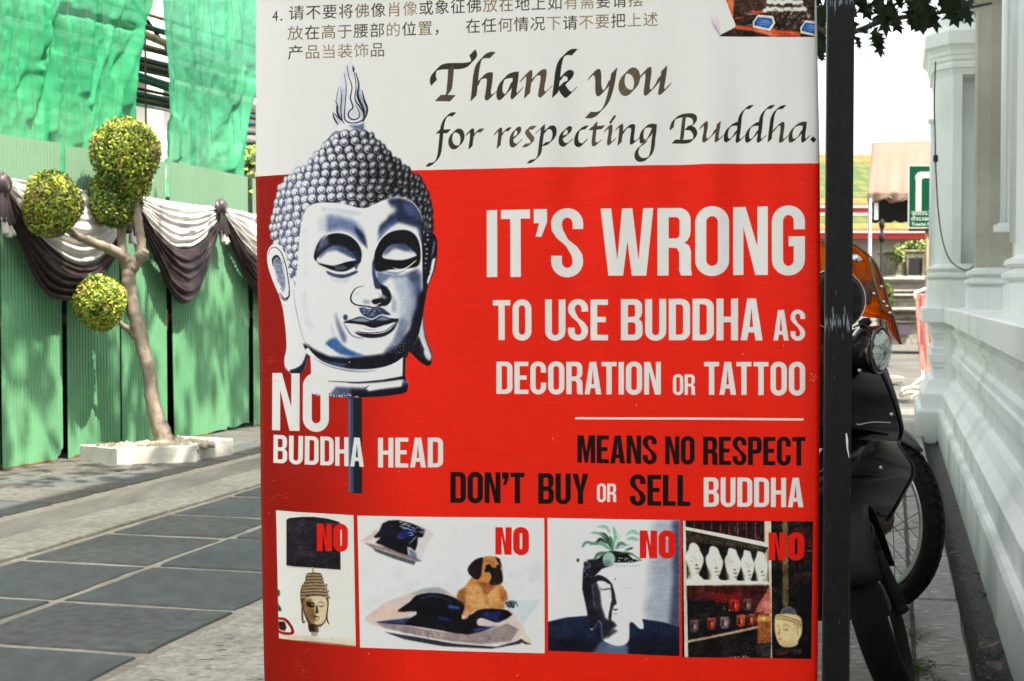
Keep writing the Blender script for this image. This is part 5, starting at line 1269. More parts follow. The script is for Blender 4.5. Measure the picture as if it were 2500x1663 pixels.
fence = empty('corrugated_fence', F0, 'green corrugated steel fence behind the clipped tree', 'fence')
pitch = abs(ft(88) - ft(79.8))
def panel(px0, px1, z0, z1, off=0.0, bend=0.0, bot=(0.02, 0.02), notch=None, lean=0.0, tt=None):
    t0, t1 = tt or (ft(px0), ft(px1))
    n = int((t1 - t0) / pitch * 8)
    b = MB(); P_ = []
    R_ = 14
    ph = random.uniform(0, 6)
    for j in range(R_ + 1):
        v = j / R_; row_ = []
        for i in range(n + 1):
            u = i / n; t = t0 + (t1 - t0) * u
            zb = bot[0] + (bot[1] - bot[0]) * u + .012 * math.sin(u * 9 + ph)
            if notch and u > notch[0]: zb += notch[1] * ((u - notch[0]) / (1 - notch[0])) ** 1.5
            zt = z0 + (z1 - z0) * u
            z = zb + (zt - zb) * v
            q_ = (t / pitch) % 1.0 - .5
            d = off + .004 * math.cos(2 * math.pi * q_) - .018 * math.exp(-(q_ / .19) ** 2) + bend * (u - .5) * (1 - v) ** 2 + .008 * math.sin(v * 3 + ph) * math.sin(u * 3.1)
            row_.append(fp(t + lean * (v - .5), d, z))
        P_.append(row_)
    b.grid(P_)
    return b.build('panel', M_sheet, fence, smooth=True)
random.seed(3)
panel(-330, -168, 2.2, 2.2)
panel(-165, -2, 2.2, 2.2)
panel(3.5, 152, fz(3, 326), fz(150, 349), .0, .0, notch=(.8, .12), bot=(.0, .0))
panel(161, 290, fz(161, 356), fz(290, 372), .01, bot=(-.0, .02))
panel(297, 410, fz(297, 378), fz(410, 395), .0, bot=(.02, .02))
panel(422, 549, fz(414, 394), fz(524, 415), .004, lean=-.05, bot=(.02, .03))
panel(534, 611, fz(522, 414), fz(607, 431), -.014, bot=(.05, .05))
panel(619, 740, fz(612, 434), fz(740, 455), .0)
tq = ft(742)
for k in range(9):
    panel(0, 0, 2.17 + .02 * (k % 3), 2.19, off=.006 * (k % 2), tt=(tq, tq + .62)); tq += .635
for px in (157, 293, 416, 615):                           # timber posts and rails seen through the gaps
    t = ft(px); b = MB()
    M = Matrix.Translation(fp(t, -.06)) @ Matrix.Rotation(math.atan2(FD.y, FD.x), 4, 'Z')
    b.box(-.03, .03, -.02, .02, .88, 1.04, M, bev=.003); b.build('batten', M_wood, fence)
    b = MB(); b.box(-.028, .028, -.02, .02, 1.74, 1.86, M, bev=.003); b.build('batten', M_wood, fence)
b = MB(); M = Matrix.Translation(fp(3, -.18)) @ Matrix.Rotation(math.atan2(FD.y, FD.x), 4, 'Z')
for z in (.95, 1.8): b.box(-7, 9, -.02, .02, z, z + .06, M)
b.build('rail', M_wood, fence)
b = MB(); b.box(-7, 3.2, -.01, .01, 0, 1.95, M @ Matrix.Translation((0, .10, 0))); b.build('gap_shade_sheet', M_dark, fence)  # dark sheets added as the shade seen through the fence gaps
b = MB(); b.box(.2, 9, -.01, .01, 0, 2.02, M @ Matrix.Translation((0, .14, 0))); b.build('gap_shade_sheet', M_dark, fence)

# ================================================================== black and white mourning swags
def cloth_extra(sheen):
    def ex(m, N, L, b, tc, cur):
        b.inputs['Sheen Weight'].default_value = sheen; b.inputs['Sheen Roughness'].default_value = .4
    return ex
M_wcloth = mat('white_cloth', (.58, .55, .53), .8, noise=(6, .04), extra=cloth_extra(.05))
M_bcloth = mat('black_satin_cloth', (.022, .012, .013), .45, noise=(6, .15), spec=.2, extra=cloth_extra(.12))
def swag(pxa, ya, pxb, yb, lw, lb, label, pw=.85, pb=.85, seed=1):
    """hung between (pxa, ya) and (pxb, yb); lw, lb: lowest photo point of white and of black"""
    rg = random.Random(seed); OFF = .05
    ta, tb = ft(pxa, OFF), ft(pxb, OFF); za, zb = fz(pxa, ya, OFF), fz(pxb, yb, OFF)
    e = empty('swag', fp((ta + tb) / 2, OFF, 1.3), label, 'drapery', 'black and white swags pinned along the green fence')
    def shape(u, um, p):
        q = u / um if u < um else (1 - u) / (1 - um)
        return math.sin(math.pi / 2 * min(1, max(0, q))) ** p
    def low(pt): return (ft(pt[0], OFF) - ta) / (tb - ta), fz(pt[0], pt[1], OFF)
    uw, zw = low(lw); ub, zb_ = low(lb)
    NU, NV = 72, 56
    ph = [rg.uniform(0, 6) for _ in range(4)]
    def surf(u, v, w):
        t = ta + (tb - ta) * u
        zt = za + (zb - za) * u - .02 * math.sin(math.pi * u)
        ztw = zt - (za + (zb - za) * uw - zw) * shape(u, uw, pw) - .02
        ztb = zt - (za + (zb - za) * ub - zb_) * shape(u, ub, pb) - .04
        z = zt + (ztw - zt) * v if w else ztw + (ztb - ztw) * v
        vv = v if w else v
        k = 6 if w else 5
        f = abs(math.sin(math.pi * k * (vv ** 1.15) + ph[0] + 1.1 * u)) ** 1.4 + .35 * math.sin(math.pi * (2 * k + 3) * vv + ph[1] + 2 * u)
        open_ = math.sin(math.pi * u) ** .6
        d = OFF + (.012 + .034 * f) * open_ * (.35 + .65 * vv) + .045 * open_ * math.sin(math.pi * min(1, .2 + .8 * vv)) + (0 if w else .025 * open_)
        d += .016 * noise.noise(Vector((u * 5 + seed, v * 3, w * 7.0))) * open_ + .008 * noise.noise(Vector((u * 13, v * 15 + seed, w * 3.0)))
        e_ = min(u, 1 - u)
        d += .012 * math.exp(-e_ / .16) * math.sin(v * 26 + e_ * 30 + ph[2]); z += .012 * noise.noise(Vector((u * 9 + seed, w, v * 2))) * (v if not w else 1 - v if 0 else v)
        return fp(t, d, z)
    for w, nm, m in ((1, 'white_cloth', M_wcloth), (0, 'black_cloth', M_bcloth)):
        b = MB(); b.grid([[surf(i / NU, j / NV, w) for i in range(NU + 1)] for j in range(NV + 1)])
        solid(b.build(nm, m, e, smooth=True), .003)
    return e
swag(-245, 392, 6, 440, (-130, 560), (-125, 640), 'swag of white over black cloth left of the left knot, cut by the frame', seed=4)
swag(6, 432, 318, 474, (195, 636), (132, 712), 'swag of white over black cloth behind the round left tree balls', pw=.8, pb=.72, seed=7)
swag(318, 472, 541, 506, (432, 596), (437, 722), 'swag of white over black cloth with pointed hem, right of the tree', pw=.95, pb=1.15, seed=2)
swag(541, 506, 765, 540, (650, 640), (655, 728), 'swag of white over black cloth running behind the banner', pw=.95, pb=.8, seed=9)
def knot(px, py, label, s=1.0, seed=1):
    rg = random.Random(seed)
    OFF = .10; z = fz(px, py, OFF); c = fp(ft(px, OFF), OFF, z)
    e = empty('cloth_knot', c, label, 'knot', 'cloth knots between the swags')
    b = MB(); P_ = []
    ph = rg.uniform(0, 6)
    for i in range(17):
        a = math.pi * i / 16; row_ = []
        for j in range(29):
            q = 2 * math.pi * j / 28
            r = .062 * s * (1 + .13 * math.sin(5 * q + ph + 2 * a) + .08 * math.sin(9 * q + 3 * a))
            row_.append(c + FD * (r * 1.15 * math.sin(a) * math.cos(q)) + FN * (r * .8 * math.sin(a) * math.sin(q)) + Vector((0, 0, r * 1.05 * math.cos(a))))
        P_.append(row_)
    b.grid(P_); b.build('rosette', M_bcloth2, e, smooth=True)
    for nm, m, w0, w1, ln, dz, ox in (('black_tail', M_bcloth2, .03, .075, .20, -.04, .03), ('white_tail', M_wcloth, .03, .06, .11, -.20, .045)):
        b = MB(); P_ = []
        for i in range(9):
            v = i / 8; row_ = []
            for j in range(15):
                u = j / 14 - .5
                w = (w0 + (w1 - w0) * v) * s
                row_.append(c + FD * (2 * w * u + ox * s * v) + FN * (.02 + .018 * math.sin(u * 22 + ph) * (.3 + v)) + Vector((0, 0, dz * s - ln * s * v - .012 * math.cos(u * 9) * v)))
            P_.append(row_)
        b.grid(P_); solid(b.build(nm, m, e, smooth=True), .003)
M_bcloth2 = mat('faded_black_satin', (.04, .026, .03), .45, noise=(8, .2), extra=cloth_extra(.4))
knot(8, 450, 'dark cloth knot at the left edge of the picture', 1.05, 3)
knot(318, 492, 'cloth knot hidden behind the trunk fork, its white tail showing', 1.0, 5)
knot(541, 506, 'dark cloth knot nearest the banner, standing out on the fence', .95, 8)

# ================================================================== green scaffold nets
def net_mat(name, col, dens, th=.34):
    m = bpy.data.materials.new(name); m.use_nodes = True
    N, L = m.node_tree.nodes, m.node_tree.links
    N.remove(N['Principled BSDF']); out = N['Material Output']
    tc = N.new('ShaderNodeTexCoord')
    # faint vertical seam threads and cloudy density
    no = N.new('ShaderNodeTexNoise'); no.inputs['Scale'].default_value = 1.6; no.inputs['Detail'].default_value = 6; L.new(tc.outputs['Object'], no.inputs['Vector'])
    r = N.new('ShaderNodeMapRange'); r.inputs[1].default_value = .3; r.inputs[2].default_value = .7; r.inputs[3].default_value = .66; r.inputs[4].default_value = 1.22; L.new(no.outputs[0], r.inputs[0])
    h = N.new('ShaderNodeHueSaturation'); h.inputs['Color'].default_value = (*col, 1); L.new(r.outputs[0], h.inputs['Value'])
    d = N.new('ShaderNodeBsdfDiffuse'); t = N.new('ShaderNodeBsdfTranslucent'); g = N.new('ShaderNodeBsdfGlossy'); g.inputs['Roughness'].default_value = .38; g.inputs['Color'].default_value = (.55, .9, .7, 1)
    L.new(h.outputs[0], d.inputs['Color']); L.new(h.outputs[0], t.inputs['Color'])
    a = N.new('ShaderNodeMixShader'); a.inputs[0].default_value = .42; L.new(d.outputs[0], a.inputs[1]); L.new(t.outputs[0], a.inputs[2])
    g2 = N.new('ShaderNodeMixShader'); g2.inputs[0].default_value = .0; L.new(a.outputs[0], g2.inputs[1]); L.new(g.outputs[0], g2.inputs[2])
    tr = N.new('ShaderNodeBsdfTransparent'); tr.inputs[0].default_value = (.75, 1, .85, 1)
    f = N.new('ShaderNodeMixShader'); f.inputs[0].default_value = 1 - dens; L.new(g2.outputs[0], f.inputs[1]); L.new(tr.outputs[0], f.inputs[2])
    L.new(f.outputs[0], out.inputs['Surface'])
    return m
M_net = net_mat('green_debris_net', (.05, .33, .155), .94)
M_net2 = net_mat('green_debris_net_old', (.075, .35, .195), .92)
def seg_d(px, py, a, b):
    ax, ay = a; bx, by = b
    dx, dy = bx - ax, by - ay
    t = max(0, min(1, ((px - ax) * dx + (py - ay) * dy) / (dx * dx + dy * dy)))
    return math.hypot(px - ax - t * dx, py - ay - t * dy), ((px - ax) * dy - (py - ay) * dx) / math.hypot(dx, dy)
def net(name, left, right, y0, y1, folds, m, label, OFF=-.42, seed=1):
    """left/right edges as (x, y) polylines measured on the photo; hangs on its own plane behind the fence"""
    rg = random.Random(seed)
    b = MB(); P_ = []
    NX, NY = 190, 150
    lx = lambda y: float(np.interp(y, [p[1] for p in left], [p[0] for p in left]))
    rx = lambda y: float(np.interp(y, [p[1] for p in right], [p[0] for p in right]))
    w = [(rg.uniform(.01, .022), rg.uniform(0, 6), rg.uniform(-.15, .15)) for _ in range(5)]
    for j in range(NY + 1):
        y = y0 + (y1 - y0) * j / NY; row_ = []
        for i in range(NX + 1):
            x = lx(y) + (rx(y) - lx(y)) * i / NX
            d = 0
            for (amp, ph, sk), fr in zip(w, (55, 38, 24, 90, 130)): d += amp * math.sin((x + sk * y) / fr * 2 * math.pi + ph) * (.8 if fr > 50 else .35)
            d += .013 * noise.noise(Vector((x * .07, y * .03, seed))) + .0045 * noise.noise(Vector((x * .17 + y * .05, y * .09, seed + 4)))
            for a, c_, wd, am in folds:
                dd, sd_ = seg_d(x, y, a, c_)
                d += am * math.exp(-(dd / wd) ** 2)
            t = ft(x, OFF)
            row_.append(fp(t, OFF + d, fz(x, y, OFF)))
        P_.append(row_)
    b.grid(P_)
    o = b.build(name, m, None, smooth=True)
    return tag(o, label, 'net', 'green debris nets hung on the scaffold')
S3 = .3188
def c1(x, y): return (x * S3, y * S3)
net('debris_net', [(-120, -260), (-120, 420)], [(378, -260), (373, 0), (360, 60), (354, 95), (348, 110), (342, 190), (334, 270), (330, 420)], -260, 480,
    [(c1(550, 85), c1(300, 900), 9, -.05), (c1(540, 100), c1(600, 1100), 7, .06), (c1(520, 120), c1(480, 600), 6, -.06), (c1(290, 530), c1(240, 900), 10, .05), (c1(480, 420), c1(420, 1000), 12, .05), (c1(1080, 240), c1(980, 800), 8, .055), (c1(1060, 240), c1(900, 560), 7, -.045), (c1(1050, 260), c1(860, 1000), 10, .05),
     (c1(560, 95), c1(1080, 230), 7, -.05), (c1(300, 40), c1(280, 540), 7, .06), (c1(360, 60), c1(340, 400), 7, .05), (c1(540, 60), c1(180, 700), 10, -.04), (c1(700, 160), c1(640, 700), 9, .035), (c1(950, 20), c1(680, 800), 7, .035)], M_net, 'green net at the top left, gathered in sharp folds from a tie point', seed=3)
net('debris_net', [(401, -260), (401, 230), (404, 420)], [(690, -260), (640, 60), (628, 195), (617, 260), (607, 319), (593, 424)], -260, 480,
    [(c1(1960, 640), c1(1740, 1300), 6, .06), (c1(1930, 540), c1(1700, 1100), 12, -.04), (c1(1900, 540), c1(1800, 800), 8, .04), (c1(1300, 600), c1(1380, 1200), 9, .05), (c1(1330, 700), c1(1400, 1240), 7, -.04), (c1(1290, 0), c1(1280, 900), 6, .04), (c1(1350, 900), c1(1330, 1230), 5, .05), (c1(1860, 600), c1(1760, 1290), 9, .04), (c1(1270, 0), c1(1262, 1200), 4, .05)], M_net2, 'flatter paler green net beside the banner with pipes showing through', seed=11)
# sewn threads down the nets
b = MB()
for px in (12, 52, 95, 172, 215, 262, 300, 430, 470, 498, 520, 566, 590):
    P_ = []
    for j in range(40):
        y = -200 + 560 * j / 39
        x = px + 5 * math.sin(y * .021 + px) + (y * -.03 if px < 380 else y * .01)
        P_.append(fp(ft(x, -.33), -.33, fz(x, y, -.33)))
    b.tube(P_, .0022, 5, cap=False)
o = b.build('net_stitching', mat('brown_thread', (.09, .13, .07), .9), None); tag(o, 'thin brown stitched threads running down the green nets', 'stitching', kind='stuff')

# ================================================================== scaffold and the building behind the nets
scaf = empty('scaffold', fp(2, -1.2), 'tubular scaffold with teal and rusty pipes behind the green nets', 'scaffold')
def pipe(pts, r, m):
    b = MB(); b.tube(pts, r, 10); b.build('pipe', m, scaf, smooth=True)
for y, m, r, tl in ((36, M_rust, .016, 1), (118, M_rust, .030, 1), (149, M_teal, .026, 1), (164, M_rust, .028, 1), (176, M_teal, .014, 1), (222, M_dark, .014, .5), (235, M_teal, .026, 1), (248, M_rust, .026, 1), (260, M_alu, .018, 1)):
    o_ = -1.0
    t = ft(372, o_)
    z = fz(372, y, o_)
    pipe([fp(t - 3.5, o_, z - .06), fp(t + 4, o_, z + .06)], r, m)
for (x0, y0, x1, y1), m, r in (((352, 62, 402, 78), M_teal, .026), ((350, 80, 404, 104), M_pink, .034), ((366, 52, 394, 92), M_dark, .016), ((342, 183, 402, 203), M_teal, .026), ((342, 192, 402, 212), M_teal, .026)):
    o_ = -.8
    a, c_ = fp(ft(x0, o_), o_, fz(x0, y0, o_)), fp(ft(x1, o_), o_, fz(x1, y1, o_))
    d = c_ - a
    pipe([a - d * 1.2, c_ + d * 3.2], r, m)
for px, r in ((360, .008), (475, .026), (250, .026), (120, .026), (-20, .026), (560, .022)):
    o_ = -.9; p = fp(ft(px, o_), o_); pipe([(p.x, p.y, 0), (p.x, p.y, 5.5)], r, M_teal if px != 360 else M_rust)
for y in (300, 322, 345):
    o_ = -.75; pipe([fp(ft(560, o_), o_, fz(560, y, o_)), fp(ft(700, o_), o_, fz(700, y + 6, o_))], .022, M_teal)
M_cream = mat('cream_render', (.62, .60, .52), .8, mix2=((.50, .48, .42), 1.5, .4, .65), bump=(20, .2, .005))
hall2 = empty('white_building', fp(4, -4.6), 'pale plastered building with a round column behind the scaffold', 'building')
M = Matrix.Translation(fp(4, -4.6)) @ Matrix.Rotation(math.atan2(FD.y, FD.x), 4, 'Z')
b = MB(); b.box(-14, 16, -.2, 2, 0, 3.9, M); b.build('wall', M_cream, hall2)
b = MB(); p = fp(ft(380, -2.6), -2.6); b.tube([(p.x, p.y, 0), (p.x, p.y, 6)], .10, 20); b.build('column', M_cream, hall2, smooth=True)
b = MB(); b.box(-14, 16, -.5, 2.2, 3.9, 4.0, M); b.build('cornice', M_cream, hall2)
for i in range(9):
    b = MB(); b.box(-13 + i * 3.1, -11.9 + i * 3.1, -.235, -.19, 1.2, 2.9, M, bev=.01); b.build('shutter', mat('grey_shutter', (.22, .25, .22), .6, noise=(8, .2)), hall2)

# ================================================================== clipped tree in its planter
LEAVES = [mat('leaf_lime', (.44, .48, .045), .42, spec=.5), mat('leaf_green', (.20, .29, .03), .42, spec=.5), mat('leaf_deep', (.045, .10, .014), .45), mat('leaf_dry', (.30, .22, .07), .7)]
def ball(c, r, n, seed, weights=(.34, .36, .22, .08), lump=.13, leaf=.021, zs=1.0):
    rs = np.random.RandomState(seed)
    d = rs.normal(size=(n, 3)); d /= np.linalg.norm(d, axis=1)[:, None]
    lumps = rs.normal(size=(26, 3)); lumps /= np.linalg.norm(lumps, axis=1)[:, None]
    k = 1 + lump * (np.exp(8 * (d @ lumps.T - 1)).sum(1) - 1.6) * .6
    rad = r * k * (1 - .20 * rs.rand(n) ** 2.2 + .07 * rs.rand(n) * (rs.rand(n) < .10))
    p = d * rad[:, None] * np.array([1, 1, zs])
    nrm = d + rs.normal(size=(n, 3)) * .8; nrm /= np.linalg.norm(nrm, axis=1)[:, None]
    a = np.cross(nrm, rs.normal(size=(n, 3))); a /= np.linalg.norm(a, axis=1)[:, None]
    bb = np.cross(nrm, a)
    s = leaf * (.65 + .7 * rs.rand(n))[:, None]
    tilt = nrm * s * .25
    V = np.stack([p - a * s * .55, p - bb * s * .36 - tilt * .4, p + a * s * .62, p + bb * s * .36 - tilt * .4], 1).reshape(-1, 3) + np.array(c)
    me = bpy.data.meshes.new('crown')
    F = np.arange(4 * n).reshape(-1, 4)
    core = MB()
    m0 = MB()
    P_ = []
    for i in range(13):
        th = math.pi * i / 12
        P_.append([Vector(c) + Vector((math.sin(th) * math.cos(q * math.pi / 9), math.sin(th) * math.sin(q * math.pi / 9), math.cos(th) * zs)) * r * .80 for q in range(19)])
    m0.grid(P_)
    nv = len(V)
    allv = V.tolist() + m0.v
    allf = F.tolist() + [[k_ + nv for k_ in f] for f in m0.f]
    me.from_pydata(allv, [], allf)
    mi = rs.choice(4, size=n, p=weights)
    pt = lumps[:9] @ d.T                                  # a few dry patches, and shaded hollows put in as deeper leaf colour
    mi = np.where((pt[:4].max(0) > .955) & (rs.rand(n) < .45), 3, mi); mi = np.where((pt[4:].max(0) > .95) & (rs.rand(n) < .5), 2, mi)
    mi = mi.tolist() + [4] * len(m0.f)
    me.polygons.foreach_set('material_index', mi)
    me.update()
    return me
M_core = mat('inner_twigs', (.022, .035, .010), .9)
def dep(px, py, d): return at(px, py, d)
M_bark = mat('pale_bark', (.235, .195, .15), .8, mix2=((.09, .07, .045), 16, .52, .72), noise=(50, .12), bump=(34, .6, .01))
topi = empty('topiary_tree', at(400, 1085, 10.0), 'clipped topiary tree with four round leaf balls growing from a white planter', 'tree')
TD = 10.05
def tr_(name, pts, parent=topi):
    b = MB(); Q = spl([(*at(x, y, TD + dd), w * (TD + dd) / FPX / 2) for x, y, w, dd in pts], 6)
    b.tube([q[:3] for q in Q], [q[3] * (1 + .06 * math.sin(i * 1.9) + .04 * math.sin(i * 3.7)) for i, q in enumerate(Q)], 14)
    return b.build(name, M_bark, parent, smooth=True)
trunk = tr_('trunk', [(408, 1095, 56, 0), (398, 1062, 44, 0), (374, 990, 36, 0), (366, 915, 33, 0), (352, 860, 34, 0), (338, 800, 36, 0), (322, 745, 35, 0), (314, 700, 35, 0), (314, 662, 36, 0), (322, 638, 30, 0)])
tr_('branch', [(318, 650, 34, 0), (300, 626, 30, -.05), (262, 606, 25, -.20), (215, 588, 21, -.38), (180, 572, 18, -.50), (140, 540, 16, -.62)])
tr_('branch', [(322, 655, 32, 0), (338, 632, 26, 0), (345, 600, 22, 0), (340, 560, 21, 0), (332, 510, 22, 0), (326, 470, 17, 0), (318, 420, 14, 0)])
tr_('branch', [(312, 650, 26, .03), (300, 615, 22, .05), (296, 570, 20, .06), (290, 530, 16, .05), (284, 500, 14, .04)])
tr_('branch', [(332, 820, 26, 0), (318, 806, 18, 0), (300, 795, 14, -.06), (270, 765, 11, -.12), (250, 745, 9, -.2)])
tr_('stub', [(336, 640, 22, 0), (350, 622, 26, -.03), (357, 612, 18, -.04)])
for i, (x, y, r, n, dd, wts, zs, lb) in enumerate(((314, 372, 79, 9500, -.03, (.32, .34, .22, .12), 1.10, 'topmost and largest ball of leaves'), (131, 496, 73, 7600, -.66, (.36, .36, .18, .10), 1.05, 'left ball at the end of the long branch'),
                                        (276, 490, 64, 6500, .04, (.12, .36, .48, .04), 1.05, 'darker ball behind the trunk, in shade'), (244, 738, 64, 6500, -.20, (.40, .34, .18, .08), 1.05, 'lowest ball beside the trunk'))):  # ball behind the trunk: its shade painted as a deeper leaf mix
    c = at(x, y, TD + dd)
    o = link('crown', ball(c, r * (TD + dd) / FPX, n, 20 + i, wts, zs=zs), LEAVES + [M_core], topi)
    o['label'] = lb
extra = at(332, 452, TD)                                  # loose leaves hanging under the top ball
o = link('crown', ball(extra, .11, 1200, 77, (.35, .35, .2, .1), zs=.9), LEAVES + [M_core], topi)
o['label'] = 'ragged tuft hanging under the top ball'

planter = empty('planter', Vector((-2.4, 9.9, 0)), 'low white planter box filled with white pebbles under the clipped tree', 'planter')
A0 = Vector((-2.645, 9.575, 0)); uf = Vector((.50, .185, 0)).normalized(); ul = Vector((-.29, .225, 0)).normalized()
Wf = .53; Wl = .31; PH = .128; TH_ = .05
def pbox(o_, a, wa, b_, wb, z0, z1, name, m=M_whitewash, parent=None):
    mb = MB(); P_ = [o_, o_ + a * wa, o_ + a * wa + b_ * wb, o_ + b_ * wb]
    bm = bmesh.new()
    vs = [bm.verts.new(p + Vector((0, 0, z))) for z in (z0, z1) for p in P_]
    for f in ((3, 2, 1, 0), (4, 5, 6, 7), (0, 1, 5, 4), (1, 2, 6, 5), (2, 3, 7, 6), (3, 0, 4, 7)): bm.faces.new([vs[i] for i in f])
    bmesh.ops.recalc_face_normals(bm, faces=bm.faces)
    bmesh.ops.bevel(bm, geom=list(bm.edges), offset=.004, segments=1, affect='EDGES')
    me = bpy.data.meshes.new(name); bm.to_mesh(me); bm.free()
    return link(name, me, m, parent)
pbox(A0, uf, Wf, ul, TH_, 0, PH, 'wall', parent=planter)
pbox(A0 + ul * (TH_ + .001), uf, TH_, ul, Wl, 0, PH - .002, 'wall', parent=planter)
pbox(A0 + ul * (Wl + .055), uf, 1.0, ul, TH_, 0, PH - .003, 'wall', parent=planter)
B0 = A0 + uf * (Wf + .002) + ul * .06; uk = Vector((.24, .52, 0)).normalized()
pbox(B0, uk, .42, Vector((-uk.y, uk.x, 0)), TH_, 0, PH + .004, 'wall', parent=planter)
pbox(B0 + uk * .425, Vector((-uk.y, uk.x, 0)), .5, uk, TH_, 0, PH, 'wall', parent=planter)
mb = MB(); q = A0 + uf * .02 + ul * .02
mb.add([q + Vector((0, 0, PH - .035)), q + uf * (Wf + .0) + Vector((0, 0, PH - .035)), q + uf * (Wf + .25) + ul * .34 + Vector((0, 0, PH - .035)), q + ul * .34 + Vector((0, 0, PH - .035))], [(0, 1, 2, 3)])
mb.build('soil', M_earth, planter)
M_peb = mat('white_pebble', (.42, .36, .27), .7, mix2=((.55, .38, .22), 9, .55, .72))
pm = MB(); pr_ = random.Random(6)
ico = bmesh.new(); bmesh.ops.create_icosphere(ico, subdivisions=1, radius=1); iv = [v.co.copy() for v in ico.verts]; if_ = [[v.index for v in f.verts] for f in ico.faces]; ico.free()
for i in range(520):
    a, c_ = pr_.uniform(.05, .98), pr_.uniform(.09, .98)
    p = A0 + uf * (a * .60) + ul * (c_ * .35) + uk * (a * .15)
    if i % 3 == 0: p = B0 + uk * pr_.uniform(.02, .40) + Vector((-uk.y, uk.x, 0)) * pr_.uniform(.06, .46)
    s = pr_.uniform(.014, .034)
    M = Matrix.Rotation(pr_.uniform(0, 6), 4, 'Z')
    pm.add([p + Vector((0, 0, PH - .028 + pr_.uniform(0, .03))) + M @ Vector((v.x * s * pr_.uniform(1.1, 1.35), v.y * s * pr_.uniform(.8, 1), v.z * s * .7)) for v in iv], if_)
o = pm.build('pebbles', M_peb, planter, smooth=True); o['kind'] = 'stuff'
# ================================================================== the shade tree, its crown above the picture
M_bark2 = mat('dark_bark', (.05, .042, .034), .85, noise=(14, .35), bump=(20, .8, .02))
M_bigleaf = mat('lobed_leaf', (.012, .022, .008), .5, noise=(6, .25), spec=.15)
tree = empty('shade_tree', (-.55, 8.6, 0), 'dark lobed leaves of an overhanging tree against the sky, top right', 'tree')
b = MB(); tpts = spl([(-.55, 8.6, 0, .17), (-.50, 8.6, 1.2, .14), (-.42, 8.55, 2.4, .12), (-.35, 8.5, 3.5, .11), (-.4, 8.5, 4.4, .09), (-.2, 8.2, 6.0, .07), (.1, 7.9, 7.2, .05)], 6)
b.tube([q[:3] for q in tpts], [q[3] for q in tpts], 14); b.build('trunk', M_bark2, tree, smooth=True)
limbs = [[(-.36, 8.5, 3.3, .07), (.5, 8.1, 3.5, .05), (1.1, 7.5, 3.3, .032), tuple(at(1985, 60, 7.0)) + (.016,), tuple(at(2180, 45, 7.0)) + (.013,), tuple(at(2330, 25, 7.1)) + (.010,), tuple(at(2420, 8, 7.2)) + (.006,)],
         [(-.3, 8.3, 5.6, .06), (-.1, 8.4, 6.8, .04), (.1, 8.7, 7.6, .02)], [(-.4, 8.5, 4.2, .05), (-.3, 8.0, 5.0, .03), (.3, 7.4, 5.4, .015)], [(-.4, 8.5, 4.0, .05), (-.9, 9.2, 4.8, .03), (-1.3, 9.8, 5.2, .015)]]
for L_ in limbs:
    b = MB(); q = spl(L_, 7); b.tube([p[:3] for p in q], [p[3] for p in q], 8); b.build('limb', M_bark2, tree, smooth=True)
lobed = [(0, 0), (.10, .10), (.30, .16), (.20, .26), (.16, .38), (.42, .50), (.24, .52), (.14, .62), (.26, .80), (.10, .78), (.0, 1.0), (-.10, .80), (-.24, .84), (-.13, .63), (-.26, .54), (-.40, .56), (-.16, .40), (-.19, .28), (-.32, .20), (-.10, .10)]
def leafv(p, d, up, L_, curl=.25):
    d = d.normalized(); s = d.cross(up)
    if s.length < 1e-4: s = Vector((1, 0, 0))
    s.normalize(); n = s.cross(d)
    V = [p + d * (y * L_) + s * (x * L_) + n * (-curl * L_ * (x * x * 2 + y * y * .5)) for x, y in lobed] 
    V.append(p + d * (.45 * L_) + n * (-.02 * L_))
    k = len(lobed)
    return V, [(i, (i + 1) % k, k) for i in range(k)]
lr = random.Random(21)
b = MB()
def sprig(c, n, spread, L0=.14, droop=.8):
    for i in range(n):
        p = c + Vector((lr.gauss(0, spread), lr.gauss(0, spread), lr.gauss(0, spread * .5)))
        d = Vector((lr.gauss(0, .6), lr.gauss(0, .6), -droop + lr.gauss(0, .4)))
        V, F_ = leafv(p, d, Vector((lr.gauss(0, 1), lr.gauss(0, 1), .6)), L0 * lr.uniform(.7, 1.2)); b.add(V, F_)
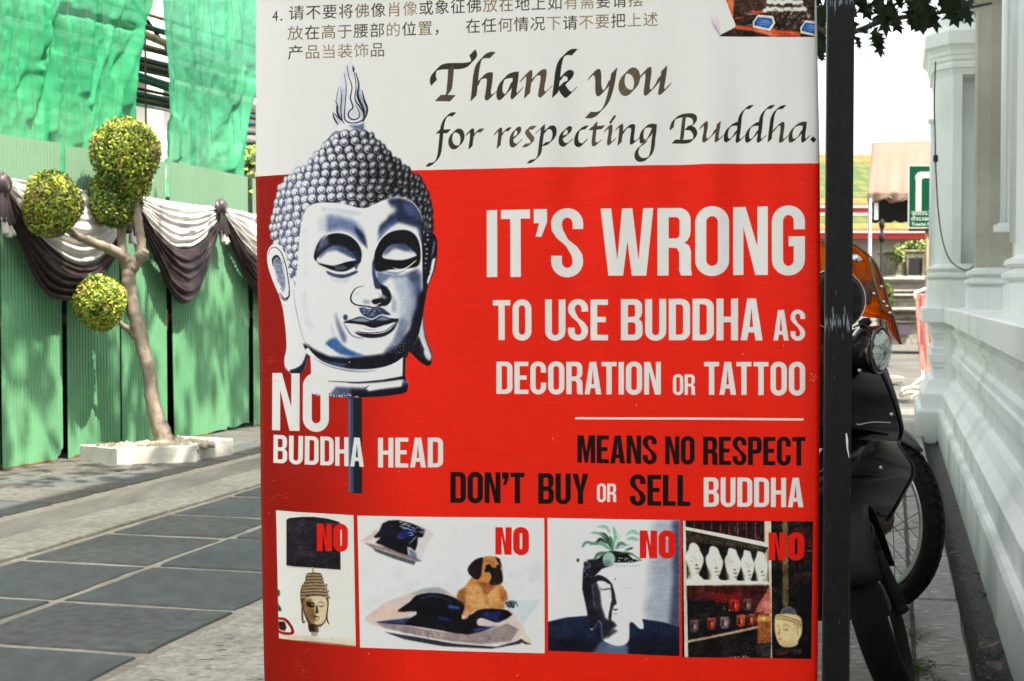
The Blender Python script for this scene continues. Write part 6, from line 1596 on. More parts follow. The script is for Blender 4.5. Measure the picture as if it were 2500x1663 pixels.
# sprays in view, each leaf hung from the branch: (x, y) of leaf tip end, angle
for x, y, dx, dy, L_ in ((2240, -6, -8, 80, .19), (2252, 12, 8, 84, .19), (2262, 6, 30, 66, .17), (2238, 30, -10, 50, .14), (2150, 0, 20, 80, .19), (2165, 30, 34, 40, .15), (2140, 84, 16, 56, .14), (2150, 90, 12, 46, .10), (2300, -10, 20, 40, .14), (2340, -4, 12, 50, .12), (2085, 5, 10, 38, .13), (2095, -10, 20, 40, .14), (2060, -6, 28, 34, .12), (2080, 46, -2, 46, .13), (2092, 88, 10, 34, .07), (2100, 70, 28, 20, .06), (2135, -10, 30, 60, .15), (2145, 10, 26, 62, .15), (2160, 18, 34, 30, .13), (2165, 0, 26, 36, .12), (2172, 50, 26, 16, .09), (2140, 50, -20, 20, .08), (2135, 66, 6, 62, .12), (2142, 78, 18, 50, .10), (2128, 10, -14, 30, .10),
                         (2245, -16, -16, 80, .14), (2250, 10, -18, 70, .13), (2256, 14, 14, 72, .13), (2268, 16, 24, 42, .10), (2226, 10, -6, 30, .09), (2262, 24, -6, 58, .12), (2190, -14, 10, 24, .1), (2210, -10, 14, 20, .09), (2290, 0, 22, 18, .10), (2305, -8, 10, 26, .10), (2330, 4, 4, 34, .09), (2345, -6, 14, 34, .09), (2352, 6, 10, 26, .08), (2372, -8, -4, 20, .08), (2312, 2, 18, 40, .15), (2332, -4, 20, 46, .15), (2352, 0, 16, 44, .14), (2285, 14, 24, 30, .12), (2035, 70, 8, 50, .09), (2005, 10, 2, 40, .12), (2000, 40, 8, 60, .13), (2006, 80, 2, 50, .12), (2002, 120, 4, 40, .1)):
    p = at(x, y, 7.0 + lr.uniform(-.12, .12)); q = at(x + dx, y + dy, 7.0 + lr.uniform(-.1, .1))
    V, F_ = leafv(p, q - p, Vector((lr.gauss(0, .35), -1, lr.gauss(0, .35))), L_); b.add(V, F_)
for i in range(18):
    x = lr.uniform(1890, 2380); p = at(x, lr.uniform(-60, -14), lr.uniform(6.6, 7.5)); sprig(p, 2, .05, .14)
for i in range(8): sprig(at(lr.uniform(1900, 2009), lr.uniform(-30, 150), 7.2 + lr.uniform(-.2, .2)), 5, .05, .13)
# the crown overhead that dapples the fence
for i in range(27):
    t_ = lr.uniform(-.3, 3.9); h_ = lr.uniform(.0, 1.25) * (1 if t_ < 1.4 or t_ > 2.3 else .5)
    k_ = (7.6 + lr.gauss(0, .25) - h_) / SUN.z
    c = fp(t_, 0, h_) + SUN * k_
    if c.z < 1.15 + .215 * c.y + .4: continue
    sprig(c, 26, .13, .17, .3)
for i in range(36):
    c = Vector((lr.gauss(.1, .7), lr.gauss(7.6, .5), lr.gauss(5.2, .3)))
    sprig(c, 9, .18, .17, .3)
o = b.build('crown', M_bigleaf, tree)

# ================================================================== the banner and its frame
bimg = bpy.data.images.new('banner_print', TW, TH)
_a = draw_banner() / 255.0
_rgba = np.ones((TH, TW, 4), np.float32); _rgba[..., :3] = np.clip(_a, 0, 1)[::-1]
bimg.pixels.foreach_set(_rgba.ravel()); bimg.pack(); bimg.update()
def print_mat(name, img, rough, weave=True):
    m = bpy.data.materials.new(name); m.use_nodes = True
    N, L = m.node_tree.nodes, m.node_tree.links; b = N['Principled BSDF']
    t = N.new('ShaderNodeTexImage'); t.image = img; t.interpolation = 'Linear'; t.extension = 'EXTEND'
    uv = N.new('ShaderNodeTexCoord'); L.new(uv.outputs['UV'], t.inputs['Vector'])
    b.inputs['Roughness'].default_value = rough; b.inputs['Specular IOR Level'].default_value = .12
    c = t.outputs[0]
    if weave:
        h = None
        def nz(sx, sy, lo, hi):
            mp = N.new('ShaderNodeMapping'); mp.inputs['Scale'].default_value = (sx, sy, 1); L.new(uv.outputs['UV'], mp.inputs[0])
            n = N.new('ShaderNodeTexNoise'); n.inputs['Scale'].default_value = 1; n.inputs['Detail'].default_value = 2; L.new(mp.outputs[0], n.inputs[0])
            r = N.new('ShaderNodeMapRange'); r.inputs[1].default_value = .3; r.inputs[2].default_value = .7; r.inputs[3].default_value = lo; r.inputs[4].default_value = hi; L.new(n.outputs[0], r.inputs[0]); return n, r
        n1, r1 = nz(14, 520, .93, 1.06); n2, r2 = nz(420, 10, .97, 1.03); n3, r3 = nz(5, 7, .97, 1.03)
        ml = N.new('ShaderNodeMath'); ml.operation = 'MULTIPLY'; L.new(r1.outputs[0], ml.inputs[0]); L.new(r2.outputs[0], ml.inputs[1])
        m2 = N.new('ShaderNodeMath'); m2.operation = 'MULTIPLY'; L.new(ml.outputs[0], m2.inputs[0]); L.new(r3.outputs[0], m2.inputs[1])
        # the coarse thread shows in the coloured ink, hardly at all in bare white vinyl
        bw = N.new('ShaderNodeRGBToBW'); L.new(c, bw.inputs[0])
        rr = N.new('ShaderNodeMapRange'); rr.inputs[1].default_value = .5; rr.inputs[2].default_value = .75; rr.inputs[3].default_value = 1; rr.inputs[4].default_value = .12; L.new(bw.outputs[0], rr.inputs[0])
        mixv = N.new('ShaderNodeMix'); mixv.data_type = 'FLOAT'; mixv.inputs[2].default_value = 1.0; L.new(rr.outputs[0], mixv.inputs[0]); L.new(m2.outputs[0], mixv.inputs[3])
        hs = N.new('ShaderNodeHueSaturation'); L.new(c, hs.inputs['Color']); L.new(mixv.outputs[0], hs.inputs['Value']); c = hs.outputs[0]
        bp = N.new('ShaderNodeBump'); bp.inputs['Strength'].default_value = .25; bp.inputs['Distance'].default_value = .0006; L.new(n1.outputs[0], bp.inputs['Height']); L.new(bp.outputs[0], b.inputs['Normal'])
    L.new(c, b.inputs['Base Color'])
    return m
M_print = print_mat('printed_vinyl', bimg, .46)
edgeL = [(629, -190), (629, 430), (634, 700), (640, 900), (645, 1250), (652, 1663), (655, 1760)]
edgeR = [(1990, -190), (1993, 0), (2001, 400), (2003, 800), (1999, 1240), (1996, 1663), (1995, 1760)]
ub = lambda L_, y: float(bplane(np.interp(y, [p[1] for p in L_], [p[0] for p in L_]), y)[0])
NY, NX = 150, 130
bm_v, bm_uv, bm_f = [], [], []
zt, zb = _z1 - .01, _z0 + .01
for j in range(NY + 1):
    z = zb + (zt - zb) * j / NY
    ypx = 722 - (z - CAMH) / 3.06 * FPX
    ul_, ur_ = ub(edgeL, ypx), ub(edgeR, ypx)
    for i in range(NX + 1):
        f = i / NX; u = ul_ + (ur_ - ul_) * f
        x = f
        topw = math.exp(-((ypx - 480) / 330) ** 2)
        w = .0052 * math.sin(x * 41 + .6 * math.sin(z * 3)) * topw * max(0, min(1, (x - .3) * 4)) + .0036 * math.sin(x * 67 + 2 + z) * topw * max(0, min(1, (x - .45) * 4))
        w += .006 * math.sin(x * 6.0 + 1.2) * math.sin(z * 2.1) + .0025 * math.sin(x * 17 + z * 4)
        w -= .020 * max(0, (.075 - x) / .075) ** 1.6 + .004 * max(0, (x - .96) / .04) ** 2
        w += .004 * math.exp(-((ypx - 1200) / 60) ** 2) * math.exp(-((x - .06) / .05) ** 2)
        p = Vector((BO.x, BO.y, 0)) + BU * (u - .0115 * max(0, (.10 - x) / .10) ** 1.3) + BN * w + Vector((0, 0, z))
        bm_v.append(p); bm_uv.append(((u - _u0) / (_u1 - _u0), (z - _z0) / (_z1 - _z0)))
for j in range(NY):
    for i in range(NX):
        a = j * (NX + 1) + i; bm_f.append((a, a + 1, a + NX + 2, a + NX + 1))
me = bpy.data.meshes.new('banner'); me.from_pydata([tuple(v) for v in bm_v], [], bm_f)
uvl = me.uv_layers.new(name='UVMap')
li = np.empty(len(me.loops), np.int32); me.loops.foreach_get('vertex_index', li)
uvl.data.foreach_set('uv', np.array(bm_uv, np.float32)[li].ravel())
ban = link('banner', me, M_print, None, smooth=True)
solid(ban, .0012)
tag(ban, 'large red and white vinyl banner with a grey statue head and warning lettering', 'banner')
frame = empty('steel_stand', Vector((at(2046, 722, 2.93).x, at(2046, 722, 2.93).y, 0)), 'scratched black steel frame whose post stands right of the banner', 'stand')
def scr(m, N, L, b, tc, cur):                              # paint scraped off in two places
    sp = N.new('ShaderNodeSeparateXYZ'); L.new(tc.outputs['Object'], sp.inputs[0])
    mp = N.new('ShaderNodeMapping'); mp.inputs['Rotation'].default_value = (0, .7, 0); mp.inputs['Scale'].default_value = (300, 300, 34); L.new(tc.outputs['Object'], mp.inputs[0])
    n = N.new('ShaderNodeTexNoise'); n.inputs['Scale'].default_value = 1; n.inputs['Detail'].default_value = 5; L.new(mp.outputs[0], n.inputs[0])
    def band(z0, z1, hi):
        a = N.new('ShaderNodeMapRange'); a.inputs[1].default_value = z0; a.inputs[2].default_value = (z0 + z1) / 2; a.inputs[4].default_value = hi; L.new(sp.outputs[2], a.inputs[0])
        c = N.new('ShaderNodeMapRange'); c.inputs[1].default_value = z1; c.inputs[2].default_value = (z0 + z1) / 2; c.inputs[4].default_value = 1; L.new(sp.outputs[2], c.inputs[0])
        q = N.new('ShaderNodeMath'); q.operation = 'MULTIPLY'; L.new(a.outputs[0], q.inputs[0]); L.new(c.outputs[0], q.inputs[1]); return q.outputs[0]
    s = N.new('ShaderNodeMath'); s.operation = 'ADD'; L.new(band(1.05, 1.145, .22), s.inputs[0]); L.new(band(1.70, 1.78, .2), s.inputs[1])
    t = N.new('ShaderNodeMath'); t.operation = 'ADD'; L.new(s.outputs[0], t.inputs[0]); L.new(n.outputs[0], t.inputs[1])
    r = N.new('ShaderNodeMapRange'); r.inputs[1].default_value = .70; r.inputs[2].default_value = .80; L.new(t.outputs[0], r.inputs[0])
    mx = N.new('ShaderNodeMix'); mx.data_type = 'RGBA'; mx.inputs[7].default_value = (.22, .24, .26, 1); L.new(cur, mx.inputs[6]); L.new(r.outputs[0], mx.inputs[0]); L.new(mx.outputs[2], b.inputs['Base Color'])
M_post = mat('black_painted_steel', (.0075, .0078, .0085), .42, noise=(60, .5), bump=(90, .25, .0012), spec=.16, extra=scr)
def post(px, d, w, name='post', z0=0, z1=2.35):
    p = at(px, 722, d); M = Matrix.Translation((p.x, p.y, 0)) @ Matrix.Rotation(-BTH, 4, 'Z')
    b = MB(); b.box(-w / 2, w / 2, -w / 2, w / 2, z0, z1, M, bev=.004); return b.build(name, M_post, frame)
post(2046.5, 2.93, .0535)
post(700, 3.28, .0535)
fa, fb = at(700, 722, 3.285), at(2046, 722, 2.935)
for z, nm in ((2.33, 'crossbar'), (.16, 'crossbar')):
    b = MB(); d = (fb - fa); L2 = d.length; M = Matrix.Translation((fa.x, fa.y, z)) @ Matrix.Rotation(math.atan2(d.y, d.x), 4, 'Z'); b.box(.03, L2 - .03, -.02, .02, 0, .04, M, bev=.003); b.build(nm, M_post, frame)
for p in (fa, fb):
    b = MB(); M = Matrix.Translation((p.x, p.y, 0)) @ Matrix.Rotation(-BTH, 4, 'Z'); b.box(-.025, .025, -.3, .3, .012, .05, M, bev=.004); b.build('foot', M_post, frame)
b = MB()                                                  # a drip of white paint on the post
q = at(2067, 1090, 2.90)
pl = spl([at(2066, 1058, 2.9), at(2068, 1075, 2.9), at(2069, 1095, 2.9), at(2072, 1110, 2.9), at(2073, 1118, 2.9)], 5)
rr_ = np.interp(np.arange(len(pl)), [0, 5, 12, len(pl) - 1], [.0012, .0024, .0014, .0005])
b.tube(pl, list(rr_), 8)
o = b.build('paint_drip', mat('white_paint', (.75, .75, .73), .4), frame)
# ================================================================== the scooter beside the post (front end towards us)
def rows_shell(name, rows, d0, bulge, m, parent, left=None, nx=26, th=.004, edge=None, power=1.0, sub=5):
    """a curved body panel: rows = (y, x_left, x_right, extra depth) measured on the photo, bulging towards the viewer"""
    Q = spl([(y, xl, xr, dd) for y, xl, xr, dd in rows], sub)
    b = MB(); P_ = []
    for y, xl, xr, dd in Q:
        P_.append([at(xl + (xr - xl) * (i / nx), y, d0 + dd - bulge * math.sin(math.pi * (.15 + .85 * i / nx)) ** power + .10 * (i / nx) ** 3) for i in range(nx + 1)])
    b.grid(P_)
    o = b.build(name, m, parent, smooth=True)
    solid(o, th)
    if edge:
        b = MB(); b.tube([r_[-1] for r_ in P_], edge[0], 8); b.build('edge_trim', edge[1], parent, smooth=True)
    return o
M_edge = mat('grey_black_plastic', (.02, .026, .026), .25, spec=.3)
sc = empty('scooter', Vector((1.0, 4.7, 0)), 'black scooter with amber windscreen and round headlight, half hidden by the banner post', 'scooter', 'motorcycles parked between banner and wall')
SDp = 4.55
rows_shell('leg_shield', [(770, 1900, 2052, .05), (800, 1900, 2072, .04), (826, 1900, 2086, .03), (868, 1900, 2121, .0), (921, 1900, 2158, 0), (975, 1900, 2181, 0), (1020, 1900, 2196, 0), (1055, 1900, 2202, .01), (1091, 1900, 2190, .05)], SDp - .05, .10, M_black, sc, edge=(.007, M_edge))
rows_shell('inner_shield', [(900, 1960, 2165, 0), (975, 1960, 2190, 0), (1030, 1960, 2203, 0), (1060, 1960, 2203, 0), (1094, 1960, 2194, .02)], SDp + .06, .05, M_edge, sc)
rows_shell('side_cowl', [(1076, 2092, 2192, .04), (1090, 2072, 2196, .02), (1112, 2050, 2212, 0), (1137, 2020, 2228, 0), (1158, 1990, 2229, 0), (1172, 1950, 2224, 0), (1222, 1900, 2196, 0), (1250, 1900, 2180, .01), (1271, 1900, 2166, .03)], SDp - .12, .09, M_black, sc, edge=(.0055, M_edge))
rows_shell('lower_cowl', [(1262, 1900, 2160, 0), (1305, 1900, 2146, 0), (1378, 1900, 2134, 0), (1412, 1900, 2122, 0), (1460, 1900, 2100, 0), (1515, 1900, 2072, .02)], SDp - .16, .10, M_blackm, sc, edge=(.004, M_edge))
b = MB(); b.tube(spl([at(2076, 1336, SDp - .33), at(2100, 1300, SDp - .33), at(2122, 1280, SDp - .31), at(2130, 1296, SDp - .3), at(2124, 1350, SDp - .3), at(2096, 1420, SDp - .3), at(2076, 1440, SDp - .3)], 6), .0045, 8); b.build('cowl_rib', M_edge, sc, smooth=True)
b = MB(); b.tube(spl([at(2094, 1034, SDp - .27), at(2096, 1037, SDp - .27), at(2130, 1031, SDp - .26), at(2175, 1032, SDp - .24)], 6), .0016, 6); b.build('scratch_trim', M_alu, sc, smooth=True)
# headlight
M_trimd = mat('dark_chrome', (.10, .095, .09), .2, metal=1)
hc = at(2146, 855, SDp - .10)
hd = Vector((.80, -.60, -.03)).normalized()
HM = Matrix.Translation(hc) @ hd.to_track_quat('Z', 'Y').to_matrix().to_4x4()
HM = HM @ Matrix.Scale(.92, 4)
b = MB(); b.lathe([(.030, -.145), (.052, -.125), (.070, -.085), (.079, -.04), (.081, -.012), (.078, .004), (.073, .006), (.071, .0)], 32, HM)
b.build('headlight_shell', M_blackm, sc, smooth=True)
b = MB(); b.lathe([(.078, -.022), (.0825, -.016), (.0825, .004), (.078, .010), (.0735, .008), (.0725, .0)], 32, HM); b.build('headlight_rim', M_trimd, sc, smooth=True)
def lens_extra(m, N, L, b, tc, cur):
    v = N.new('ShaderNodeTexVoronoi'); v.inputs['Scale'].default_value = 46; L.new(tc.outputs['Object'], v.inputs['Vector'])
    n = N.new('ShaderNodeTexNoise'); n.inputs['Scale'].default_value = 22; L.new(tc.outputs['Object'], n.inputs['Vector'])
    a = N.new('ShaderNodeMath'); a.operation = 'ADD'; L.new(v.outputs[0], a.inputs[0]); L.new(n.outputs[0], a.inputs[1])
    p = N.new('ShaderNodeBump'); p.inputs['Strength'].default_value = .7; p.inputs['Distance'].default_value = .012; L.new(a.outputs[0], p.inputs['Height']); L.new(p.outputs[0], b.inputs['Normal'])
M_lens = mat('faceted_lens', (.50, .55, .53), .10, metal=.92, coat=1.0, mix2=((.12, .14, .13), 26, .45, .6), extra=lens_extra)
b = MB(); b.lathe([(.072, -.002), (.062, -.028), (.042, -.050), (.02, -.060), (.0, -.062)], 28, HM); b.build('reflector', M_chrome, sc, smooth=True)
M_glass = bpy.data.materials.new('ribbed_glass'); M_glass.use_nodes = True
_b = M_glass.node_tree.nodes['Principled BSDF']; _b.inputs['Base Color'].default_value = (.86, .92, .90, 1); _b.inputs['Roughness'].default_value = .12; _b.inputs['Transmission Weight'].default_value = .85; _b.inputs['IOR'].default_value = 1.3
_n, _l = M_glass.node_tree.nodes, M_glass.node_tree.links
_w = _n.new('ShaderNodeTexVoronoi'); _w.inputs['Scale'].default_value = 55; _tc = _n.new('ShaderNodeTexCoord'); _l.new(_tc.outputs['Object'], _w.inputs['Vector'])
_bp = _n.new('ShaderNodeBump'); _bp.inputs['Strength'].default_value = .6; _bp.inputs['Distance'].default_value = .004; _l.new(_w.outputs[0], _bp.inputs['Height']); _l.new(_bp.outputs[0], _b.inputs['Normal'])
b = MB(); b.lathe([(.0735, .0), (.066, .014), (.048, .026), (.024, .033), (.0, .035)], 28, HM); b.build('headlight_lens', M_lens, sc, smooth=True)
# windscreen of amber acrylic
M_amber = bpy.data.materials.new('amber_acrylic'); M_amber.use_nodes = True
_N, _L = M_amber.node_tree.nodes, M_amber.node_tree.links; _N.remove(_N['Principled BSDF'])
_tr = _N.new('ShaderNodeBsdfTransparent'); _tr.inputs[0].default_value = (1.0, .42, .03, 1)
_tl = _N.new('ShaderNodeBsdfTranslucent'); _tl.inputs[0].default_value = (.95, .36, .02, 1)
_di = _N.new('ShaderNodeBsdfPrincipled'); _di.inputs['Base Color'].default_value = (.22, .085, .02, 1); _di.inputs['Roughness'].default_value = .18
_m1 = _N.new('ShaderNodeMixShader'); _m1.inputs[0].default_value = .35; _L.new(_tl.outputs[0], _m1.inputs[1]); _L.new(_di.outputs[0], _m1.inputs[2])
_m2 = _N.new('ShaderNodeMixShader'); _m2.inputs[0].default_value = .45; _L.new(_m1.outputs[0], _m2.inputs[1]); _L.new(_tr.outputs[0], _m2.inputs[2]); _L.new(_m2.outputs[0], _N['Material Output'].inputs['Surface'])
wr = [(588, 1950, 2070, .0), (600, 1950, 2090, 0), (620, 1950, 2115, 0), (647, 1950, 2138, 0), (689, 1950, 2155, 0), (730, 1960, 2166, 0), (757, 1990, 2174, 0), (768, 2070, 2178, 0), (780, 2158, 2182, .0), (800, 2168, 2188, .0), (822, 2182, 2194, 0), (840, 2196.5, 2198.5, 0)]
Q = spl(wr, 6); b = MB(); P_ = []
for y, xl, xr, dd in Q:
    P_.append([at(xl + (xr - xl) * i / 20, y, SDp + .10 + .20 * (1 - (i / 20)) ** 2 * 0 - .14 * math.sin(math.pi * .5 * (i / 20)) + .02 * math.cos(i)) for i in range(21)])
b.grid(P_); ws = b.build('windscreen', M_amber, sc, smooth=True); solid(ws, .003)
_t = _N.new('ShaderNodeTexCoord'); _n2 = _N.new('ShaderNodeTexNoise'); _n2.inputs['Scale'].default_value = 11; _n2.inputs['Detail'].default_value = 4; _L.new(_t.outputs['Object'], _n2.inputs['Vector'])
_r2 = _N.new('ShaderNodeMapRange'); _r2.inputs[1].default_value = .42; _r2.inputs[2].default_value = .60; _r2.inputs[3].default_value = .12; _r2.inputs[4].default_value = .80; _L.new(_n2.outputs[0], _r2.inputs[0]); _L.new(_r2.outputs[0], _m1.inputs[0])
M_trim = mat('tarnished_trim', (.20, .17, .12), .4, metal=.6, noise=(30, .3))
b = MB(); b.tube([r_[-1] + Vector((0, -.003, 0)) for r_ in P_], .0085, 8, squash=(1.1, .6)); b.build('windscreen_trim', M_trim, sc, smooth=True)
b = MB(); b.tube(spl([at(2117, 742, SDp - .06), at(2122, 700, SDp - .06), at(2108, 690, SDp), at(2100, 700, SDp)], 4), .012, 8); b.build('windscreen_bracket', M_rust, sc, smooth=True)
b = MB(); b.tube(spl([at(2122, 628, SDp - .04), at(2138, 700, SDp - .05), at(2158, 762, SDp - .05)], 5), .006, 8); b.build('windscreen_rib', M_trim, sc, smooth=True)
for x, y in ((2133, 717), (2157, 737), (2165, 748), (2172, 764), (2152, 700)):
    b = MB(); c = at(x, y, SDp - .075); b.lathe([(.0, .006), (.004, .005), (.0055, .0), (.0055, -.008)], 12, Matrix.Translation(c) @ Vector((.3, -1, .1)).to_track_quat('Z', 'Y').to_matrix().to_4x4()); b.build('bolt', M_chrome, sc, smooth=True)
b = MB(); c0, c1_ = at(2060, 628, SDp - .1), at(2102, 633, SDp - .12)
b.tube(spl([tuple(c0) + (.010,), tuple((c0 + c1_) / 2) + (.011,), tuple(at(2094, 632, SDp - .12)) + (.012,), tuple(at(2104, 634, SDp - .12)) + (.004,)], 5) and [p[:3] for p in spl([tuple(c0), tuple((c0 + c1_) / 2), tuple(at(2094, 632, SDp - .12)), tuple(at(2104, 634, SDp - .12))], 5)], list(np.interp(np.arange(16), [0, 10, 15], [.010, .013, .003])), 10); b.build('brake_lever', M_chrome, sc, smooth=True)
b = MB(); b.tube(spl([at(2083, 822, SDp - .12), at(2100, 800, SDp - .12), at(2122, 785, SDp - .12), at(2128, 782, SDp - .12)], 5), .0075, 8); b.build('indicator_stalk', M_chrome, sc, smooth=True)
for pts, r in (([(2083, 834), (2098, 812), (2112, 806), (2120, 818), (2112, 850)], .004), ([(2083, 800), (2102, 792), (2118, 800), (2126, 826)], .003), ([(2084, 846), (2100, 838), (2108, 850), (2100, 872)], .0035)):
    b = MB(); b.tube(spl([at(x, y, SDp - .18) for x, y in pts], 6), r, 6); b.build('cable', M_blk, sc, smooth=True)
b = MB(); b.tube([at(2100, 792, SDp - .13), at(2112, 788, SDp - .14), at(2124, 783, SDp - .14)], [.012, .016, .010], 12); b.build('switch_housing', M_blackm, sc, smooth=True)
for x, y in ((2176, 1012), (2150, 1142), (2120, 1236), (2112, 1320), (2098, 905)):
    b = MB(); b.lathe([(.0, .004), (.005, .003), (.006, .0)], 10, Matrix.Translation(at(x, y, SDp - .225)) @ Vector((.1, -1, .1)).to_track_quat('Z', 'Y').to_matrix().to_4x4()); b.build('screw', M_alu, sc, smooth=True)
# mirror
mc = at(2041, 731, SDp - .55)
MM = Matrix.Translation(mc) @ Vector((.12, -1, .12)).normalized().to_track_quat('Z', 'Y').to_matrix().to_4x4()
b = MB(); b.lathe([(.0, .022), (.04, .019), (.07, .011), (.083, .0), (.085, -.006), (.0, -.008)], 36, MM); b.build('mirror', M_black, sc, smooth=True)
b = MB(); b.lathe([(.0835, -.002), (.0865, .001), (.0875, -.004), (.085, -.009)], 36, MM, closed=True); b.build('mirror_rim', M_chrome, sc, smooth=True)
b = MB(); b.tube(spl([mc, mc + Vector((-.05, .08, -.10)), mc + Vector((-.12, .25, -.20)), mc + Vector((-.16, .40, -.24))], 5), .006, 8); b.build('mirror_stalk', M_chrome, sc, smooth=True)
b = MB(); b.tube(spl([mc + Vector((-.36, .42, -.22)), mc + Vector((-.16, .40, -.24)), mc + Vector((0, .48, -.26)), mc + Vector((.02, .42, -.24))], 5), .012, 10); b.build('handlebar', M_alu, sc, smooth=True)
# front wheel, leaning and turned
def wheel_parts(parent, M, R, r_, rim, hub, spokes, tyre_n=44, treads=True, hubm=M_rust):
    b = MB()
    prof = [(R - r_ * 1.15, -r_ * .62), (R - r_ * .75, -r_ * .95), (R - r_ * .30, -r_ * .86), (R - r_ * .04, -r_ * .42), (R, 0), (R - r_ * .04, r_ * .42), (R - r_ * .30, r_ * .86), (R - r_ * .75, r_ * .95), (R - r_ * 1.15, r_ * .62)]
    b.lathe(prof, tyre_n, M, closed=True)
    t = b.build('tyre', M_rubber, parent, smooth=True)
    if treads:
        b = MB()
        for k in range(54):
            a = 2 * math.pi * k / 54
            for sd in (-1, 1):
                X = M @ Matrix.Rotation(a + sd * .03, 4, 'Z') @ Matrix.Translation((R - r_ * .10, 0, sd * r_ * .42)) @ Matrix.Rotation(sd * -.5, 4, 'Y') @ Matrix.Rotation(sd * .45, 4, 'X')
                b.box(-.0045, .0055, -R * .040, R * .040, -r_ * .36, r_ * .34, X)
                X = M @ Matrix.Rotation(a + .06 + sd * .03, 4, 'Z') @ Matrix.Translation((R - r_ * .40, 0, sd * r_ * .80)) @ Matrix.Rotation(sd * -1.05, 4, 'Y')
                b.box(-.004, .004, -R * .03, R * .03, -r_ * .18, r_ * .18, X)
        b.build('tread', M_rubber, parent)
    b = MB(); b.lathe([(rim - .012, -.012), (rim + .006, -.017), (rim + .012, -.014), (rim + .002, 0), (rim + .012, .014), (rim + .006, .017), (rim - .012, .012), (rim - .016, 0)], 48, M, closed=True); b.build('rim', M_alu, parent, smooth=True)
    b = MB(); b.lathe([(.0, -.045), (hub * .55, -.043), (hub * .9, -.036), (hub, -.028), (hub, .028), (hub * .9, .036), (hub * .5, .043), (.0, .045)], 28, M); b.build('hub', hubm, parent, smooth=True)
    if spokes:
        me = None
        for k in range(spokes):
            a = 2 * math.pi * k / spokes; sd = 1 if k % 2 else -1; tw = (1 if (k // 2) % 2 else -1) * 1.15
            p0 = Vector((hub * .92 * math.cos(a + tw), hub * .92 * math.sin(a + tw), sd * .026)); p1 = Vector(((rim - .008) * math.cos(a), (rim - .008) * math.sin(a), 0))
            b = MB(); b.tube([M @ p0, M @ p1], .0016, 5); b.build('spoke', M_rust, parent)
ctc = at(2198, 1712, 4.1); ctc.z = 0.0
cc = at(2133, 1470, 4.15)
upv = (cc - ctc).normalized(); hd2 = Vector((.30, 1, 0)).normalized(); ax = upv.cross(hd2).normalized(); hd2 = ax.cross(upv).normalized()
R1 = (cc - ctc).length
WM = Matrix.Translation(cc) @ Matrix((( -hd2.x, upv.x, ax.x, 0), (-hd2.y, upv.y, ax.y, 0), (-hd2.z, upv.z, ax.z, 0), (0, 0, 0, 1)))
fw = wheel_parts(sc, WM, R1, .052, R1 - .075, .05, 0, hubm=M_blackm, treads=False)
b = MB()
for k in range(6):
    a = k * math.pi / 3; X = WM @ Matrix.Rotation(a, 4, 'Z'); b.box(.03, R1 - .08, -.012, .012, -.01, .01, X, bev=.003)
b.build('wheel_spider', M_blackm, sc)
b = MB(); P_ = []
for i in range(20):
    a = math.radians(15 + 150 * i / 19); P_.append([WM @ Vector(((R1 + .022 - .018 * (j / 8 * 2 - 1) ** 2) * math.cos(a), (R1 + .022 - .018 * (j / 8 * 2 - 1) ** 2) * math.sin(a), .066 * (j / 8 * 2 - 1))) for j in range(9)])
b.grid(P_); solid(b.build('mudguard', M_blackm, sc, smooth=True), .003)
b = MB(); p0, p1 = at(2140, 1350, 4.0), at(2205, 1498, 3.92)
d_ = (p1 - p0); pts = [p0 + d_ * t for t in (0, .3, .6, .86, .87, .91, .92, .98, 1.0)]
b.tube(pts, [.016, .018, .0195, .0205, .0185, .0185, .0205, .0205, .012], 20); b.build('fork_leg', M_rubber, sc, smooth=True)
b = MB(); b.tube([at(2108, 1395, 4.03), at(2128, 1432, 4.02), at(2140, 1470, 4.0)], .008, 8); b.build('fork_link', M_alu, sc, smooth=True)
b = MB(); b.tube(spl([at(2138, 1418, 4.06), at(2146, 1460, 4.04), at(2152, 1500, 4.02), at(2166, 1560, 4.0), at(2190, 1640, 4.0)], 5), .004, 6); b.build('brake_hose', M_edge, sc, smooth=True)
# hidden rear half, simply shaped
b = MB(); q = [(1.0, 4.85, .34, .12), (.7, 5.1, .36, .14), (.35, 5.35, .55, .17), (.0, 5.6, .66, .15), (-.25, 5.8, .62, .09)]
Q = spl(q, 5); b.tube([p[:3] for p in Q], [p[3] for p in Q], 12); b.build('body', M_black, sc, smooth=True)
b = MB(); q = [(.45, 5.28, .74, .06), (.2, 5.45, .80, .12), (-.1, 5.67, .80, .12), (-.3, 5.82, .78, .05)]
Q = spl(q, 5); b.tube([p[:3] for p in Q], [p[3] for p in Q], 12, squash=(1, .5)); b.build('seat', M_blackm, sc, smooth=True)
RM = Matrix.Translation((-.12, 5.7, .22)) @ Vector((-.55, -.8, .05)).normalized().to_track_quat('Z', 'Y').to_matrix().to_4x4()
wheel_parts(sc, RM, .22, .045, .15, .05, 0, treads=False, hubm=M_blackm)

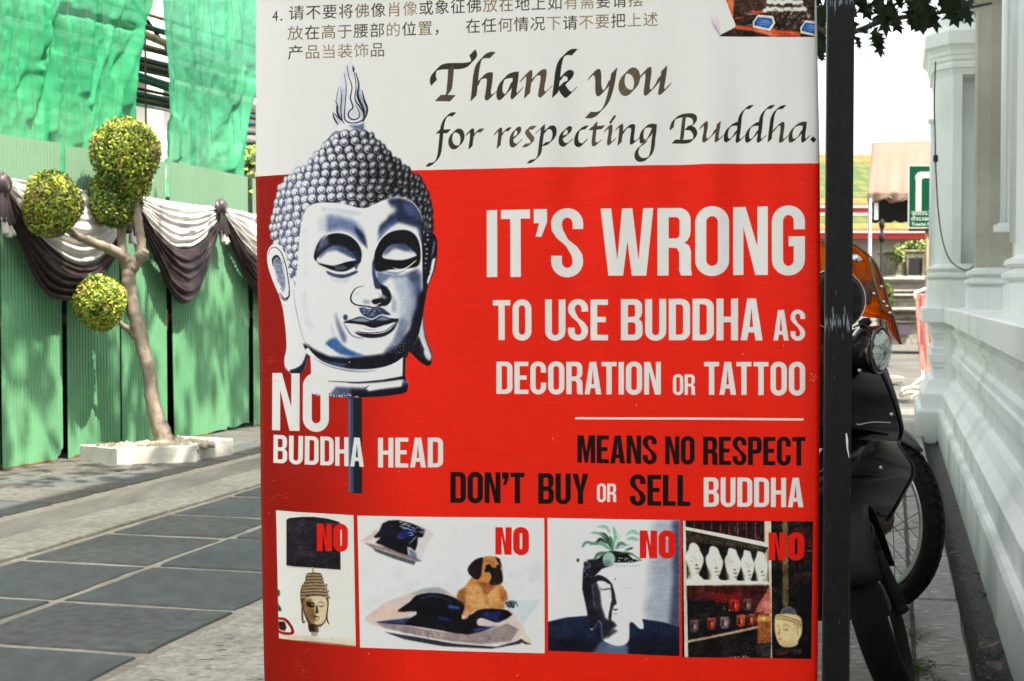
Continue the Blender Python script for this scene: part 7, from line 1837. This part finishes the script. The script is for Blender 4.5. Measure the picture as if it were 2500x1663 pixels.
# ================================================================== the motorcycle behind, its spoked wheel showing
mo = empty('motorcycle', Vector((.9, 5.9, 0)), 'motorcycle with a spoked front wheel and dark mudguard, standing by the gutter', 'motorcycle', 'motorcycles parked between banner and wall')
wc = at(2138, 1262, 5.3); Rw = wc.z + .004
Hd = Vector((math.cos(math.radians(64)), -math.sin(math.radians(64)), 0)); axw = Vector((0, 0, 1)).cross(Hd).normalized()
W2 = Matrix.Translation(wc) @ Matrix(((Hd.x, 0, axw.x, 0), (Hd.y, 0, axw.y, 0), (0, 1, 0, 0), (0, 0, 0, 1)))
W2 = Matrix.Translation(wc) @ Matrix((tuple((Hd.x, 0.0, axw.x, 0)), (Hd.y, 0.0, axw.y, 0), (0.0, 1.0, axw.z, 0), (0, 0, 0, 1)))
wheel_parts(mo, W2, Rw, .044, Rw * .775, .068, 28)
b = MB(); P_ = []
for i in range(26):
    a = math.radians(48 + 110 * i / 25); hw = .052 * min(1, .12 + (i / 25) * 5); lift = .022 + .012 * max(0, 1 - i / 7)
    P_.append([W2 @ Vector(((Rw + lift - .016 * (j / 8 * 2 - 1) ** 2) * math.cos(a), (Rw + lift - .016 * (j / 8 * 2 - 1) ** 2) * math.sin(a), hw * (j / 8 * 2 - 1))) for j in range(9)])
b.grid(P_); solid(b.build('mudguard', M_edge, mo, smooth=True), .003)
for s_ in (-1, 1):
    b = MB(); b.tube([W2 @ Vector((0, 0, s_ * .07)), W2 @ Vector((-.16, .32, s_ * .07)), W2 @ Vector((-.24, .52, s_ * .07))], .014, 10); b.build('fork_leg', M_alu, mo, smooth=True)
O2 = wc - Hd * 1.22
W3 = Matrix.Translation(O2) @ Matrix(((Hd.x, 0, axw.x, 0), (Hd.y, 0, axw.y, 0), (0, 1, 0, 0), (0, 0, 0, 1)))
wheel_parts(mo, W3, Rw, .044, Rw * .775, .06, 0, treads=False)
b = MB(); Q = spl([tuple(wc - Hd * .30 + Vector((0, 0, .50))) + (.06,), tuple(wc - Hd * .55 + Vector((0, 0, .42))) + (.14,), tuple(wc - Hd * .9 + Vector((0, 0, .36))) + (.12,), tuple(wc - Hd * 1.35 + Vector((0, 0, .42))) + (.07,)], 5)
b.tube([p[:3] for p in Q], [p[3] for p in Q], 12); b.build('body', M_black, mo, smooth=True)
b = MB(); Q = spl([tuple(wc - Hd * .7 + Vector((0, 0, .56))) + (.05,), tuple(wc - Hd * .95 + Vector((0, 0, .55))) + (.11,), tuple(wc - Hd * 1.3 + Vector((0, 0, .56))) + (.08,)], 5)
b.tube([p[:3] for p in Q], [p[3] for p in Q], 12, squash=(1, .45)); b.build('seat', M_blackm, mo, smooth=True)

# ================================================================== far end of the lane
# police sign
def draw_sign():
    P = Print(360, 500, None, (4, 66, 42), 1.0)
    W = (166, 170, 164)
    P.a[:7] = W; P.a[-7:] = W; P.a[:, :7] = W; P.a[:, -7:] = W
    o = [(56, 365)] + [(56, 120)] + _arc(98, 98, 48, 48, 180, 270, 8) + [(240, 50), (240, 22), (310, 75), (240, 128), (240, 102), (120, 102)] + _arc(120, 120, 18, 18, 270, 180, 5) + [(102, 365)]
    P.fill(o, W)
    def line(t, x, y, h):
        V, F = font_tris(t)
        L_ = []
        for f in F:
            q = [(x + V[k][0] * h * 1.05, y - V[k][1] * h) for k in f]
            ar = sum(q[a][0] * q[(a + 1) % len(q)][1] - q[(a + 1) % len(q)][0] * q[a][1] for a in range(len(q)))
            L_.append(q if ar > 0 else q[::-1])
        if L_: 
            for dx in (0, 2, 3.5): P.blend(P.cover([[(a + dx, c) for a, c in q] for q in L_]), W)
    line('จุดตรวจ', 22, 395, 52); line('ตำรวจท่องเที่ยว', 22, 440, 46); line('Tourist Police', 24, 480, 36)
    return P.a
DSG = 17.0
sg = empty('police_sign', tp(2270, DSG), 'green and white Tourist Police road sign with a turning arrow, in front of the awning', 'sign')
simg = bpy.data.images.new('sign_print', 360, 500)
_s = np.ones((500, 360, 4), np.float32); _s[..., :3] = np.clip(draw_sign() / 255.0, 0, 1)[::-1]
simg.pixels.foreach_set(_s.ravel()); simg.pack(); simg.update()
M_sign = print_mat('painted_sign', simg, .4, weave=False)
a0, a1 = at(2216, 404, DSG), at(2219, 557, DSG); wS = .55
sx = (a0.x + a1.x) / 2
me = bpy.data.meshes.new('sign_panel')
b = MB(); b.box(sx, sx + wS, DSG, DSG + .02, a1.z, a0.z, bev=.002); o = b.build('sign_back', M_bat, sg)
V = [(sx, DSG - .004, a1.z), (sx + wS, DSG - .004, a1.z), (sx + wS, DSG - .004, a0.z), (sx, DSG - .004, a0.z)]
me.from_pydata(V, [], [(0, 1, 2, 3)]); u_ = me.uv_layers.new(name='UVMap')
for i, c_ in enumerate(((0, 0), (1, 0), (1, 1), (0, 1))): u_.data[i].uv = c_
link('sign_face', me, M_sign, sg)
b = MB(); b.box(sx + .02, sx + wS, DSG - .01, DSG + .05, a1.z - .035, a1.z - .006); b.build('sign_bar', M_dark, sg)
for xx in (.235, .30): 
    b = MB(); b.tube([(sx + xx, DSG + .04, 0), (sx + xx, DSG + .04, a0.z - .05)], .022, 10); b.build('sign_post', mat('brown_post', (.25, .19, .10), .7, noise=(20, .3)), sg, smooth=True)
# faded red cloth banner on a white stand
st_ = empty('cloth_stand', tp(2245, 16.0), 'faded red cloth hanging edge-on from a rusty white stand beside the plinth', 'banner stand')
dS = 15.6
M_red = mat('faded_red_cloth', (.34, .14, .11), .75, mix2=((.16, .025, .02), 3.5, .45, .6), noise=(9, .1))
b = MB(); P_ = []
for j in range(26):
    v = j / 25; y = 712 + 203 * v; xl = 2234 + 9 * v ** 1.5 + 5 * v; xr = 2263 - 0 * v + 10 * v ** 2
    P_.append([at(xl + (xr - xl) * i / 16, y + (8 * math.sin(math.pi * i / 16) if j == 0 else 0), dS + .03 * math.sin(i * 1.3 + v * 4) + .5 * i / 16) for i in range(17)])
b.grid(P_); solid(b.build('cloth', M_red, st_, smooth=True), .003)
M_wrust = mat('chipped_white_paint', (.58, .54, .44), .7, mix2=((.22, .11, .05), 22, .58, .7))
def bar(pts, r, nm='bar', par=None, m=None):
    b = MB(); b.tube(pts, r, 8); return b.build(nm, m or M_wrust, par, smooth=True)
bar([at(2233, 716, dS), at(2262, 704, dS + .5), at(2266, 708, dS + .5)], .018, 'bar', st_)
bar([at(2233, 716, dS), at(2234, 735, dS)], .016, 'bar', st_)
bar([at(2266, 706, dS + .5), at(2271, 800, dS + .5), at(2277, 915, dS + .5)], .022, 'post', st_)
bar([at(2252, 905, dS), at(2254, 960, dS)], .022, 'post', st_)
bar([at(2251, 922, dS), at(2216, 951, dS)], .018, 'leg', st_); bar([at(2252, 922, dS), at(2274, 940, dS + .3)], .018, 'leg', st_); bar([at(2210, 954, dS), at(2256, 946, dS)], .02, 'foot', st_)
wf = empty('bent_iron_rack', gr(2220, 985), 'low bent iron rack with chipped white paint on the ground by the plinth', 'rack')
for pts in ([(2198, 968), (2204, 950), (2225, 945), (2250, 948)], [(2198, 968), (2215, 958), (2248, 957)], [(2222, 985), (2226, 968), (2240, 960), (2256, 962)]):
    bar([at(x, y, 15.0) for x, y in pts], .02, 'bar', wf)
b = MB(); c = gr(2184, 936); b.box(c.x - .13, c.x + .13, c.y, c.y + .35, 0, .085, bev=.012); o = b.build('concrete_block', M_cement, None); tag(o, 'loose pale concrete block lying on the lane beside the headlight', 'block')
# canopy
M_awn = mat('pink_canvas', (.155, .105, .080), .8, mix2=((.17, .10, .07), .8, .4, .6), noise=(5, .05))
aw = empty('market_awning', tp(2170, 24), 'faded pink canvas market awning on thin poles, behind the police sign', 'awning')
b = MB(); P_ = []
for j in range(15):
    v = j / 14
    P_.append([at((2129 - 11 * v) + (2420 - 2129) * i / 34, 349 - 7 * i / 34 + (138 + 5 * math.sin(i * .9) * v + 4 * (i > 8) * v) * v, 25 - 2.2 * v + .05 * math.sin(i * 1.7) * v) for i in range(35)])
b.grid(P_); solid(b.build('canvas', M_awn, aw, smooth=True), .01)
b = MB(); P_ = []
for j in range(5): P_.append([at(2118 + (2420 - 2118) * i / 34, 468 + (24 + 5 * math.sin(i * 1.1) + 3 * math.sin(i * 2.3)) * j / 4, 22.78 + .04 * math.sin(i * 1.3)) for i in range(35)])
b.grid(P_); solid(b.build('valance', M_awn, aw, smooth=True), .01)
b = MB(); P_ = []
for j in range(4): P_.append([at(2126 + (2300 - 2126) * i / 24, 480 + (62 + 2.5 * math.sin(i * 1.4) + 2 * (i % 5 == 2)) * j / 3, 24.4) for i in range(25)])
b.grid(P_); solid(b.build('underside_shade', M_dark, aw, smooth=True), .01)  # dark sheet put in for the shade under the awning
p = at(2124.5, 486, 22.8); bar([(p.x, p.y, 0), (p.x, p.y, p.z)], .03, 'pole', aw, M_alu)
p = at(2140, 486, 22.9); b = MB(); b.box(p.x - .03, p.x + .03, p.y, p.y + .03, p.z - .33, p.z - .06); b.build('lamp_strip', M_bat, aw)
lp = empty('lamp_post', tp(2153, 20), 'thin black iron post with ball joints, between awning pole and altar', 'post')
p = at(2153, 540, 20); bar([(p.x, p.y, 0), (p.x, p.y, at(2153, 535, 20).z)], .022, 'shaft', lp, M_dark)
for y in (548, 580, 690): 
    c = at(2153, y, 20); b = MB(); b.lathe([(.0, -.07), (.035, -.05), (.045, 0), (.03, .05), (.0, .07)], 12, Matrix.Translation(c)); b.build('collar', M_dark, lp, smooth=True)
# stone altar
al = empty('stone_altar', tp(2220, 30), 'weathered grey stone altar of stacked tiers with a dark niche, across the road', 'altar')
M_stone = mat('weathered_stone', (.25, .235, .20), .9, mix2=((.10, .09, .075), 2.2, .42, .62), noise=(14, .3), bump=(9, .8, .05))
M_moss = mat('mossy_stone', (.17, .15, .09), .9, mix2=((.07, .07, .045), 3, .4, .6), noise=(14, .3), bump=(9, .8, .05))
DA = 29.0
def tier(y0, y1, x0, x1, name='tier', m=M_stone, bulge=.06, dd=0):
    a, c_ = at(x0, y0, DA + dd), at(x1, y1, DA + dd)
    b = MB(); n = 7; P_ = []
    w = c_.x - a.x
    for j in range(n):
        v = j / (n - 1); z = c_.z + (a.z - c_.z) * v; k = bulge * math.sin(math.pi * v)
        P_.append([(a.x - k + random.uniform(-.01, .01), DA + dd - k, z), (a.x + w + k, DA + dd - k, z), (a.x + w + k, DA + dd + 1.2, z), (a.x - k, DA + dd + 1.2, z), (a.x - k, DA + dd - k, z)])
    b.grid([[Vector(p) for p in r_] for r_ in P_]); b.add([Vector(p) for p in P_[-1][:4]], [(0, 1, 2, 3)])
    return b.build(name, m, al)
tier(618, 672, 2186, 2300, 'niche_block', M_moss, .0); tier(610, 618, 2182, 2304, 'cap', M_moss, .02)
a, c_ = at(2216, 630, DA - .02), at(2250, 668, DA - .02)
b = MB(); b.box(a.x, c_.x, DA - .03, DA - .005, c_.z, a.z); b.build('niche', M_dark, al)  # flat dark panel standing in for the shade inside the niche
for x0, x1 in ((2211, 2216), (2250, 2255)):
    a, c_ = at(x0, 628, DA), at(x1, 670, DA); b = MB(); b.box(a.x, c_.x, DA - .07, DA - .035, c_.z, a.z); b.build('jamb', M_moss, al)
for y0, y1, x0, x1, k in ((672, 692, 2166, 2310, .05), (692, 704, 2176, 2310, 0), (704, 716, 2180, 2310, .03), (716, 726, 2172, 2310, .05), (726, 738, 2170, 2310, .02), (738, 748, 2180, 2310, 0), (748, 764, 2174, 2310, .06), (764, 782, 2178, 2310, .02), (782, 790, 2182, 2310, .03), (790, 842, 2178, 2310, 0)): tier(y0, y1, x0, x1, 'tier', M_stone, k * 3)
a, c_ = at(2184, 794, DA - .04), at(2221, 818, DA - .04); b = MB(); b.box(a.x, c_.x, DA - .07, DA - .01, c_.z, a.z); b.build('plaque', mat('purple_plaque', (.06, .04, .055), .5), al)
def bush(name, c, rx, rz, n, seed, label, leaf=.06, cat='bush', weights=(.1, .35, .5, .05)):
    me = ball(c, rx, n, seed, weights, lump=.25, leaf=leaf, zs=rz / rx)
    o = link(name, me, LEAVES + [M_core], None); return tag(o, label, cat)
bush('bush', at(2245, 606, DA + .5), .42, .17, 900, 5, 'low green bush growing on top of the stone altar', .07)
bush('bush', at(2192, 622, DA - .1), .14, .18, 260, 6, 'small green sprout hanging over the left corner of the altar', .06)
bush('bush', at(2164, 722, 25), .13, .26, 500, 7, 'dark leafy plant between the windscreen and the altar', .05)
c = at(2166, 704, 26); b = MB(); b.lathe([(.0, -.09), (.05, -.075), (.085, -.03), (.09, .02), (.06, .07), (.0, .09)], 16, Matrix.Translation(c)); o = b.build('globe_lamp', M_tube, None, smooth=True); tag(o, 'small white globe lamp above the dark plant', 'lamp')
b = MB(); b.tube([(c.x, c.y, 0), (c.x, c.y, c.z - .08)], .02, 8); b.build('lamp_stem', M_dark, o) 
# temple hall with banded tile roof
hall = empty('temple_hall', tp(2170, 44), 'temple hall with green roof tiles bordered in orange and red gable boards', 'building')
HDp = 42.0
def tilem(name, c1_, c2_):
    def ex(m, N, L, b, tc, cur):
        br = N.new('ShaderNodeTexBrick'); br.inputs['Scale'].default_value = 2.4; br.inputs['Color1'].default_value = (*c1_, 1); br.inputs['Color2'].default_value = (*c2_, 1); br.inputs['Mortar'].default_value = tuple(v * .5 for v in c1_) + (1,)
        br.inputs['Mortar Size'].default_value = .03; br.inputs['Brick Width'].default_value = .7; br.inputs['Row Height'].default_value = .5
        mp = N.new('ShaderNodeMapping'); mp.inputs['Rotation'].default_value = (math.radians(90), .5, 0); L.new(tc.outputs['Object'], mp.inputs[0]); L.new(mp.outputs[0], br.inputs['Vector'])
        L.new(br.outputs[0], b.inputs['Base Color'])
    return mat(name, c1_, .35, extra=ex)
M_gt = tilem('green_tiles', (.045, .085, .018), (.10, .11, .02)); M_ot = tilem('orange_tiles', (.19, .10, .018), (.24, .14, .03))
M_rp = mat('red_paint', (.32, .010, .012), .5); M_wp = mat('white_board', (.34, .33, .30), .6)
def hq(name, y0, y1, d0, d1, m, x0=1700, x1=2600):
    b = MB(); b.add([at(x0, y0, d0), at(x1, y0, d0), at(x1, y1, d1), at(x0, y1, d1)], [(0, 1, 2, 3)]); o = b.build(name, m, hall); solid(o, .06); return o
hq('upper_roof_border', 379, 398, HDp + 4.6, HDp + 4.2, M_ot); hq('upper_roof', 398, 487, HDp + 4.2, HDp + 1.9, M_gt); hq('upper_roof_edge', 487, 501, HDp + 1.9, HDp + 1.5, M_ot)
hq('fascia', 501, 508, HDp + 1.5, HDp + 1.5, M_wp); hq('red_board', 508, 520, HDp + 1.55, HDp + 1.55, M_rp); hq('fascia', 520, 529, HDp + 1.5, HDp + 1.5, M_wp)
hq('lower_roof', 529, 548, HDp + 1.4, HDp + .9, M_gt); hq('lower_roof_edge', 548, 563, HDp + .9, HDp + .5, M_ot); hq('fascia', 563, 569, HDp + .5, HDp + .5, M_wp); hq('red_board', 569, 582, HDp + .52, HDp + .55, M_rp)
b = MB(); a = at(1700, 582, HDp + 1.2); c_ = at(2600, 582, HDp + 1.2); b.box(a.x, c_.x, HDp + 1.2, HDp + 6, 0, a.z, bev=.02); b.build('wall', mat('hall_wall', (.26, .24, .20), .8, noise=(2, .05)), hall)
# trees seen between net and banner
bush('background_tree', fp(ft(622, -2.2), -2.2, 2.25), .55, .8, 1500, 9, 'bushy green tree glimpsed between the net edge and the banner', .07, 'tree', (.3, .4, .25, .05))

# grit and crumbs lying in the channel
gb = MB(); gq = random.Random(14)
for i in range(420):
    s_, r_ = gq.uniform(4.2, 9.5), gq.uniform(.262, .352); L_ = gq.uniform(.002, .007); p = sr(s_, r_, -.050)
    a = gq.uniform(0, 6.28); u_ = Vector((math.cos(a), math.sin(a), .2)) * L_; v_ = Vector((-math.sin(a), math.cos(a), .1)) * L_ * gq.uniform(.3, .8)
    gb.add([p - u_, p + v_, p + u_, p - v_, p + Vector((0, 0, L_ * .8))], [(0, 1, 4), (1, 2, 4), (2, 3, 4), (3, 0, 4)])
o = gb.build('grit', mat('grey_grit', (.16, .14, .11), .6, noise=(90, .6)), None); tag(o, 'grit and crumbs scattered in the wet gutter along the wall', 'grit', kind='stuff')
# ================================================================== small litter and weeds
wd = random.Random(9)
b = MB()
for s, r in ((4.55, .078), (4.62, .085), (4.5, .10), (4.58, .12), (5.05, .078), (4.97, .085), (6.1, .078), (4.4, .14)):
    for i in range(46):
        p = sr(s + wd.gauss(0, .04), r + wd.gauss(0, .018), .003); h = wd.uniform(.003, .012); d = Vector((wd.gauss(0, .02), wd.gauss(0, .02), h)); w = Vector((wd.uniform(-.004, .004), wd.uniform(-.004, .004), 0))
        b.add([p - w, p + w, p + d], [(0, 1, 2)])
o = b.build('moss_tufts', mat('moss', (.045, .075, .018), .9, noise=(30, .3)), None); tag(o, 'tufts of moss and weeds in the joints of the paving by the gutter', 'weeds', kind='stuff')
M_dl = mat('dead_leaf', (.035, .016, .01), .6, noise=(20, .4), spec=.5)
def dead(px, py, L_, label, z=-.03):
    p = gr(px, py, z); a = wd.uniform(0, 6.28); d = Vector((math.cos(a), math.sin(a), .1)).normalized(); n = d.cross(Vector((0, 0, 1)))
    b = MB(); P_ = []
    for i in range(9):
        v = i / 8; w = .32 * math.sin(math.pi * v) ** .8 * L_
        P_.append([p + d * (v - .5) * L_ + n * (w * u) + Vector((0, 0, .3 * w * u * u + .1 * L_ * (v - .5) ** 2 + .006)) for u in (-1, -.5, 0, .5, 1)])
    b.grid(P_); o = solid(b.build('dead_leaf', M_dl, None, smooth=True), .001); return tag(o, label, 'leaf', 'dead leaves in the wet gutter')
dead(2332, 1355, .07, 'brown dead leaf in the gutter beside the tyre')
dead(2390, 1405, .06, 'reddish dead leaf against the base of the white wall')
dead(2404, 1452, .06, 'curled dark leaf with a wet shine in the gutter')
dead(2415, 1580, .10, 'long curved leaf lying across the wet gutter')
dead(2430, 1632, .09, 'dead leaf in the gutter nearest the bottom edge')
dead(2338, 1240, .05, 'small orange leaf in the far gutter')
